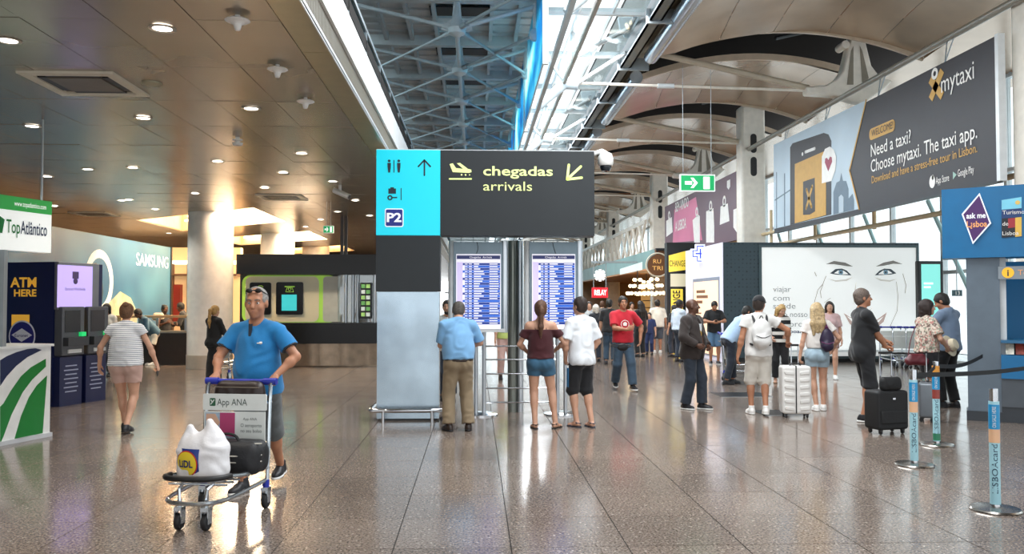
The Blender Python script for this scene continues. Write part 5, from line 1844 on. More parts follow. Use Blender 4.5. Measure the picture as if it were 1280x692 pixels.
for (pa, pb, ic) in (((313, 393), (340, 353), 0), ((346, 393), (380, 352.5), 1)):
    a, b_ = fx_(*pa), fx_(*pb)
    pan = plate('black_panel', f, rrect(a[0], a[1], b_[0], b_[1], .05), BLK, t, .07, .03)
    cx, cz = (a[0] + b_[0]) / 2, b_[1] - .17
    if ic == 0:
        plate('at_symbol', f, ringpolys(cx, cz, .035, .05, 16) + ringpolys(cx, cz, .08, .095, 20, 30, 330) + stroke([(cx + .05, cz + .03), (cx + .06, cz - .04), (cx + .085, cz - .04)], .014), LIM, pan, .101)
    else:
        plate('telephone_symbol', f, ringpolys(cx, cz - .02, .03, .045, 14) + stroke([(cx - .12, cz + .05), (cx + .12, cz + .05)], .03) + stroke([(cx - .1, cz - .09), (cx - .07, cz + .02), (cx + .07, cz + .02), (cx + .1, cz - .09), (cx - .1, cz - .09)], .012), LIM, pan, .101)
        sa, sb = fx_(353, 388), fx_(372, 368)
        plate('turquoise_screen', f, rect(sa[0], sa[1], sb[0], sb[1]), emis('booth_screen', '#33b4c0', .6), pan, .101)
# glazed end with racks
for px in (432, 441, 447, 468):
    q = W(px, 400, PY + .1)
    MB().lathe([(.035, zA), (.035, zB_)], (q.x, PY + .08, 0), 12).build('glazing_post', BRUSH, t)
q0, q1 = W(421, 404), W(473, 343)
MB().mm(q0.x, q1.x, PY + .15, PY + .16, zA, zB_).build('pane', GLASS, t)
q0, q1 = W(424, 400), W(446, 345)
MB().mm(q0.x, q1.x, PY + .18, PY + .24, zA, zB_).build('curtain_panel', mat('booth_curtain', '#776d60', 0.5, vary=.25, scale=14), t)
q0, q1 = W(450, 398), W(464, 353)
rack = MB().mm(q0.x, q1.x, PY + .0, PY + .1, q0.z, q1.z).build('card_rack', BLK, t)
for r_ in range(6):
    for c_ in range(2):
        x_ = q0.x + .03 + c_ * .13
        z_ = q0.z + .06 + r_ * .15
        MB().mm(x_, x_ + .1, PY - .012, PY + .0, z_, z_ + .1).build('card_packet', mat('packet_%d' % ((r_ + c_) % 3), ['#a8d67a', '#d8e2dc', '#6fae62'][(r_ + c_) % 3], 0.4, emit=.15, vary=.2, scale=20), rack)
# black counter band and brown metal drum below it
x1b = W(352, 430).x
MB().mm(xl, xr, PY - .35, PY + .3, W(400, 428.5).z, W(400, 403).z).build('counter_band', BLK, t)
vs, fs = [], []
for i in range(25):
    a_ = i / 24
    x_ = xl + .4 + (xr - xl - .4) * a_
    yy = PY - .05 - .25 * math.sin(PI * a_) + .02 * math.cos(a_ * 90)
    vs += [(x_, yy, .04), (x_, yy, W(400, 428.5).z)]
for i in range(24): fs.append((2 * i, 2 * i + 2, 2 * i + 3, 2 * i + 1))
MB().add(vs, fs).build('metal_drum', mat('drum_bronze', '#8b7a68', 0.28, 0.8, vary=.2, scale=4), t)
MB().mm(xl, xr, PY + .05, PY + .3, 0, W(400, 428.5).z).build('drum_core', mat('drum_bronze', '', 0), t)
for px in (425, 430):
    q = W(px, 300)
    MB().mm(q.x - .04, q.x + .04, PY + .3, PY + .38, W(400, 318).z, CZ).build('ceiling_mast', DARK, t)

# ------------------------------------------------------------------ people: signed distance bodies meshed with surface nets
def np_mesh(name, V, Q):
    me = bpy.data.meshes.new(name)
    n, m = len(V), len(Q)
    me.vertices.add(n)
    me.vertices.foreach_set('co', np.ascontiguousarray(V, dtype=np.float32).ravel())
    me.loops.add(m * 4)
    me.loops.foreach_set('vertex_index', np.ascontiguousarray(Q, dtype=np.int32).ravel())
    me.polygons.add(m)
    me.polygons.foreach_set('loop_start', np.arange(0, m * 4, 4, dtype=np.int32))
    me.polygons.foreach_set('use_smooth', np.ones(m, dtype=bool))
    me.update(calc_edges=True)
    return me


def surface_net(F, org, h):
    S = F < 0
    nx, ny, nz = F.shape
    c = np.zeros((nx - 1, ny - 1, nz - 1), dtype=np.int8)
    for a in (0, 1):
        for b in (0, 1):
            for d in (0, 1):
                c += S[a:nx - 1 + a, b:ny - 1 + b, d:nz - 1 + d]
    act = (c > 0) & (c < 8)
    I = np.argwhere(act)
    idx = np.full(act.shape, -1, dtype=np.int32)
    idx[act] = np.arange(len(I))
    acc = np.zeros((len(I), 3))
    cnt = np.zeros(len(I))
    cs = [(a, b, d) for a in (0, 1) for b in (0, 1) for d in (0, 1)]
    i, j, k = I.T
    vals = {q: F[i + q[0], j + q[1], k + q[2]] for q in cs}
    for p in cs:
        for ax in range(3):
            if p[ax]: continue
            q = list(p); q[ax] = 1; q = tuple(q)
            fa, fb = vals[p], vals[q]
            m = (fa < 0) != (fb < 0)
            t = np.where(m, fa / np.where(m, fa - fb, 1), 0)
            for e in range(3):
                acc[:, e] += np.where(m, p[e] + (t if e == ax else 0), 0)
            cnt += m
    V = np.array(org) + h * (I + acc / cnt[:, None])
    quads = []
    for ax in range(3):
        A = [slice(None)] * 3; B = [slice(None)] * 3
        A[ax] = slice(0, -1); B[ax] = slice(1, None)
        sa, sb = S[tuple(A)], S[tuple(B)]
        X = np.argwhere(sa != sb)
        u, v = [(1, 2), (2, 0), (0, 1)][ax]
        X = X[(X[:, u] > 0) & (X[:, v] > 0) & (X[:, u] < F.shape[u] - 1) & (X[:, v] < F.shape[v] - 1)]
        if not len(X): continue
        flip = sa[tuple(X.T)]
        def g(du, dv):
            Y = X.copy(); Y[:, u] -= du; Y[:, v] -= dv
            return idx[tuple(Y.T)]
        q = np.stack([g(1, 1), g(0, 1), g(0, 0), g(1, 0)], 1)
        q[~flip] = q[~flip][:, ::-1]
        quads.append(q)
    return V, np.concatenate(quads)


class Sdf:
    def __init__(s):
        s.p = []

    def cone(s, a, b, r1, r2=None, k=.03, op='u', flat=None, q=1.0):
        a, b = np.array(a, float), np.array(b, float)
        r2 = r1 if r2 is None else r2
        ba = b - a
        L2 = max(ba @ ba, 1e-9)
        rm = max(r1, r2)

        def f(X, Y, Z):
            x, y, z = X - a[0], Y - a[1], Z - a[2]
            t = np.clip((x * ba[0] + y * ba[1] + z * ba[2]) / L2, 0, 1)
            d = np.sqrt((x - t * ba[0]) ** 2 + (y - t * ba[1]) ** 2 + (z - t * ba[2]) ** 2) - (r1 + (r2 - r1) * t)
            for (pt, n) in (flat or []):
                d = np.maximum(d, (X - pt[0]) * n[0] + (Y - pt[1]) * n[1] + (Z - pt[2]) * n[2])
            return d
        s.p.append((f, np.minimum(a, b) - rm, np.maximum(a, b) + rm, k, op))
        return s

    def ell(s, c, r, Rm=None, k=.04, op='u', flat=None):
        c, r = np.array(c, float), np.array(r, float)
        M = np.array(Rm) if Rm is not None else np.eye(3)

        def f(X, Y, Z):
            x, y, z = X - c[0], Y - c[1], Z - c[2]
            lx = M[0, 0] * x + M[1, 0] * y + M[2, 0] * z
            ly = M[0, 1] * x + M[1, 1] * y + M[2, 1] * z
            lz = M[0, 2] * x + M[1, 2] * y + M[2, 2] * z
            k0 = np.sqrt((lx / r[0]) ** 2 + (ly / r[1]) ** 2 + (lz / r[2]) ** 2)
            k1 = np.sqrt((lx / r[0] ** 2) ** 2 + (ly / r[1] ** 2) ** 2 + (lz / r[2] ** 2) ** 2) + 1e-9
            d = k0 * (k0 - 1) / k1
            for (pt, n) in (flat or []):
                d = np.maximum(d, (X - pt[0]) * n[0] + (Y - pt[1]) * n[1] + (Z - pt[2]) * n[2])
            return d
        e = np.sqrt((M ** 2) @ (r ** 2))
        s.p.append((f, c - e, c + e, k, op))
        return s

    def mesh(s, h, wr=0.0, cuts=()):
        lo = np.min([p[1] for p in s.p if p[4] == 'u'], 0) - 3 * h
        hi = np.max([p[2] for p in s.p if p[4] == 'u'], 0) + 3 * h
        n = np.ceil((hi - lo) / h).astype(int) + 1
        F = np.full(n, 9.0, dtype=np.float32)
        for f, a, b, k, op in s.p:
            m = k + 2.5 * h
            i0 = np.maximum(np.floor((a - m - lo) / h).astype(int), 0)
            i1 = np.minimum(np.ceil((b + m - lo) / h).astype(int) + 1, n)
            if np.any(i1 <= i0): continue
            G = np.ogrid[i0[0]:i1[0], i0[1]:i1[1], i0[2]:i1[2]]
            d = f(*[lo[e] + h * G[e] for e in range(3)])
            sl = tuple(slice(i0[e], i1[e]) for e in range(3))
            o = F[sl]
            if op == 'u':
                t = np.clip(.5 + .5 * (o - d) / k, 0, 1)
                F[sl] = np.where(o > 8, d, o * (1 - t) + d * t - k * t * (1 - t))
            else:
                t = np.clip(.5 - .5 * (o + d) / k, 0, 1)
                F[sl] = o * (1 - t) - d * t + k * t * (1 - t)
        if wr or cuts:
            G = np.ogrid[0:n[0], 0:n[1], 0:n[2]]
            X, Y, Z = [lo[e] + h * G[e] for e in range(3)]
            if wr:
                u_ = np.sin(19 * X + 11 * Z + 1.3) + np.sin(13 * Z - 17 * X + 8 * Y) + np.sin(15 * Y + 9 * Z)
                F += wr * (.55 * np.sin(23 * Z + 9 * X + 2.2 * u_) + .45 * np.sin(37 * Z - 21 * X + 1.5 * u_ + 12 * Y) * np.sin(7 * X + 5 * Z + u_))
            for (pt, nn) in cuts:
                F = np.maximum(F, (X - pt[0]) * nn[0] + (Y - pt[1]) * nn[1] + (Z - pt[2]) * nn[2])
        F[F > 8] = 1.0
        return surface_net(F, lo, h)


def hand_mesh(pose, h):
    S = Sdf()
    S.cone((0, -.03, 0), (0, .015, 0), .026, .027, k=.012)
    S.ell((0, .05, 0), (.041, .052, .017), k=.015)
    c1, c2 = {'relax': (22, 26), 'grip': (62, 75), 'flat': (6, 8), 'curl': (40, 50)}[pose]
    for x, L, b in ((-.031, .066, .088), (-.0105, .074, .094), (.0105, .069, .091), (.030, .054, .082)):
        p = np.array((x, b - .012, 0.))
        an = 0
        sp = math.atan2(x, .35)
        for s_, (f, r1, r2) in enumerate(((.45, .0098, .009), (.32, .009, .0082), (.25, .0082, .007))):
            an += R((c1, c2, c2 * .6)[s_] * (1 + x * 3))
            q = p + np.array((math.sin(sp) * math.cos(an), math.cos(an), -math.sin(an))) * L * f * 1.15
            S.cone(p, q, r1, r2, k=.004)
            p = q
    tp = {'relax': ((-.055, .055, -.016), (-.062, .088, -.03)), 'grip': ((-.048, .062, -.035), (-.02, .085, -.05)), 'flat': ((-.06, .05, -.005), (-.075, .08, -.008)), 'curl': ((-.052, .06, -.022), (-.048, .09, -.042))}[pose]
    S.cone((-.026, .02, -.004), tp[0], .014, .011, k=.01)
    S.cone(tp[0], tp[1], .011, .008, k=.004)
    return S.mesh(h)


HANDS = {}


def get_hand(pose, h):
    if (pose, h) not in HANDS: HANDS[(pose, h)] = hand_mesh(pose, h)
    return HANDS[(pose, h)]


def ik(a, t, l1, l2, pole):
    a, t, pole = np.array(a, float), np.array(t, float), np.array(pole, float)
    d = t - a
    L = np.linalg.norm(d)
    mx = (l1 + l2) * .995
    if L > mx:
        d = d / L * mx
        L = mx
        t = a + d
    u = d / L
    x = (l1 * l1 - l2 * l2 + L * L) / (2 * L)
    hh = math.sqrt(max(l1 * l1 - x * x, 0))
    p = pole - u * (pole @ u)
    p /= np.linalg.norm(p) + 1e-9
    return a + u * x + p * hh, t


def rotm(pitch=0, roll=0, yaw=0):
    return np.array(Matrix.Rotation(R(yaw), 3, 'Z') @ Matrix.Rotation(R(roll), 3, 'Y') @ Matrix.Rotation(R(-pitch), 3, 'X'))


def xf(V, s):
    return V * s


SKIN = mat('skin_fair', '#c99a80', 0.5, vary=.08, scale=14)
SKINT = mat('skin_tanned', '#b07a5c', 0.5, vary=.08, scale=14)
SKIND = mat('skin_dark', '#5a3a2a', 0.45, vary=.08, scale=14)
cloth = lambda n, c, v=.12: mat('cloth_' + n, c, 0.85, vary=v, scale=5, bump=.12, bscale=90, sheen=.15)
hairm = lambda n, c: mat('hair_' + n, c, 0.55, vary=.35, scale=45, bump=.4, bscale=120)
SOLEW = mat('sole_white', '#e9e9e6', 0.6)
SOLEB = mat('sole_black', '#16161a', 0.6)


def person(px, py, heading, H, label, skin=SKIN, h=.012, w=1.0, fem=False, belly=0.0, dz=0.0, lean=0, side=0, twist=0, head=(0, 0, 0),
           fL=(-.1, .02), fR=(.1, .02), liftL=0, liftR=0, toeL=8, toeR=-8, kneeL=None, kneeR=None,
           wL=None, wR=None, eL=None, eR=None, hL='relax', hR='relax', dL=None, dR=None, pL=None, pR=None,
           top=None, bottom=None, shoes=('shoe', None, None), hair=('short', None), face=False, brow=None, extra=None, loc=None, group=None, hs=1.0):
    s = H / 1.75
    g = GP(px, py) if loc is None else Vector(loc)
    rz = R(heading)
    inv = Matrix.Rotation(-rz, 3, 'Z')

    def loc_of(v):                      # world point -> normalized local coordinates
        q = inv @ (Vector(v) - g)
        return np.array(q) / s

    def tgt(v):
        if v is None: return None
        if isinstance(v[0], str):       # ('p', px, py, dy): pixel at the person's depth + dy
            return loc_of(AT(v[1], v[2], g.y + v[3]))
        return np.array(v, float)

    def foot(v, sx):
        if isinstance(v[0], str):
            q = loc_of(GP(v[1], v[2]))
            return np.array((q[0], q[1]))
        return np.array(v, float)

    Rt = rotm(lean, side, twist)
    piv = np.array((0, 0, .95))
    off = np.array((0, 0, dz))
    TF = lambda v: piv + Rt @ (np.array(v, float) - piv) + off
    sw = (.92 if fem else 1.0) * w
    hw = (1.04 if fem else .97) * w
    # ---- joints
    hip = {-1: np.array((-.088 * hw, 0, .90)) + off, 1: np.array((.088 * hw, 0, .90)) + off}
    sh = {-1: TF((-.178 * sw, -.01, 1.405)), 1: TF((.178 * sw, -.01, 1.405))}
    ft, ank, kne, toe = {}, {}, {}, {}
    for sx, fv, lf, to, kp in ((-1, fL, liftL, toeL, kneeL), (1, fR, liftR, toeR, kneeR)):
        q = foot(fv, sx)
        pitch = lf * 160 if lf < .3 else 60
        ank[sx] = np.array((q[0], q[1], .085 + lf))
        pole = np.array(kp if kp is not None else (sx * .12, 1, 0.0))
        kne[sx], ank[sx] = ik(hip[sx], ank[sx], .425, .405, pole)
        Rf = np.array(Matrix.Rotation(R(to), 3, 'Z') @ Matrix.Rotation(R(-pitch), 3, 'X'))
        ft[sx] = lambda v, a=ank[sx], Rf=Rf: a + Rf @ (np.array(v, float) - np.array((0, 0, .085)))
        toe[sx] = Rf
    elb, wri, fdir, pnor = {}, {}, {}, {}
    for sx, wv, ev, dv, pv in ((-1, wL, eL, dL, pL), (1, wR, eR, dR, pR)):
        tg = tgt(wv)
        if tg is None: tg = TF((sx * .27 * sw, .05, .86))
        pole = np.array(ev if ev is not None else (sx * .35, -1, -.15), float)
        elb[sx], wri[sx] = ik(sh[sx], tg, .285, .25, pole)
        fd = np.array(dv, float) if dv is not None else wri[sx] - elb[sx]
        fdir[sx] = fd / np.linalg.norm(fd)
        pn = np.array(pv if pv is not None else (-sx, 0, .0), float)
        pn = pn - fdir[sx] * (pn @ fdir[sx])
        pnor[sx] = pn / (np.linalg.norm(pn) + 1e-9)
    # ---- head frame
    n0 = np.array((0, -.012, 1.49))
    Rh = np.array(Matrix.Rotation(R(head[0]), 3, 'Z')) @ rotm(head[1] + lean * .5, head[2])
    nk = TF(n0)
    HC = np.array((0, .012, 1.632))
    HF = lambda v: nk + Rh @ (np.array(v, float) + HC - n0)   # v relative to the head centre

    # ---- torso prims, used by body and clothes
    def torso(S, e, k=.06, drape=None, hem=None):
        fl = [(TF((0, 0, hem)), Rt @ np.array((0, 0, -1)))] if hem is not None else None
        S.ell(TF((0, .0, 1.27)), (.155 * sw + e, .112 * w + e, .19 + e), Rt, k, flat=fl)
        S.ell(TF((0, .005, 1.09)), ((.128 if fem else .138) * w + e, .10 * w + e, .15 + e), Rt, k, flat=fl)
        S.cone(TF((-.125 * sw, -.012, 1.395)), TF((.125 * sw, -.012, 1.395)), .058 + e, k=k, flat=fl)
        for sx in (-1, 1):
            S.cone(TF((0, -.02, 1.47)), TF((sx * .14 * sw, -.012, 1.415)), .05 + e * .6, .045 + e, k=.04, flat=fl)
            if fem: S.ell(TF((sx * .07, .085, 1.265)), (.07 + e, .062 + e, .068 + e), Rt, .04, flat=fl)
        if belly: S.ell(TF((0, .06, 1.06)), (.15 * w + e, .10 + belly + e, .16 + e), Rt, .06, flat=fl)
        if drape is not None:
            S.ell(TF((0, .0, (1.2 + hem) / 2)), (.158 * w + e + drape, .125 * w + belly * .5 + e + drape, (1.45 - hem) * .72), Rt, .06, flat=fl)
        return S

    def pelvis(S, e, k=.05, flat=None):
        S.ell(np.array((0, 0, .94)) + off, (.162 * hw + e, .112 * w + e, .12 + e), None, k, flat=flat)
        for sx in (-1, 1):
            S.ell(np.array((sx * .068 * hw, -.055, .895)) + off, (.085 * hw + e, .082 + e, .095 + e), None, k, flat=flat)
        return S

    # ---- body
    B = Sdf()
    torso(B, 0)
    pelvis(B, 0)
    B.cone(TF((0, -.015, 1.43)), HF((0, -.015, -.06)), .056 * (1 if not fem else .86), .05 * (1 if not fem else .86), k=.035)
    for sx in (-1, 1):
        am = .92 if fem else 1.05
        B.ell(sh[sx], (.058 * am, .055 * am, .06), None, .04)
        B.cone(sh[sx], elb[sx], .05 * am, .038 * am, k=.03)
        B.cone(elb[sx], wri[sx], .039 * am, .027 * am, k=.02)
        B.ell(elb[sx] * .7 + wri[sx] * .3, (.042 * am,) * 3, None, .03)
        B.cone(hip[sx], kne[sx], .088 * hw, .056, k=.04)
        B.cone(kne[sx], ank[sx], .053, .036, k=.03)
        d = ank[sx] - kne[sx]
        back = np.cross(d, np.array((1., 0, 0)))
        back /= np.linalg.norm(back) + 1e-9
        if back[1] > 0: back = -back
        B.ell(kne[sx] + d * .28 + back * .016, (.05, .05, .10), None, .04)
        B.cone(ft[sx]((0, -.035, .04)), ft[sx]((0, .02, .05)), .034, .036, k=.02)
        B.cone(ft[sx]((0, -.0, .045)), ft[sx]((0.0, .125, .022)), .034, .022, k=.02)
        B.ell(ft[sx]((0, .10, .022)), (.042, .06, .02), toe[sx], .015)
    # head and face
    Rm = Rh
    B.ell(HF((0, -.008, .03)), (.076, .097, .09), Rm, .03)
    B.ell(HF((0, .022, -.045)), (.058, .07, .074), Rm, .03)
    B.ell(HF((0, .073, -.094)), (.024, .02, .02), Rm, .025)
    B.cone(HF((-.03, .076, .024)), HF((.03, .076, .024)), .017, k=.02)
    for sx in (-1, 1):
        B.ell(HF((sx * .036, .06, -.03)), (.026, .028, .028), Rm, .02)
        if h < .0135: B.ell(HF((sx * .031, .1, .004)), (.016, .016, .012), Rm, .012, 's')
        B.ell(HF((sx * .078, -.006, -.006)), (.012, .022, .033), Rm, .01)
    B.cone(HF((0, .088, .014)), HF((0, .11, -.028)), .01, .0155, k=.012)
    B.cone(HF((-.02, .083, -.062)), HF((.02, .083, -.062)), .01, k=.012)
    V, Q = B.mesh(h)
    for sx, pose in ((-1, hL), (1, hR)):
        hv, hq = get_hand(pose, .005 if h < .01 else .0065)
        Yd, Zd = fdir[sx], -pnor[sx]
        Xd = np.cross(Yd, Zd)
        hv2 = hv.copy()
        if sx == -1:
            hv2[:, 0] *= -1
            hq = hq[:, ::-1]
        hv2 = wri[sx] + np.outer(hv2[:, 0], Xd) + np.outer(hv2[:, 1], Yd) + np.outer(hv2[:, 2], Zd)
        Q = np.concatenate([Q, hq + len(V)])
        V = np.concatenate([V, hv2])
    me = np_mesh('person', V * s, Q)
    o = bpy.data.objects.new('person', me)
    COL.objects.link(o)
    me.materials.append(skin)
    o.location = g
    o.rotation_euler = (0, 0, rz)
    tag(o, label, 'person', group)

    def put(name, VQ, m, parent=o):
        mm_ = np_mesh(name, VQ[0] * s, VQ[1])
        c = link(name, mm_, m, parent, world=False)
        return c

    P = dict(o=o, s=s, TF=TF, HF=HF, Rh=Rh, Rt=Rt, sh=sh, elb=elb, wri=wri, hip=hip, kne=kne, ank=ank, ft=ft, put=put, g=g, rz=rz, h=h, fdir=fdir, pnor=pnor)
    # ---- shirt, jacket or top
    for gi, gt in enumerate(top if isinstance(top, list) else ([top] if top else [])):
        kind, m = gt['kind'], gt['m']
        e, dr, hem = gt.get('e', .016), gt.get('drape', .012), gt.get('hem', .88)
        S = Sdf()
        torso(S, e, .05, dr, hem)
        if hem < .985:
            pelvis(S, e + .012, .05, [(TF((0, 0, hem)), Rt @ np.array((0, 0, -1)))])
        fr = gt.get('sleeve', .62)
        lo_ = gt.get('loose', .012)
        am = .92 if fem else 1.05
        for sx in (-1, 1):
            if fr <= 0: break
            if kind == 'long':
                S.cone(sh[sx], elb[sx], .056 * am + e, .046 * am + e, k=.04)
                cut = elb[sx] + (wri[sx] - elb[sx]) * fr
                n = (wri[sx] - elb[sx]) / np.linalg.norm(wri[sx] - elb[sx])
                S.cone(elb[sx], cut, .044 * am + e, .036 * am + e, k=.03, flat=[(cut, n)])
            else:
                d = elb[sx] - sh[sx]
                cut = sh[sx] + d * fr
                S.cone(sh[sx], cut, .057 * am + e * .8, .05 * am + e * .8 + lo_, k=.03, flat=[(cut, d / np.linalg.norm(d))])
        nr = gt.get('neck', .066)
        S.ell(TF((0, .012, 1.505)), (nr, nr + .008, .055 + gt.get('vneck', 0)), Rt, .01, 's')
        if gt.get('open'):
            S.ell(TF((0, .2, 1.1)), (.045, .16, .5), Rt, .01, 's')
        if gt.get('strap'):             # off-shoulder top: cut away above the chest
            cuts = [(TF((0, 0, 1.36)), Rt @ np.array((0, 0, 1)))]
        else:
            cuts = ()
        c = put(gt.get('name', 'shirt'), S.mesh(h, wr=gt.get('wr', .0035), cuts=cuts), m)
    # ---- trousers, shorts, skirt
    if bottom:
        kind, m = bottom['kind'], bottom['m']
        e, lo_ = bottom.get('e', .012), bottom.get('loose', .012)
        S = Sdf()
        wz = bottom.get('waist', 1.03)
        wf = [(np.array((0, 0, wz)) + off, np.array((0, 0, 1.)))]
        pelvis(S, e, .05, wf)
        if kind == 'skirt':
            hz = bottom['hem']
            hh_ = np.array((0, 0, hz))
            fl = [(hh_, np.array((0, 0, -1.)))]
            S.ell(np.array((0, .0, hz + .05)), (.2 * hw + lo_, .17 + lo_, (wz - hz) * .95), None, .06, flat=fl + wf)
        else:
            for sx in (-1, 1):
                fr = bottom.get('leg', 1.9)
                if fr <= 1:
                    d = kne[sx] - hip[sx]
                    cut = hip[sx] + d * fr
                    S.cone(hip[sx], cut, .093 * hw + e, .06 + .03 * (1 - fr) + e + lo_, k=.022, flat=[(cut, d / np.linalg.norm(d))])
                else:
                    S.cone(hip[sx], kne[sx], .092 * hw + e, .062 + e + lo_ * .6, k=.035)
                    d = ank[sx] - kne[sx]
                    cut = kne[sx] + d * (fr - 1)
                    S.cone(kne[sx], cut, .062 + e + lo_ * .6, .052 + e + lo_, k=.03, flat=[(cut, d / np.linalg.norm(d))])
        put(bottom.get('name', {'skirt': 'skirt', 'shorts': 'shorts'}.get(kind, 'trousers')), S.mesh(h, wr=bottom.get('wr', .0035)), m)
    # ---- shoes
    sk, sm, som = shoes
    for sx in (-1, 1):
        F_ = ft[sx]
        Rf = toe[sx]
        up = Rf @ np.array((0, 0, 1.))
        if sk in ('shoe', 'boot'):
            S = Sdf()
            S.ell(F_((0, -.032, .04)), (.041, .05, .05), Rf, .02)
            S.ell(F_((0, .085, .03)), (.049, .095, .042), Rf, .03)
            S.cone(F_((0, -.01, .05)), F_((0, .05, .055)), .04, .038, k=.03)
            S.cone(F_((0, -.012, .06)), F_((0, -.012, .095 if sk == 'shoe' else .12)), .043, .044, k=.02)
            so = put('shoe', S.mesh(min(h, .01), cuts=[(F_((0, 0, .014)), -up), (F_((0, 0, .10 if sk == 'shoe' else .13)), up)]), sm)
            S = Sdf()
            S.ell(F_((0, -.032, .012)), (.045, .054, .05), Rf, .02)
            S.ell(F_((0, .085, .012)), (.053, .1, .05), Rf, .03)
            put('sole', S.mesh(min(h, .009), cuts=[(F_((0, 0, .026)), up), (F_((0, 0, .001)), -up)]), som or SOLEW, so)
        else:                           # sandal or flip-flop: sole and straps on a bare foot
            S = Sdf()
            S.ell(F_((0, -.035, .0)), (.04, .05, .05), Rf, .02)
            S.ell(F_((0, .09, .0)), (.047, .09, .05), Rf, .03)
            so = put('sandal', S.mesh(.008, cuts=[(F_((0, 0, .014)), up), (F_((0, 0, .001)), -up)]), sm)
            S = Sdf()
            S.cone(F_((-.045, .08, .012)), F_((0, .085, .052)), .009, k=.01)
            S.cone(F_((.045, .08, .012)), F_((0, .085, .052)), .009, k=.01)
            S.cone(F_((-.04, -.03, .06)), F_((.0, .03, .085)), .008, k=.01)
            S.cone(F_((.04, -.03, .06)), F_((.0, .03, .085)), .008, k=.01)
            S.cone(F_((-.036, -.03, .06)), F_((.0, -.075, .055)), .008, k=.01)
            S.cone(F_((.036, -.03, .06)), F_((.0, -.075, .055)), .008, k=.01)
            put('strap', S.mesh(.008), sm, so)
    # ---- hair
    hk, hm = hair
    if hk != 'none':
        S = Sdf()
        t_ = .011 if hk in ('short', 'long', 'pony', 'bob', 'bun') else .006
        S.ell(HF((0, -.012, .034)), (.078 + t_, .098 + t_, .092 + t_), Rm, .02)
        if hk in ('long', 'bob', 'pony', 'bun', 'short'):
            S.ell(HF((0, -.045, -.03)), (.07 + t_ * .6, .062, .07), Rm, .03)
        S.ell(HF((0, .105, -.035)), (.082, .085, .098), Rm, .02, 's')
        if hk == 'buzz':
            S.ell(HF((0, .07, .08)), (.06, .06, .05), Rm, .02, 's')
            for sx in (-1, 1): S.ell(HF((sx * .1, .02, -.06)), (.06, .06, .06), Rm, .02, 's')
        cuts = [(HF((0, 0, -.085)), Rh @ np.array((0, 0.35, -.94)))] if hk in ('short', 'buzz', 'pony', 'bun') else []
        if hk in ('short', 'buzz', 'pony', 'bun'):
            hv = S.mesh(min(h, .009), wr=.004, cuts=cuts)
        else:
            if hk == 'bob':
                for sx in (-1, 1): S.cone(HF((sx * .075, -.01, .03)), HF((sx * .078, .005, -.1)), .03, .028, k=.04)
                S.cone(HF((0, -.08, .02)), HF((0, -.07, -.11)), .06, .055, k=.04)
            else:
                ln = 1.28
                b0 = TF((0, -.125, ln))
                for dx in (-.06, 0, .06):
                    S.cone(HF((dx, -.08, .0)), TF((dx * 1.3, -.13, 1.42)), .045, .04, k=.04)
                    S.cone(TF((dx * 1.3, -.13, 1.42)), TF((dx * 1.1, -.135, ln - .02 * abs(dx) * 30)), .04, .022, k=.04)
                for sx in (-1, 1): S.cone(HF((sx * .075, -.02, .02)), HF((sx * .08, -.015, -.14)), .026, .026, k=.04)
            hv = S.mesh(min(h, .01), wr=.004)
        ho = put('hair', hv, hm)
        if hk == 'pony':
            S = Sdf()
            a_ = HF((0, -.105, .05))
            b_ = HF((0, -.155, .0))
            c_ = TF((0, -.15, 1.40))
            d_ = TF((0.0, -.135, 1.24))
            S.cone(a_, b_, .022, .034, k=.02).cone(b_, c_, .036, .036, k=.03).cone(c_, d_, .036, .012, k=.03)
            put('ponytail', S.mesh(.009, wr=.003), hm, ho)
        if hk == 'bun':
            S = Sdf()
            S.ell(HF((0, -.09, .09)), (.045, .045, .04), None, .02)
            put('bun', S.mesh(.009, wr=.003), hm, ho)
    if face:
        eyew = mat('eye_white', '#d9d4cc', 0.25, vary=0)
        iris = mat('eye_iris', '#2a1f18', 0.2, vary=0)
        for sx in (-1, 1):
            e = MB().sphere(tuple(HF((sx * .031, .0775, .004)) * s), .0122 * s, 12, 8).build('eye', eyew, o, world=False)
            MB().sphere(tuple(HF((sx * .031, .0855, .004)) * s), .0066 * s, 10, 6).build('iris', iris, e, world=False)
            MB().tube([HF((sx * .012, .0935, .026)) * s, HF((sx * .032, .0925, .031)) * s, HF((sx * .05, .078, .024)) * s], (.005 * s, .0035 * s), 6).build('eyebrow', brow or hm or iris, o, world=False)
        MB().tube([HF((-.024, .086, -.062)) * s, HF((0, .0945, -.061)) * s, HF((.024, .086, -.062)) * s], .0035 * s, 6).build('mouth', mat('lips', '#8f5a4e', 0.5), o, world=False)
    if extra: extra(P)
    if hs != 1.0:                       # larger head: scale everything above the neck about its base
        for c in [o] + list(o.children_recursive):
            n_ = len(c.data.vertices)
            co = np.zeros(n_ * 3, dtype=np.float32)
            c.data.vertices.foreach_get('co', co)
            q = (co.reshape(-1, 3) / s - nk) @ Rh
            t = np.clip((q[:, 2] - .0) / .07, 0, 1) * (np.hypot(q[:, 0], q[:, 1]) < .16)
            q *= (1 + (hs - 1) * t)[:, None]
            c.data.vertices.foreach_set('co', ((q @ Rh.T + nk) * s).astype(np.float32).ravel())
            c.data.update()
    return P

# ------------------------------------------------------------------ the people of the hall
BLK_SHOE = mat('shoe_black', '#15151a', 0.45)
WHT_SHOE = mat('shoe_white', '#e6e4e0', 0.5)
def tee(m, **k):
    return dict(kind='tee', m=m, **k)


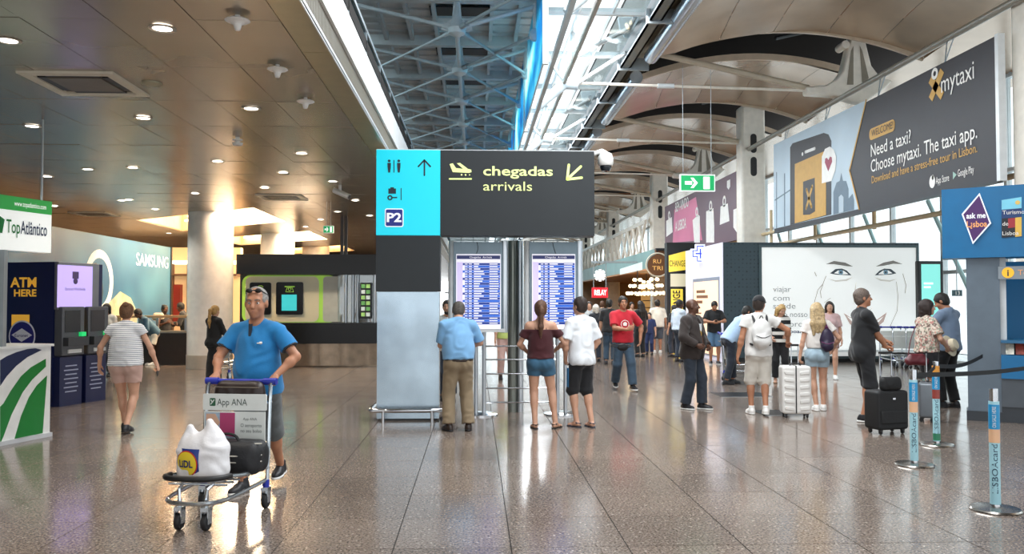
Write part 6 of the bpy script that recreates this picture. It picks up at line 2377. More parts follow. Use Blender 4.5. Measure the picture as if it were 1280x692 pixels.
def hero_extra(P):
    s, HF, TF = P['s'], P['HF'], P['TF']
    o = P['o']
    # sunglasses pushed up on the head
    mb = MB()
    for sx in (-1, 1):
        mb.sphere(tuple(HF((sx * .034, .075, .098)) * s), (.028 * s, .012 * s, .018 * s), 12, 7)
        mb.cyl(HF((sx * .06, .07, .096)) * s, HF((sx * .083, -.03, .06)) * s, .004 * s, n=6)
    mb.cyl(HF((-.034, .08, .1)) * s, HF((.034, .08, .1)) * s, .005 * s, n=6)
    g = mb.build('sunglasses', BLACK, o, world=False)
    # open placket, cuffs and chest lettering patch
    MB().prism([(-.018, .1), (.018, .1), (.012, -.02), (0, -.045), (-.012, -.02)], TF((0, .128, 1.385)) * s, (1, 0, 0), TF((0, .0, 1.4)) - TF((0, .022, 1.3)), .01 * s).build('placket', mat('placket_dark', '#1f2a38', 0.7), o, world=False)
    mb = MB()
    for k in range(6):
        mb.sphere(tuple(TF((-.115 + k * .0125, .138, 1.318 - .001 * k)) * s), (.0075 * s, .008 * s, (.012 if k < 2 else .007) * s), 8, 5)
    mb.build('chest_logo', PWH, o, world=False)
    for sx in (-1, 1):
        d = P['elb'][sx] - P['sh'][sx]
        c = P['sh'][sx] + d * .64
        u = d / np.linalg.norm(d)
        MB().lathe([(.076 * s, -.008 * s), (.078 * s, .008 * s)], Vector(c * s), 20, axis=Vector(u)).build('cuff', mat('cuff_dark', '#1d2530', 0.7), o, world=False)
    # wrist watch
    c = P['wri'][1] * .93 + P['elb'][1] * .07


hero = person(322, 611, 166, 1.79, 'man in a blue polo shirt and grey shorts pushing a luggage trolley', skin=SKINT, h=.0085, w=1.1, belly=.035, lean=5, head=(14, 0, 0),
              fR=('p', 303, 615), fL=('p', 351, 601), liftL=.04, wR=('p', 271, 467, -.30), wL=('p', 345, 469, -.27), hs=1.15, eR=(1, -.7, -.1), eL=(-1, -.7, -.1),
              hR='grip', hL='grip', dR=(.0, 1, -.5), dL=(-.0, 1, -.5), pR=(0, -.5, -1), pL=(0, -.5, -1),
              top=tee(cloth('hero_blue', '#1b78b4'), hem=.86, sleeve=.66, drape=.02, loose=.016, vneck=.03, wr=.005), bottom=dict(kind='shorts', m=cloth('grey_shorts', '#55595a', .25), leg=1.12, loose=.03),
              shoes=('boot', BLK_SHOE, SOLEW), hair=('buzz', hairm('grey', '#8d8984')), face=True, brow=hairm('brow_grey', '#5d5650'), extra=hero_extra)

STRIPE = stripe_mat('shirt_stripes', '#e8e8ea', '#5c6a7c', 'Z', 40, .72)
PSTR = person(156, 541, 4, 1.68, 'woman in a striped top and pink shorts walking away', h=.0105, fem=True, w=1.12, head=(8, 8, 0), fL=(-.06, .2), fR=(.05, -.1), liftR=.03, wL=(-.36, .06, .92), eL=(-1, -.6, 0), wR=(.38, .1, .9), eR=(1, -.6, 0), hR='grip',
       top=tee(STRIPE, hem=.93, sleeve=.3, drape=.03), bottom=dict(kind='shorts', m=cloth('dusty_pink', '#c3a195'), leg=.5, loose=.014), shoes=('shoe', BLK_SHOE, SOLEB), hair=('bun', hairm('brown_bun', '#6b4a30')))
person(267, 479, -28, 1.62, 'woman in a long black dress with a blonde ponytail beside the pillar', h=.012, fem=True, head=(0, 6, 0), wR=(.2, .3, 1.02), wL=(-.1, .28, 1.0), top=[dict(kind='long', m=cloth('black_dress', '#0f0f12'), hem=.85, sleeve=.95, drape=.0)],
       bottom=dict(kind='skirt', m=cloth('black_dress', ''), hem=.07, loose=-.02), shoes=('shoe', BLK_SHOE, SOLEB), hair=('pony', hairm('honey', '#b08a52')))
person(192, 456, 130, 1.66, 'person in a denim jacket and white shorts leaning on the cafe counter', skin=SKIND, h=.014, lean=42, head=(0, 10, 0), wR=(.2, .5, .95), wL=(-.15, .5, .93),
       top=dict(kind='long', m=cloth('denim_jacket', '#3d5f75'), hem=.86, sleeve=.95), bottom=dict(kind='shorts', m=cloth('white_shorts', '#dcd9cf'), leg=.75), shoes=('shoe', WHT_SHOE, SOLEW), hair=('short', hairm('black', '#17130f')))
person(133, 470, 175, 1.66, 'dark haired person half hidden behind the woman in the striped top', h=.015, fem=True, head=(0, 10, 0), top=tee(cloth('cream_top', '#d6d0c4')), bottom=dict(kind='trousers', m=cloth('dark_jeans', '#2b3442')), shoes=('shoe', BLK_SHOE, SOLEB), hair=('bob', hairm('black', '')))
person(205, 452, -120, 1.7, 'woman seated at the cafe with a cream handbag', skin=SKIND, h=.014, fem=True, dz=-.10, loc=(AT(205, 430, CY + 1.0).x, CY + 1.0, .0), head=(-10, 5, 0), fL=(-.1, .35), fR=(.1, .35), wR=(.18, .3, 1.15), wL=(-.15, .32, 1.1),
       top=tee(cloth('cafe_black', '#1c1a1c'), sleeve=.1), bottom=dict(kind='trousers', m=cloth('cafe_black', '')), shoes=('shoe', BLK_SHOE, SOLEB), hair=('bun', hairm('black', '')))
person(234, 452, 100, 1.75, 'man in a dark suit sitting at the cafe beside the pillar', skin=SKIND, h=.014, dz=-.06, lean=14, loc=(AT(233, 430, CY + 1.6).x, CY + 1.6, .0), head=(0, 5, 0), fL=(-.1, .3), fR=(.1, .3), wR=(.18, .4, 1.08), wL=(-.18, .4, 1.08),
       top=dict(kind='long', m=cloth('suit_black', '#131318'), hem=.86, sleeve=.95), bottom=dict(kind='trousers', m=cloth('suit_black', '')), shoes=('shoe', BLK_SHOE, SOLEB), hair=('short', hairm('black', '')))

# --- in front of the flight boards
person(573, 538, 14, 1.73, 'grey haired man in a light blue shirt and khaki trousers reading the flight board', h=.0105, w=1.1, belly=.03, lean=5, head=(-18, 32, 0), fL=(-.13, .0), fR=(.13, -.03), toeL=12, toeR=-14, wL=(-.02, .27, 1.1), wR=(.14, .27, 1.12), eL=(-1, -.6, -.2), eR=(1, -.6, -.2), hL='curl', hR='curl', dL=(.5, .8, .3), dR=(-.3, .8, .3), pL=(.6, 0, .8), pR=(-.6, 0, .8),
       top=tee(cloth('sky_blue', '#7db0dc'), hem=.965, sleeve=.85, drape=.03, wr=.005), bottom=dict(kind='trousers', m=cloth('khaki', '#8a7960'), leg=1.97, loose=.022, wr=.005), shoes=('shoe', mat('shoe_brown', '#2a1c16', 0.4), SOLEB), hair=('short', hairm('dark_grey', '#4e4842')),
       extra=lambda P: P['put']('belt', Sdf().ell((0, -.005, .94), (.199, .158, .16), None, .02).mesh(.01, cuts=[((0, 0, .925), (0, 0, -1)), ((0, 0, .962), (0, 0, 1))]), mat('belt_leather', '#2a1d15', 0.5)))
person(676, 535, -4, 1.71, 'woman with a brown ponytail in a maroon off-shoulder top and denim shorts', h=.0105, fem=True, head=(4, -4, 0), fL=(-.08, -.02), fR=(.2, .03), toeL=14, toeR=-30, wL=(-.17, .2, 1.02), wR=(.2, .2, 1.06), eL=(-1, -.8, 0), eR=(1, -.8, 0), hL='curl', hR='curl',
       top=tee(cloth('maroon', '#3f1118'), hem=.98, sleeve=.62, strap=True, drape=.006, e=.014), bottom=dict(kind='shorts', m=cloth('denim_shorts', '#38627e'), leg=.4, loose=.008, waist=1.04), shoes=('sandal', mat('sandal_black', '#1a1714', 0.5), None), hair=('pony', hairm('chestnut', '#5a3b28')),
       extra=lambda P: [MB().tube([P['TF']((sx * .07, -.10, 1.33)) * P['s'], P['TF']((sx * .085, -.055, 1.45)) * P['s'], P['TF']((sx * .08, .07, 1.36)) * P['s']], .006, 6, smooth=1).build('strap', cloth('maroon', ''), P['o'], world=False) for sx in (-1, 1)])
def slides_extra(P):
    pass


person(727, 533, 30, 1.76, 'young man in a white T-shirt and black shorts beside the flight board', h=.0105, head=(12, -2, 0), w=.96, lean=2, fL=(-.07, .02), fR=(.09, -.1), toeL=10, toeR=-10, wL=(-.18, .12, .92), wR=(.19, .14, .96), eL=(-1, -.7, 0), eR=(1, -.9, 0), hL='curl',
       top=tee(cloth('white_tee', '#e2e6ea', .05), hem=.85, sleeve=.82, drape=.018, loose=.02, wr=.005), bottom=dict(kind='shorts', m=cloth('black_shorts', '#16171b'), leg=1.02, loose=.022), shoes=('sandal', mat('slide_blue', '#1f2f42', 0.5), None), hair=('short', hairm('dark_brown', '#2b1e17')),
       extra=lambda P: MB().prism([(-.02, -.13), (.02, -.13), (.025, .13), (-.015, .13)], P['hip'][-1] * .45 * P['s'] + P['kne'][-1] * .55 * P['s'] + np.array((-.112, .0, 0)), (0, -1, 0), (0, 0, 1), .006).build('side_print', mat('short_print', '#2d6f9e', 0.6), P['o'], world=False))
person(632, 474, 188, 1.7, 'person in pink trousers and a lime shirt behind the flight boards', h=.014, fem=True, fL=(-.1, .15), fR=(.1, -.1), top=tee(cloth('lime_shirt', '#c4d67a'), hem=.93), bottom=dict(kind='trousers', m=cloth('pale_pink', '#cfaea6')), shoes=('shoe', BLK_SHOE, SOLEB), hair=('bob', hairm('dark_brown', '')))
person(559, 500, 175, 1.72, 'bearded man in white half hidden behind the sign pillar', h=.014, top=tee(cloth('white_tee', ''), sleeve=.9), bottom=dict(kind='trousers', m=cloth('dark_jeans', '')), shoes=('shoe', BLK_SHOE, SOLEB), hair=('short', hairm('black', '')), face=True,
       extra=lambda P: P['put']('beard', (lambda S: S.mesh(.01, wr=.002))(Sdf().ell(P['HF']((0, .05, -.085)), (.055, .055, .045), P['Rh'], .02).ell(P['HF']((0, .1, -.06)), (.03, .03, .02), P['Rh'], .01, 's')), hairm('black', '')))

# --- right of the boards
def red_extra(P):
    s, TF = P['s'], P['TF']
    MB().prism([(0.082 * math.cos(a * PI / 12), .082 * math.sin(a * PI / 12)) for a in range(24)], TF((0, .160, 1.235)) * s, (-1, 0, 0), (0, 0, 1), -.004).build('print_ring', PWH, P['o'], world=False)
    MB().prism([(0.07 * math.cos(a * PI / 12), .07 * math.sin(a * PI / 12)) for a in range(24)], TF((0, .165, 1.235)) * s, (-1, 0, 0), (0, 0, 1), -.004).build('print_field', cloth('red_tee', ''), P['o'], world=False)
    MB().prism([(-.035, -.03), (.03, -.035), (.04, .02), (0, .05), (-.045, .015)], TF((0, .170, 1.235)) * s, (-1, 0, 0), (0, 0, 1), -.003).build('print_emblem', PWH, P['o'], world=False)


person(779, 487, 184, 1.8, 'man in a red T-shirt and jeans walking towards the camera', skin=SKINT, h=.011, w=1.05, fL=(-.13, .22), fR=(.1, -.22), liftR=.06, wR=(-.02, .26, 1.14), eR=(1, -.3, -.3), hR='curl', dR=(-.8, .4, .3), pR=(0, -1, 0), wL=(-.33, .02, .95), eL=(-1, -.5, 0),
       top=tee(cloth('red_tee', '#c01c2e'), hem=.90, sleeve=.8, drape=.012), bottom=dict(kind='trousers', m=cloth('blue_jeans', '#34485a', .3), leg=1.97, loose=.02), shoes=('shoe', BLK_SHOE, SOLEW), hair=('short', hairm('black', '')), face=True, extra=red_extra)
def bald_extra(P):
    s, TF = P['s'], P['TF']
    MB().prism([(-.05, -.12), (.05, -.12), (.045, .18), (-.045, .18)], TF((.0, .146, 1.18)) * s, (-1, 0, 0), (0, 0, 1), -.04).build('white_shirt_front', cloth('white_tee', ''), P['o'], world=False)
    MB().sphere(tuple(TF((0, .146, 1.2)) * s), (.038, .012, .05), 12, 7).build('shirt_print', mat('print_yellow_red', '#d9a437', 0.6, vary=.6, scale=30), P['o'], world=False)


person(866, 511, -134, 1.74, 'bald man in a dark brown jacket and jeans standing in profile', skin=SKIND, h=.0105, w=1.08, belly=.02, head=(28, -4, 0), fL=(-.08, .12), fR=(.1, -.08), wR=(.2, .2, 1.03), wL=(-.17, .18, 1.0), eR=(1, -.9, 0), eL=(-1, -.9, 0), hR='curl', hL='curl',
       top=dict(kind='long', m=cloth('brown_jacket', '#2c2320'), hem=.80, sleeve=.92, e=.026, drape=.02, name='jacket', open=True, wr=.006), bottom=dict(kind='trousers', m=cloth('dark_denim', '#232c38', .2), leg=1.97, loose=.02), shoes=('shoe', BLK_SHOE, SOLEW), hair=('none', None), face=True, brow=hairm('black', ''), extra=bald_extra)
PPH = person(893, 455, 172, 1.74, 'man in a black T-shirt looking down at his phone by the chemist', skin=SKINT, h=.013, head=(0, 30, 0), wR=(.08, .3, 1.16), wL=(-.08, .3, 1.16), hR='curl', hL='curl', eR=(1, -.4, -.3), eL=(-1, -.4, -.3),
       top=tee(cloth('black_tee', '#17181b'), sleeve=.8), bottom=dict(kind='shorts', m=cloth('denim_short_blue', '#4c6a86'), leg=1.0, loose=.025), shoes=('shoe', BLK_SHOE, SOLEW), hair=('short', hairm('black', '')), face=True)
person(822, 441, 3, 1.76, 'man in a cream T-shirt and grey shorts seen from behind at the cafe', skin=SKINT, h=.015, w=1.12, wL=(-.3, .05, .9), top=tee(cloth('cream_tee', '#e3ddcc'), sleeve=.85, drape=.03), bottom=dict(kind='shorts', m=cloth('slate_shorts', '#4a525c'), leg=1.0, loose=.03), shoes=('shoe', WHT_SHOE, SOLEW), hair=('short', hairm('black', '')))
person(849, 452, -60, 1.75, 'man in a pale blue shirt half hidden by the yellow exchange sign', skin=SKIND, h=.015, head=(-20, 8, 0), wR=(.15, .3, 1.05), top=dict(kind='long', m=cloth('pale_shirt', '#c9d6e4'), hem=.92, sleeve=.9), bottom=dict(kind='trousers', m=cloth('dark_jeans', '')), shoes=('shoe', BLK_SHOE, SOLEB), hair=('short', hairm('black', '')))
for (px, py, hd, H, lab, mt, bm, hr, kd) in (
        (745, 452, 10, 1.62, 'white haired person in a dark top in the crowd', cloth('crowd_dark', '#22252c'), cloth('dark_jeans', ''), ('bob', hairm('white', '#d3cdc2')), True),
        (762, 455, -20, 1.76, 'person in a black jacket and jeans left of the man in red', cloth('crowd_black', '#141518'), cloth('blue_jeans', ''), ('short', hairm('black', '')), False),
        (737, 446, 170, 1.7, 'far man in a pale shirt beside the young man in white', cloth('crowd_pale', '#a9b0b4'), cloth('dark_jeans', ''), ('short', hairm('dark_brown', '')), False),
        (801, 446, 20, 1.72, 'person with long dark hair and a long black coat at the cafe', cloth('crowd_black', ''), cloth('crowd_black', ''), ('long', hairm('black', '')), True),
        (812, 443, 160, 1.35, 'child in a navy shirt beside the man in the cream T-shirt', cloth('crowd_navy', '#24335e'), cloth('crowd_navy', ''), ('short', hairm('dark_brown', '')), False),
        (753, 436, 0, 1.72, 'far person in a grey coat under the red sign', cloth('crowd_grey', '#6b6763'), cloth('dark_jeans', ''), ('short', hairm('chestnut', '')), False),
        (790, 436, 185, 1.68, 'far person in a beige shirt behind the man in red', cloth('crowd_beige', '#a78d76'), cloth('dark_jeans', ''), ('short', hairm('black', '')), False),
        (843, 446, 30, 1.6, 'person in dark clothes between the cafe and the exchange booth', cloth('crowd_dark', ''), cloth('dark_jeans', ''), ('bob', hairm('black', '')), True)):
    person(px, py, hd, H, lab, h=.017, fem=kd, top=tee(mt, sleeve=.85), bottom=dict(kind='trousers', m=bm), shoes=('shoe', BLK_SHOE, SOLEB), hair=hr)

person(912, 480, -80, 1.74, 'man in a pale blue shirt bending over a luggage trolley', skin=SKINT, h=.0125, lean=38, head=(0, 10, 0), wR=(.15, .5, .95), wL=(-.1, .52, .93), hR='grip', hL='grip', fL=(-.09, .12), fR=(.09, -.12),
       top=tee(cloth('pale_blue_shirt', '#a9c4e0'), sleeve=.85), bottom=dict(kind='trousers', m=cloth('navy_trousers', '#1d2431')), shoes=('shoe', BLK_SHOE, SOLEB), hair=('short', hairm('black', '')))


def cap_extra(P):
    s, HF, Rh = P['s'], P['HF'], P['Rh']
    S = Sdf()
    S.ell(HF((0, -.008, .04)), (.094, .115, .105), Rh, .02)
    S.ell(HF((0, .125, .045)), (.07, .07, .012), Rh, .015)
    P['put']('cap', S.mesh(.009, cuts=[(HF((0, 0, .03)), Rh @ np.array((0, -.12, -1.)))]), cloth('cap_black', '#121216'))
    S = Sdf()
    for sx in (-1, 1): S.cone(HF((sx * .082, .0, .0)), HF((sx * .05, .085, -.005)), .004, k=.004)
    S.ell(HF((.031, .098, 0)), (.02, .008, .016), Rh, .004).ell(HF((-.031, .098, 0)), (.02, .008, .016), Rh, .004)
    P['put']('glasses', S.mesh(.006), BLACK)


PB = person(949, 518, -6, 1.78, 'man in a black cap and white clothes holding the white suitcase', skin=SKINT, h=.0105, w=1.04, head=(-30, 4, 0), fL=(-.1, .06), fR=(.07, -.12), liftR=.02, wL=(-.3, .0, .88), wR=('p', 985, 428, .1), eR=(1, -.6, 0), hR='grip', dR=(.5, .7, -.3), pR=(0, 0, -1),
            top=tee(cloth('white_vest', '#dcdad6', .06), sleeve=.42, hem=.88), bottom=dict(kind='shorts', m=cloth('cream_shorts', '#d3cec4'), leg=1.02, loose=.025), shoes=('boot', WHT_SHOE, SOLEW), hair=('short', hairm('dark_brown', '')), face=True, extra=cap_extra)
person(975, 478, 168, 1.66, 'blonde woman in a black and white striped top beside the man in the cap', h=.012, fem=True, lean=8, head=(20, 20, 0), wL=(-.1, .3, 1.05), wR=(.2, .25, 1.0), top=tee(stripe_mat('broad_stripes', '#101214', '#e4e2dc', 'Z', 6.5, .55), hem=.92, sleeve=.8), bottom=dict(kind='trousers', m=cloth('black_trousers', '#131316')), shoes=('sandal', mat('sandal_tan', '#8d6a4c', 0.5), None), hair=('long', hairm('blonde', '#b4925c')), face=True)
PW_ = person(1022, 513, -14, 1.68, 'long haired blonde woman in a white top and light denim shorts', h=.0105, fem=True, head=(10, 0, 0), fL=(-.02, -.02), fR=(.1, .06), wL=(-.27, -.02, .86), wR=(.27, .12, 1.0), eR=(1, -.8, 0), hL='curl',
       top=tee(cloth('white_crop', '#e4ded8', .06), hem=1.03, sleeve=.5, neck=.1, drape=.0), bottom=dict(kind='shorts', m=cloth('light_denim', '#9fb6c4'), leg=.42, loose=.008, waist=1.06), shoes=('shoe', WHT_SHOE, SOLEW), hair=('long', hairm('blonde_long', '#b39a72')))
person(1038, 473, 160, 1.7, 'dark haired woman behind the blonde woman with the backpack', h=.014, fem=True, head=(0, 0, 0), fL=(-.1, .1), fR=(.1, -.1), top=tee(cloth('rose_top', '#c7a7a6'), sleeve=.8), bottom=dict(kind='shorts', m=cloth('rose_shorts', '#a98c86'), leg=.5), shoes=('shoe', WHT_SHOE, SOLEW), hair=('long', hairm('dark_brown', '')))
person(1080, 526, -92, 1.88, 'tall man in a black T-shirt and black shorts with a black suitcase', skin=SKINT, h=.0105, w=.98, head=(-6, -4, 0), fL=(-.08, .06), fR=(.08, -.04), wR=('p', 1108, 434, -.05), wL=('p', 1112, 431, .2), eR=(.6, -1, -.1), eL=(-.8, -1, -.1), hR='grip', hL='grip', dR=(0, 1, -.2), dL=(0, 1, -.2), pR=(0, 0, -1), pL=(0, 0, -1),
       top=tee(cloth('black_tee_faded', '#16171a'), hem=.80, sleeve=.85, drape=.006, wr=.005), bottom=dict(kind='shorts', m=cloth('black_shorts', ''), leg=1.08, loose=.028), shoes=('shoe', BLK_SHOE, SOLEW), hair=('short', hairm('grey_brown', '#5f5148')), face=True, brow=hairm('dark_brown', ''),
       extra=lambda P: MB().prism([(-.05, -.1), (.05, -.1), (.06, .06), (0, .12), (-.06, .06)], P['TF']((.0, .142, 1.22)) * P['s'], (-1, 0, 0), (0, 0, 1), -.006).build('faded_print', mat('faded_print', '#5a6570', 0.8, vary=.5, scale=25), P['o'], world=False))
FLOR = speckle_mat('floral_print', ['#c7b6a4', '#a98f84', '#7a665e', '#d7c9ba', '#8f9a86', '#b77f76', '#d2c3b2'], 42)
PFL = person(1160, 516, -82, 1.73, 'woman in a floral blouse with a wine red bag in the queue', h=.011, fem=True, head=(-16, 0, 0), fL=(-.08, .1), fR=(.08, -.1), wR=(.2, .2, 1.02), wL=(-.18, .42, 1.1), eR=(1, -1, 0), eL=(-1, -.4, -.3), hR='curl', hL='curl',
       top=tee(FLOR, hem=.96, sleeve=.75, drape=.02, loose=.025), bottom=dict(kind='shorts', m=cloth('black_shorts', ''), leg=.8, loose=.02), shoes=('shoe', WHT_SHOE, SOLEW), hair=('bob', hairm('dark_bob', '#2a1b16')), face=True)
person(1186, 509, 30, 1.86, 'man in a grey blue shirt and black trousers behind the woman in the floral blouse', skin=SKINT, h=.011, w=1.05, head=(20, 28, 0), fL=(-.09, .05), fR=(.09, -.05), wL=(-.12, .3, 1.12), wR=(.1, .3, 1.12), eL=(-1, -.5, -.2), eR=(1, -.5, -.2), hL='curl', hR='curl',
       top=tee(cloth('grey_blue_shirt', '#6f8198'), hem=.88, sleeve=.85, drape=.02), bottom=dict(kind='trousers', m=cloth('black_trousers', ''), leg=1.96), shoes=('shoe', BLK_SHOE, SOLEB), hair=('short', hairm('black', '')))

# ------------------------------------------------------------------ luggage trolleys, bags and suitcases
BLUEH = mat('trolley_blue', '#1f2f9e', 0.4)
TYRE = mat('tyre_black', '#17171a', 0.6)
ALU = mat('trolley_steel', '#b9bfc4', 0.22, 0.9)


def trolley(loc, rz, label, ad=True, group='luggage trolleys'):
    t = thing('luggage_trolley', loc, label, 'trolley', group, rz=rz)
    k = dict(parent=t, world=False)
    MB().tube([(.27, -.33, .23), (.25, .16, .22), (.23, .34, .215), (.14, .43, .21), (0, .45, .21), (-.14, .43, .21), (-.23, .34, .215), (-.25, .16, .22), (-.27, -.33, .23)], .017, 8, smooth=2).build('lower_loop', ALU, **k)
    MB().tube([(.28, -.33, .335), (.26, .1, .36), (.24, .28, .385)], .016, 8).build('side_rail', ALU, **k)
    MB().tube([(-.28, -.33, .335), (-.26, .1, .36), (-.24, .28, .385)], .016, 8).build('side_rail', ALU, **k)
    MB().tube([(.24, .26, .385), (.235, .36, .39), (.15, .45, .395), (0, .465, .395), (-.15, .45, .395), (-.235, .36, .39), (-.24, .26, .385)], .022, 10, smooth=2).build('bumper', BLACK, **k)
    for sx in (-1, 1):
        MB().tube([(sx * .28, -.34, .12), (sx * .28, -.36, .5), (sx * .275, -.40, .98), (sx * .27, -.45, 1.03)], .017, 8, smooth=1).build('upright', ALU, **k)
        MB().tube([(sx * .1, .38, .21), (sx * .11, .37, .3), (sx * .12, .28, .33)], .013, 6).build('front_strut', ALU, **k)
    MB().cyl((-.29, -.45, 1.03), (.29, -.45, 1.03), .02, n=12).build('handle_bar', BLUEH, **k)
    for sx in (-1, 1):
        MB().cyl((sx * .2, -.45, 1.03), (sx * .31, -.45, 1.03), .03, n=12).build('grip', BLUEH, **k)
    for y in (-.22, -.06, .1, .2, .3):
        MB().tube([(-.25 + max(0, y) * .06, y, .325), (.25 - max(0, y) * .06, y, .325)], .009, 6).build('platform_bar', ALU, **k)
    MB().mm(-.27, .27, -.47, -.345, .855, .865).build('tray', ALU, **k)
    f = Face((.275, -.335, .80), (-1, 0, 0), (0, 0, 1))
    pan = plate('upper_board', f, rrect(0, 0, .55, .135, .01), mat('trolley_board', '#dfe3df', 0.4), t, 0, .012, world=False)
    if ad:
        text('lettering', 'App ANA', f, .125, .042, .055, mat('board_ink', '#3c4a44', 0.5), pan, width=.26, world=False, d0=.012, depth=.002)
        em = plate('emblem', f, rrect(.06, .035, .11, .1, .008), mat('board_green', '#1e5a3a', 0.5), pan, .012, .002, world=False)
        plate('emblem_mark', f, stroke([(.07, .05), (.098, .085)], .008) + stroke([(.07, .085), (.085, .065)], .008), mat('trolley_board', '', 0), em, .014, .002, world=False)
    f = Face((.265, -.335, .48), (-1, 0, 0), (0, 0, 1))
    lo_ = plate('lower_board', f, rect(0, 0, .53, .31), mat('trolley_board', '', 0), t, 0, .01, world=False)
    if ad:
        plate('picture_print', f, rect(.01, .01, .27, .30), mat('ad_photo', '#9fb3c4', 0.5, vary=.35, scale=9), lo_, .01, .002, world=False)
        plate('picture_print', f, [(.14, .12), (.27, .1), (.27, .30), (.14, .30)], mat('ad_pink', '#b03a6c', 0.5), lo_, .012, .002, world=False)
        plate('picture_print', f, [(.02, .2), (.1, .15), (.14, .22), (.1, .29), (.02, .29)], mat('ad_skin', '#d3a98f', 0.5), lo_, .012, .002, world=False)
        for s, a, b, hh in (('App ANA', .34, .24, .022), ('O aeroporto', .32, .185, .028), ('no seu bolso', .32, .14, .028)):
            text('lettering', s, f, a, b, hh, mat('board_ink', '', 0), lo_, world=False, d0=.01, depth=.002, width=.12 if hh < .025 else .18)
    for (x, y) in ((.27, -.34), (-.27, -.34), (.105, .37), (-.105, .37)):
        c = MB()
        c.mm(x - .03, x - .022, y - .035, y + .03, .05, .17).mm(x + .022, x + .03, y - .035, y + .03, .05, .17).mm(x - .03, x + .03, y - .04, y + .035, .145, .175).cyl((x, y, .17), (x, y, .23), .018, n=8)
        co = c.build('caster_fork', ALU, **k)
        MB().lathe([(.02, -.02), (.055, -.02), (.062, -.012), (.062, .012), (.055, .02), (.02, .02)], (x, y, .062), 20, axis=(1, 0, 0)).build('wheel', TYRE, co, world=False)
        if y < 0: MB().lathe([(.028, .175), (.028, .235)], (x, y, 0), 12).build('caster_sleeve', BLUEH, co, world=False)
    return t


tc_ = Vector((-2.045, 6.82, 0))
hero_cart = trolley(tc_, R(171), 'luggage trolley with an advertising board pushed by the man in blue')
HM = Matrix.Translation(tc_) @ Matrix.Rotation(R(171), 4, 'Z')


def ell_patch(name, c, r, pts, m, parent, lift=.004):
    """Printed patch following the near (-Y) side of an ellipsoid."""
    cx, cz = sum(p[0] for p in pts) / len(pts), sum(p[1] for p in pts) / len(pts)
    vs, fs = [], []
    n, rings = len(pts), 6
    def prj(a, b):
        q = max(0.02, 1 - (a / r[0]) ** 2 - ((b - c[2]) / r[2]) ** 2)
        return (a + c[0], c[1] - r[1] * math.sqrt(q) - lift, b)
    vs.append(prj(cx, cz))
    for i in range(1, rings + 1):
        for p in pts:
            vs.append(prj(cx + (p[0] - cx) * i / rings, cz + (p[1] - cz) * i / rings))
    for j in range(n): fs.append((0, 1 + j, 1 + (j + 1) % n))
    for i in range(rings - 1):
        for j in range(n):
            fs.append((1 + i * n + j, 1 + (i + 1) * n + j, 1 + (i + 1) * n + (j + 1) % n, 1 + i * n + (j + 1) % n))
    return MB().add(vs, fs).build(name, m, parent, world=False)


def soft(name, S, h, m, loc, rz, label, cat, wr=.003, cuts=()):
    V, Q = S.mesh(h, wr=wr, cuts=cuts)
    o = link(name, np_mesh(name, V, Q), m)
    o.location = loc
    o.rotation_euler = (0, 0, rz)
    return tag(o, label, cat)


# white shopping bag on the front of the trolley
bl = AT(254, 592, 6.62)
bl.z = .335
S = Sdf()
S.ell((0, 0, .17), (.205, .13, .20), None, .05)
S.cone((-.1, 0, .06), (.1, 0, .06), .1, k=.06)
S.cone((-.135, 0, .24), (-.11, .0, .40), .07, .022, k=.05).cone((-.11, 0, .40), (-.06, 0, .30), .02, .03, k=.02)
S.cone((.09, 0, .26), (.05, .0, .44), .10, .028, k=.06).cone((.05, 0, .44), (.12, 0, .32), .022, .05, k=.03)
bag = soft('shopping_bag', S, .008, mat('plastic_white', '#e9e8ea', 0.32, bump=.3, bscale=14), bl, R(-12), 'white plastic shopping bag with a yellow round emblem on the trolley', 'bag', wr=.005, cuts=[((0, 0, 0.0), (0, 0, -1))])
E, r_ = (0, 0, .17), (.205, .13, .20)
pts = lambda l: [p for p in l]
ell_patch('blue_square', E, r_, [(-.165 + .2 * i / 5, .045) for i in range(5)] + [(.035, .045 + .21 * i / 5) for i in range(5)] + [(.035 - .2 * i / 5, .255) for i in range(5)] + [(-.165, .255 - .21 * i / 5) for i in range(5)], mat('bag_blue', '#1f3c8c', 0.35), bag, .006)
ell_patch('red_ring', E, r_, disc(-.07, .145, .098, .098, 28), mat('bag_red', '#d0342c', 0.35), bag, .0085)
ell_patch('yellow_disc', E, r_, disc(-.07, .145, .09, .09, 28), mat('bag_yellow', '#f2d638', 0.35), bag, .011)
fb_ = Face((-.07, -.13, .145), (1, 0, 0), (0, 0, 1))
lt = text('lettering', 'LiDL', fb_, 0, -.025, .052, mat('bag_ink', '#1b2a6e', 0.4), bag, width=.125, align='CENTER', d0=0, depth=.0, bold=.03, world=False)
for v in lt.data.vertices:
    q = max(.02, 1 - (v.co.x / r_[0]) ** 2 - ((v.co.z - .17) / r_[2]) ** 2)
    v.co.y = -r_[1] * math.sqrt(q) - .015
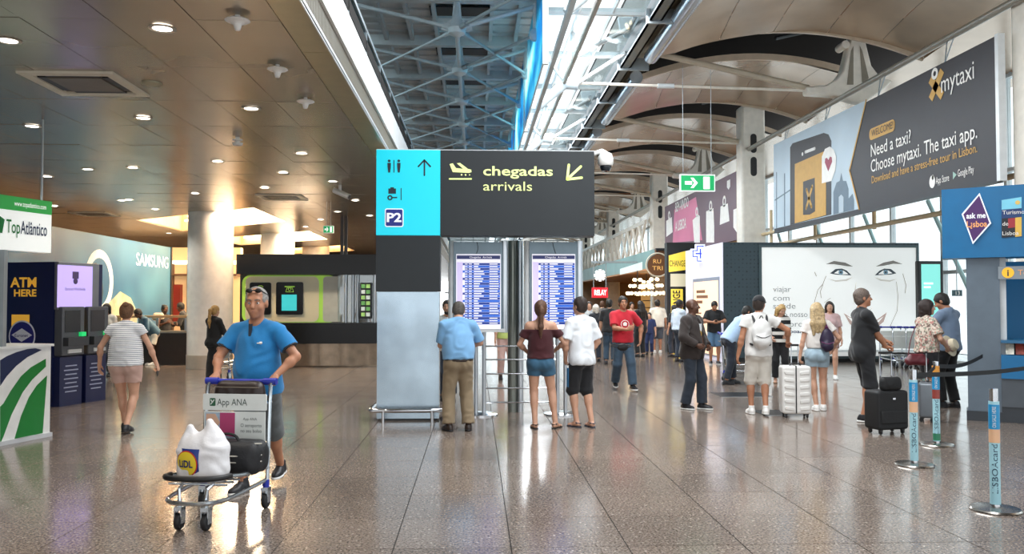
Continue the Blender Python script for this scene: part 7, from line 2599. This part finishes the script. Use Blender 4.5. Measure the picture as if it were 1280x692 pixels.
# black travel bag behind it
S = Sdf()
for z in (.07, .17):
    S.cone((-.2, -.06, z), (.2, -.06, z), .085, k=.06).cone((-.2, .06, z), (.2, .06, z), .085, k=.06)
p = HM @ Vector((-.06, -.14, .335))
tb = soft('travel_bag', S, .011, mat('bag_black_nylon', '#15161a', 0.6, bump=.2), p, R(167), 'black travel bag with pale piping lying behind the shopping bag', 'bag', cuts=[((0, 0, 0), (0, 0, -1))])
for z in (.1, .15, .24):
    MB().tube([(-.29, .05, z), (-.2, .148 if z < .2 else .09, z), (.2, .148 if z < .2 else .09, z), (.29, .05, z)], .006, 6, smooth=1).build('piping', mat('piping_pale', '#b7b3a8', 0.6), tb, world=False)
MB().tube([(-.1, .05, .25), (-.06, .06, .31), (.06, .06, .31), (.1, .05, .25)], .012, 6, smooth=2).build('handle', BLACK, tb, world=False)
S = Sdf()
S.cone((-.17, 0, .05), (.17, 0, .05), .055, k=.03).cone((-.15, 0, .11), (.15, 0, .11), .06, k=.05)
p = HM @ Vector((-.01, -.41, .868))
hb = soft('handbag', S, .01, mat('bag_brown_leather', '#2a1d1a', 0.45), p, R(167), 'dark brown bag lying in the tray of the trolley pushed by the man', 'bag')
for z in (.06, .12):
    MB().tube([(-.2, .062, z), (.2, .062, z)], .005, 6).build('zip', mat('zip_metal', '#8d8378', 0.3, 0.6), hb, world=False)
# other trolleys
base = trolley(GP(928, 478), R(-100), 'luggage trolley beside the bending man in pale blue', ad=False)
q = copy_tree(base); q.location = GP(292, 473); q.rotation_euler = (0, 0, R(-35)); q['label'] = 'luggage trolley held by the woman in the black dress'
for k in range(3):
    q = copy_tree(base)
    q.location = GP(1120 + k * 14, 459) + Vector((0, -.12 * k, 0))
    q.rotation_euler = (0, 0, R(172))
    q['label'] = ['parked trolley with blue handle under the poster, closest to the man in black', 'middle one of three parked trolleys under the backlit poster', 'parked trolley with blue handle under the poster, closest to the queue'][k]


def suitcase(loc, rz, w_, d_, h_, m, label, handle, ribs=0, rod=.4, soft_=False):
    t = thing('suitcase', loc, label, 'suitcase', 'suitcases', rz=rz)
    k = dict(parent=t, world=False)
    pr = rrect(-w_ / 2, .06, w_ / 2, h_, .045)
    MB().prism(pr, (0, d_ / 2, 0), (1, 0, 0), (0, 0, 1), d_).build('shell', m, bevel=.03, seg=3, **k)
    if ribs:
        for i in range(ribs):
            z = .14 + (h_ - .24) * i / (ribs - 1)
            for sx in (-1, 1):
                MB().prism([(0, -.028), (w_ * .3, -.015), (w_ * .34, .012), (w_ * .3, .035), (0, .02)] if sx > 0 else [(0, -.028), (-w_ * .3, -.015), (-w_ * .34, .012), (-w_ * .3, .035), (0, .02)],
                           (sx * w_ * .1, -d_ / 2 + .006, z), (1, 0, 0), (0, 0, 1), .022).build('rib', m, bevel=.006, **k)
        MB().mm(-w_ * .05, -w_ * .01, -d_ / 2 - .006, d_ / 2 + .004, .07, h_ + .004).build('zip_band', BLACK, **k)
    else:
        MB().mm(-w_ * .42, w_ * .42, -d_ / 2 - .02, -d_ / 2 + .01, .14, h_ * .55).build('front_pocket', m, bevel=.015, **k)
        MB().mm(-.02, .02, -d_ / 2 - .012, -d_ / 2 + .0, h_ * .8, h_ * .84).build('badge', CHROME, **k)
    for sx in (-1, 1):
        for sy in (-1, 1):
            MB().lathe([(.008, -.013), (.026, -.013), (.03, -.006), (.03, .006), (.026, .013), (.008, .013)], (sx * w_ * .36, sy * d_ * .34, .03), 14, axis=(1, 0, 0)).build('wheel', TYRE, **k)
            MB().mm(sx * w_ * .36 - .02, sx * w_ * .36 + .02, sy * d_ * .34 - .02, sy * d_ * .34 + .02, .045, .075).build('wheel_mount', BLACK, **k)
    if rod:
        for sx in (-1, 1):
            MB().cyl((sx * handle, .0, h_ - .02), (sx * handle, .0, h_ + rod), .009, n=8).build('handle_rod', CHROME, **k)
        MB().tube([(-handle - .01, 0, h_ + rod), (handle + .01, 0, h_ + rod)], .016, 8).build('handle_grip', BLACK, **k)
    MB().tube([(-.08, -.02, h_), (-.05, -.02, h_ + .035), (.05, -.02, h_ + .035), (.08, -.02, h_)], .01, 6, smooth=1).build('carry_handle', BLACK, **k)
    return t


suitcase(GP(994, 521), R(-8), .42, .27, .76, mat('case_white', '#e2e0dc', 0.35), 'white ribbed hard shell suitcase standing beside the man in the cap', .05, ribs=6, rod=.30)
sb = suitcase(GP(1108, 541), R(14), .47, .28, .56, mat('case_black', '#0f0f11', 0.7, bump=.1), 'black fabric suitcase held by the tall man in black', .09, rod=.48)
p = GP(1108, 541)
S = Sdf()
for z in (.05, .12): S.cone((-.1, 0, z), (.1, 0, z), .055, k=.05)
soft('shoulder_bag', S, .011, mat('case_black', '', 0), Vector((p.x + .02, p.y - .08, .56)), R(14), 'small black bag standing on top of the black suitcase', 'bag', cuts=[((0, 0, 0.005), (0, 0, -1))])
suitcase(GP(1159, 526), R(60), .36, .2, .56, mat('case_grey', '#6d7379', 0.3, 0.3), 'slim grey hard shell suitcase between the queue stanchions', .05, ribs=5, rod=.42)


def pack(P, m, center, r, label, strap_m, only=0):
    s = P['s']
    S = Sdf()
    c = np.array(center)
    S.ell(P['TF'](c) * s, np.array(r) * s, P['Rt'], .05)
    S.ell(P['TF'](c + np.array((0, -.05, -.09))) * s, np.array((r[0] * .85, r[1] * .8, r[2] * .45)) * s, P['Rt'], .03)
    V, Q = S.mesh(.011, wr=.004)
    o = link('backpack', np_mesh('backpack', V, Q), m)
    o.location = P['g']
    o.rotation_euler = (0, 0, P['rz'])
    tag(o, label, 'backpack')
    for sx in ((-1, 1) if not only else (only,)):
        x = sx * .105
        pts_ = [(x * .8 + c[0] * .5, c[1] + .03, c[2] + .16), (x, -.07, 1.475), (x, .05, 1.465), (x * 1.1, .145, 1.36), (x * 1.25, .13, 1.2), (x * 1.6, .03, 1.08), (x * 1.2 + c[0] * .4, c[1] + .04, c[2] - .16)]
        MB().tube([P['TF'](q) * s for q in pts_], .017, 6, smooth=2).build('shoulder_strap', strap_m, o, world=False)
    MB().tube([P['TF']((c[0] - .1, c[1] - r[1] - .012, c[2] - .02)) * s, P['TF']((c[0], c[1] - r[1] - .03, c[2] - .06)) * s, P['TF']((c[0] + .1, c[1] - r[1] - .012, c[2] - .02)) * s], .006, 6, smooth=1).build('cord', strap_m, o, world=False)
    MB().tube([P['TF']((c[0] - .03, c[1] + .02, c[2] + r[2] * .95)) * s, P['TF']((c[0], c[1], c[2] + r[2] + .05)) * s, P['TF']((c[0] + .03, c[1] + .02, c[2] + r[2] * .95)) * s], .008, 6, smooth=1).build('top_loop', strap_m, o, world=False)
    return o


pack(PB, mat('pack_white', '#dcdbd8', 0.6, bump=.15), (0, -.2, 1.2), (.145, .095, .23), 'white backpack with black cords on the man in the cap', mat('cord_black', '#1c1c20', 0.6))
pack(PW_, mat('pack_purple', '#241634', 0.55, bump=.1), (.13, -.17, 1.15), (.11, .08, .19), 'dark purple backpack hanging from the shoulder of the blonde woman', mat('strap_pink', '#6e2f5c', 0.6), only=1)


def at_hand(P, sx, d=.09):
    v = (P['wri'][sx] + P['fdir'][sx] * d + P['pnor'][sx] * .02) * P['s']
    return P['g'] + Matrix.Rotation(P['rz'], 3, 'Z') @ Vector(v)


# phones, hat and small bags held in the hands
c = at_hand(PSTR, 1)
o = MB().box((0, 0, 0), (.012, .07, .145)).build('mobile_phone', mat('phone_black', '#16181c', 0.25), bevel=.004)
o.location = c; o.rotation_euler = (R(15), 0, PSTR['rz']); tag(o, 'dark mobile phone in the hand of the woman in the striped top', 'phone')
c = (at_hand(PPH, 1) + at_hand(PPH, -1)) / 2
o = MB().box((0, 0, 0), (.072, .012, .145)).build('mobile_phone', mat('phone_black', '', 0), bevel=.004)
o.location = c; o.rotation_euler = (R(-40), 0, PPH['rz']); tag(o, 'mobile phone held by the man in the black T-shirt by the chemist', 'phone')
q = AT(1187, 432, PFL['g'].y + .1)
t = thing('straw_hat', q, 'cream straw hat held beside the woman in the floral blouse', 'hat')
ax = Vector((.5, -.75, .35))
MB().lathe([(.0, -.005), (.165, -.005), (.17, .0), (.165, .006), (.1, .008)], q, 28, axis=ax).build('brim', mat('straw', '#e2d5b8', 0.8, bump=.3), t)
MB().lathe([(.1, .0), (.098, .07), (.08, .105), (0, .11)], q, 24, axis=ax).build('crown', mat('straw', '', 0), t)
MB().lathe([(.102, .005), (.101, .035)], q, 24, axis=ax).build('hat_band', mat('hat_band', '#b08f8c', 0.7), t)
S = Sdf()
S.cone((-.11, 0, .06), (.11, 0, .06), .065, k=.04).cone((-.07, 0, .13), (.07, 0, .13), .045, k=.05)
q = AT(1146, 456, PFL['g'].y - .12)
hb = soft('handbag', S, .01, mat('bag_wine', '#5a1622', 0.45), q, R(-10), 'wine red handbag at the hip of the woman in the floral blouse', 'bag')
MB().tube([(-.13, 0, .1), (-.06, .06, .42), (.06, .16, .62), (.1, .2, .6)], .008, 6, smooth=2).build('strap', mat('bag_wine', '', 0), hb, world=False)
S = Sdf()
S.cone((-.1, 0, .06), (.1, 0, .06), .07, k=.04).cone((-.08, 0, .15), (.08, 0, .15), .06, k=.05)
q = AT(198, 400, CY + .9)
soft('handbag', S, .013, mat('bag_cream', '#cfc3ae', 0.6), q, 0, 'cream handbag hanging beside the woman at the cafe', 'bag')
S = Sdf()
S.ell((0, 0, 0), (.1, .045, .07), None, .03)
q = AT(776, 433, 15.6)
q2 = soft('waist_bag', S, .01, mat('case_black', '', 0), Vector((q.x, q.y - .2, q.z)), R(4), 'black waist bag on the man in the red T-shirt', 'bag')
MB().tube([(.1, .0, 0), (.2, .1, .02), (.17, .28, .03), (0, .34, .03), (-.17, .28, .03), (-.2, .1, .02), (-.1, 0, 0)], .012, 6, smooth=2).build('waist_strap', BLACK, q2, world=False)

# dark service covers let into the floor
for k, (a, b_, c, d_) in enumerate(((902, 948, 490, 496), (956, 990, 512, 519))):
    p0, p1 = GP(a, d_), GP(b_, c)
    o = MB().mm(p0.x, p1.x, p0.y, p1.y, .0005, .004).build('floor_cover', mat('cover_dark', '#23262a', 0.35, 0.4))
    tag(o, ['dark metal cover in the floor behind the man in the cap', 'dark metal cover in the floor under the white suitcase'][k], 'floor cover')
    MB().mm(p0.x, p1.x, p0.y - .02, p0.y, .0005, .005).build('frame', BRUSH, o)
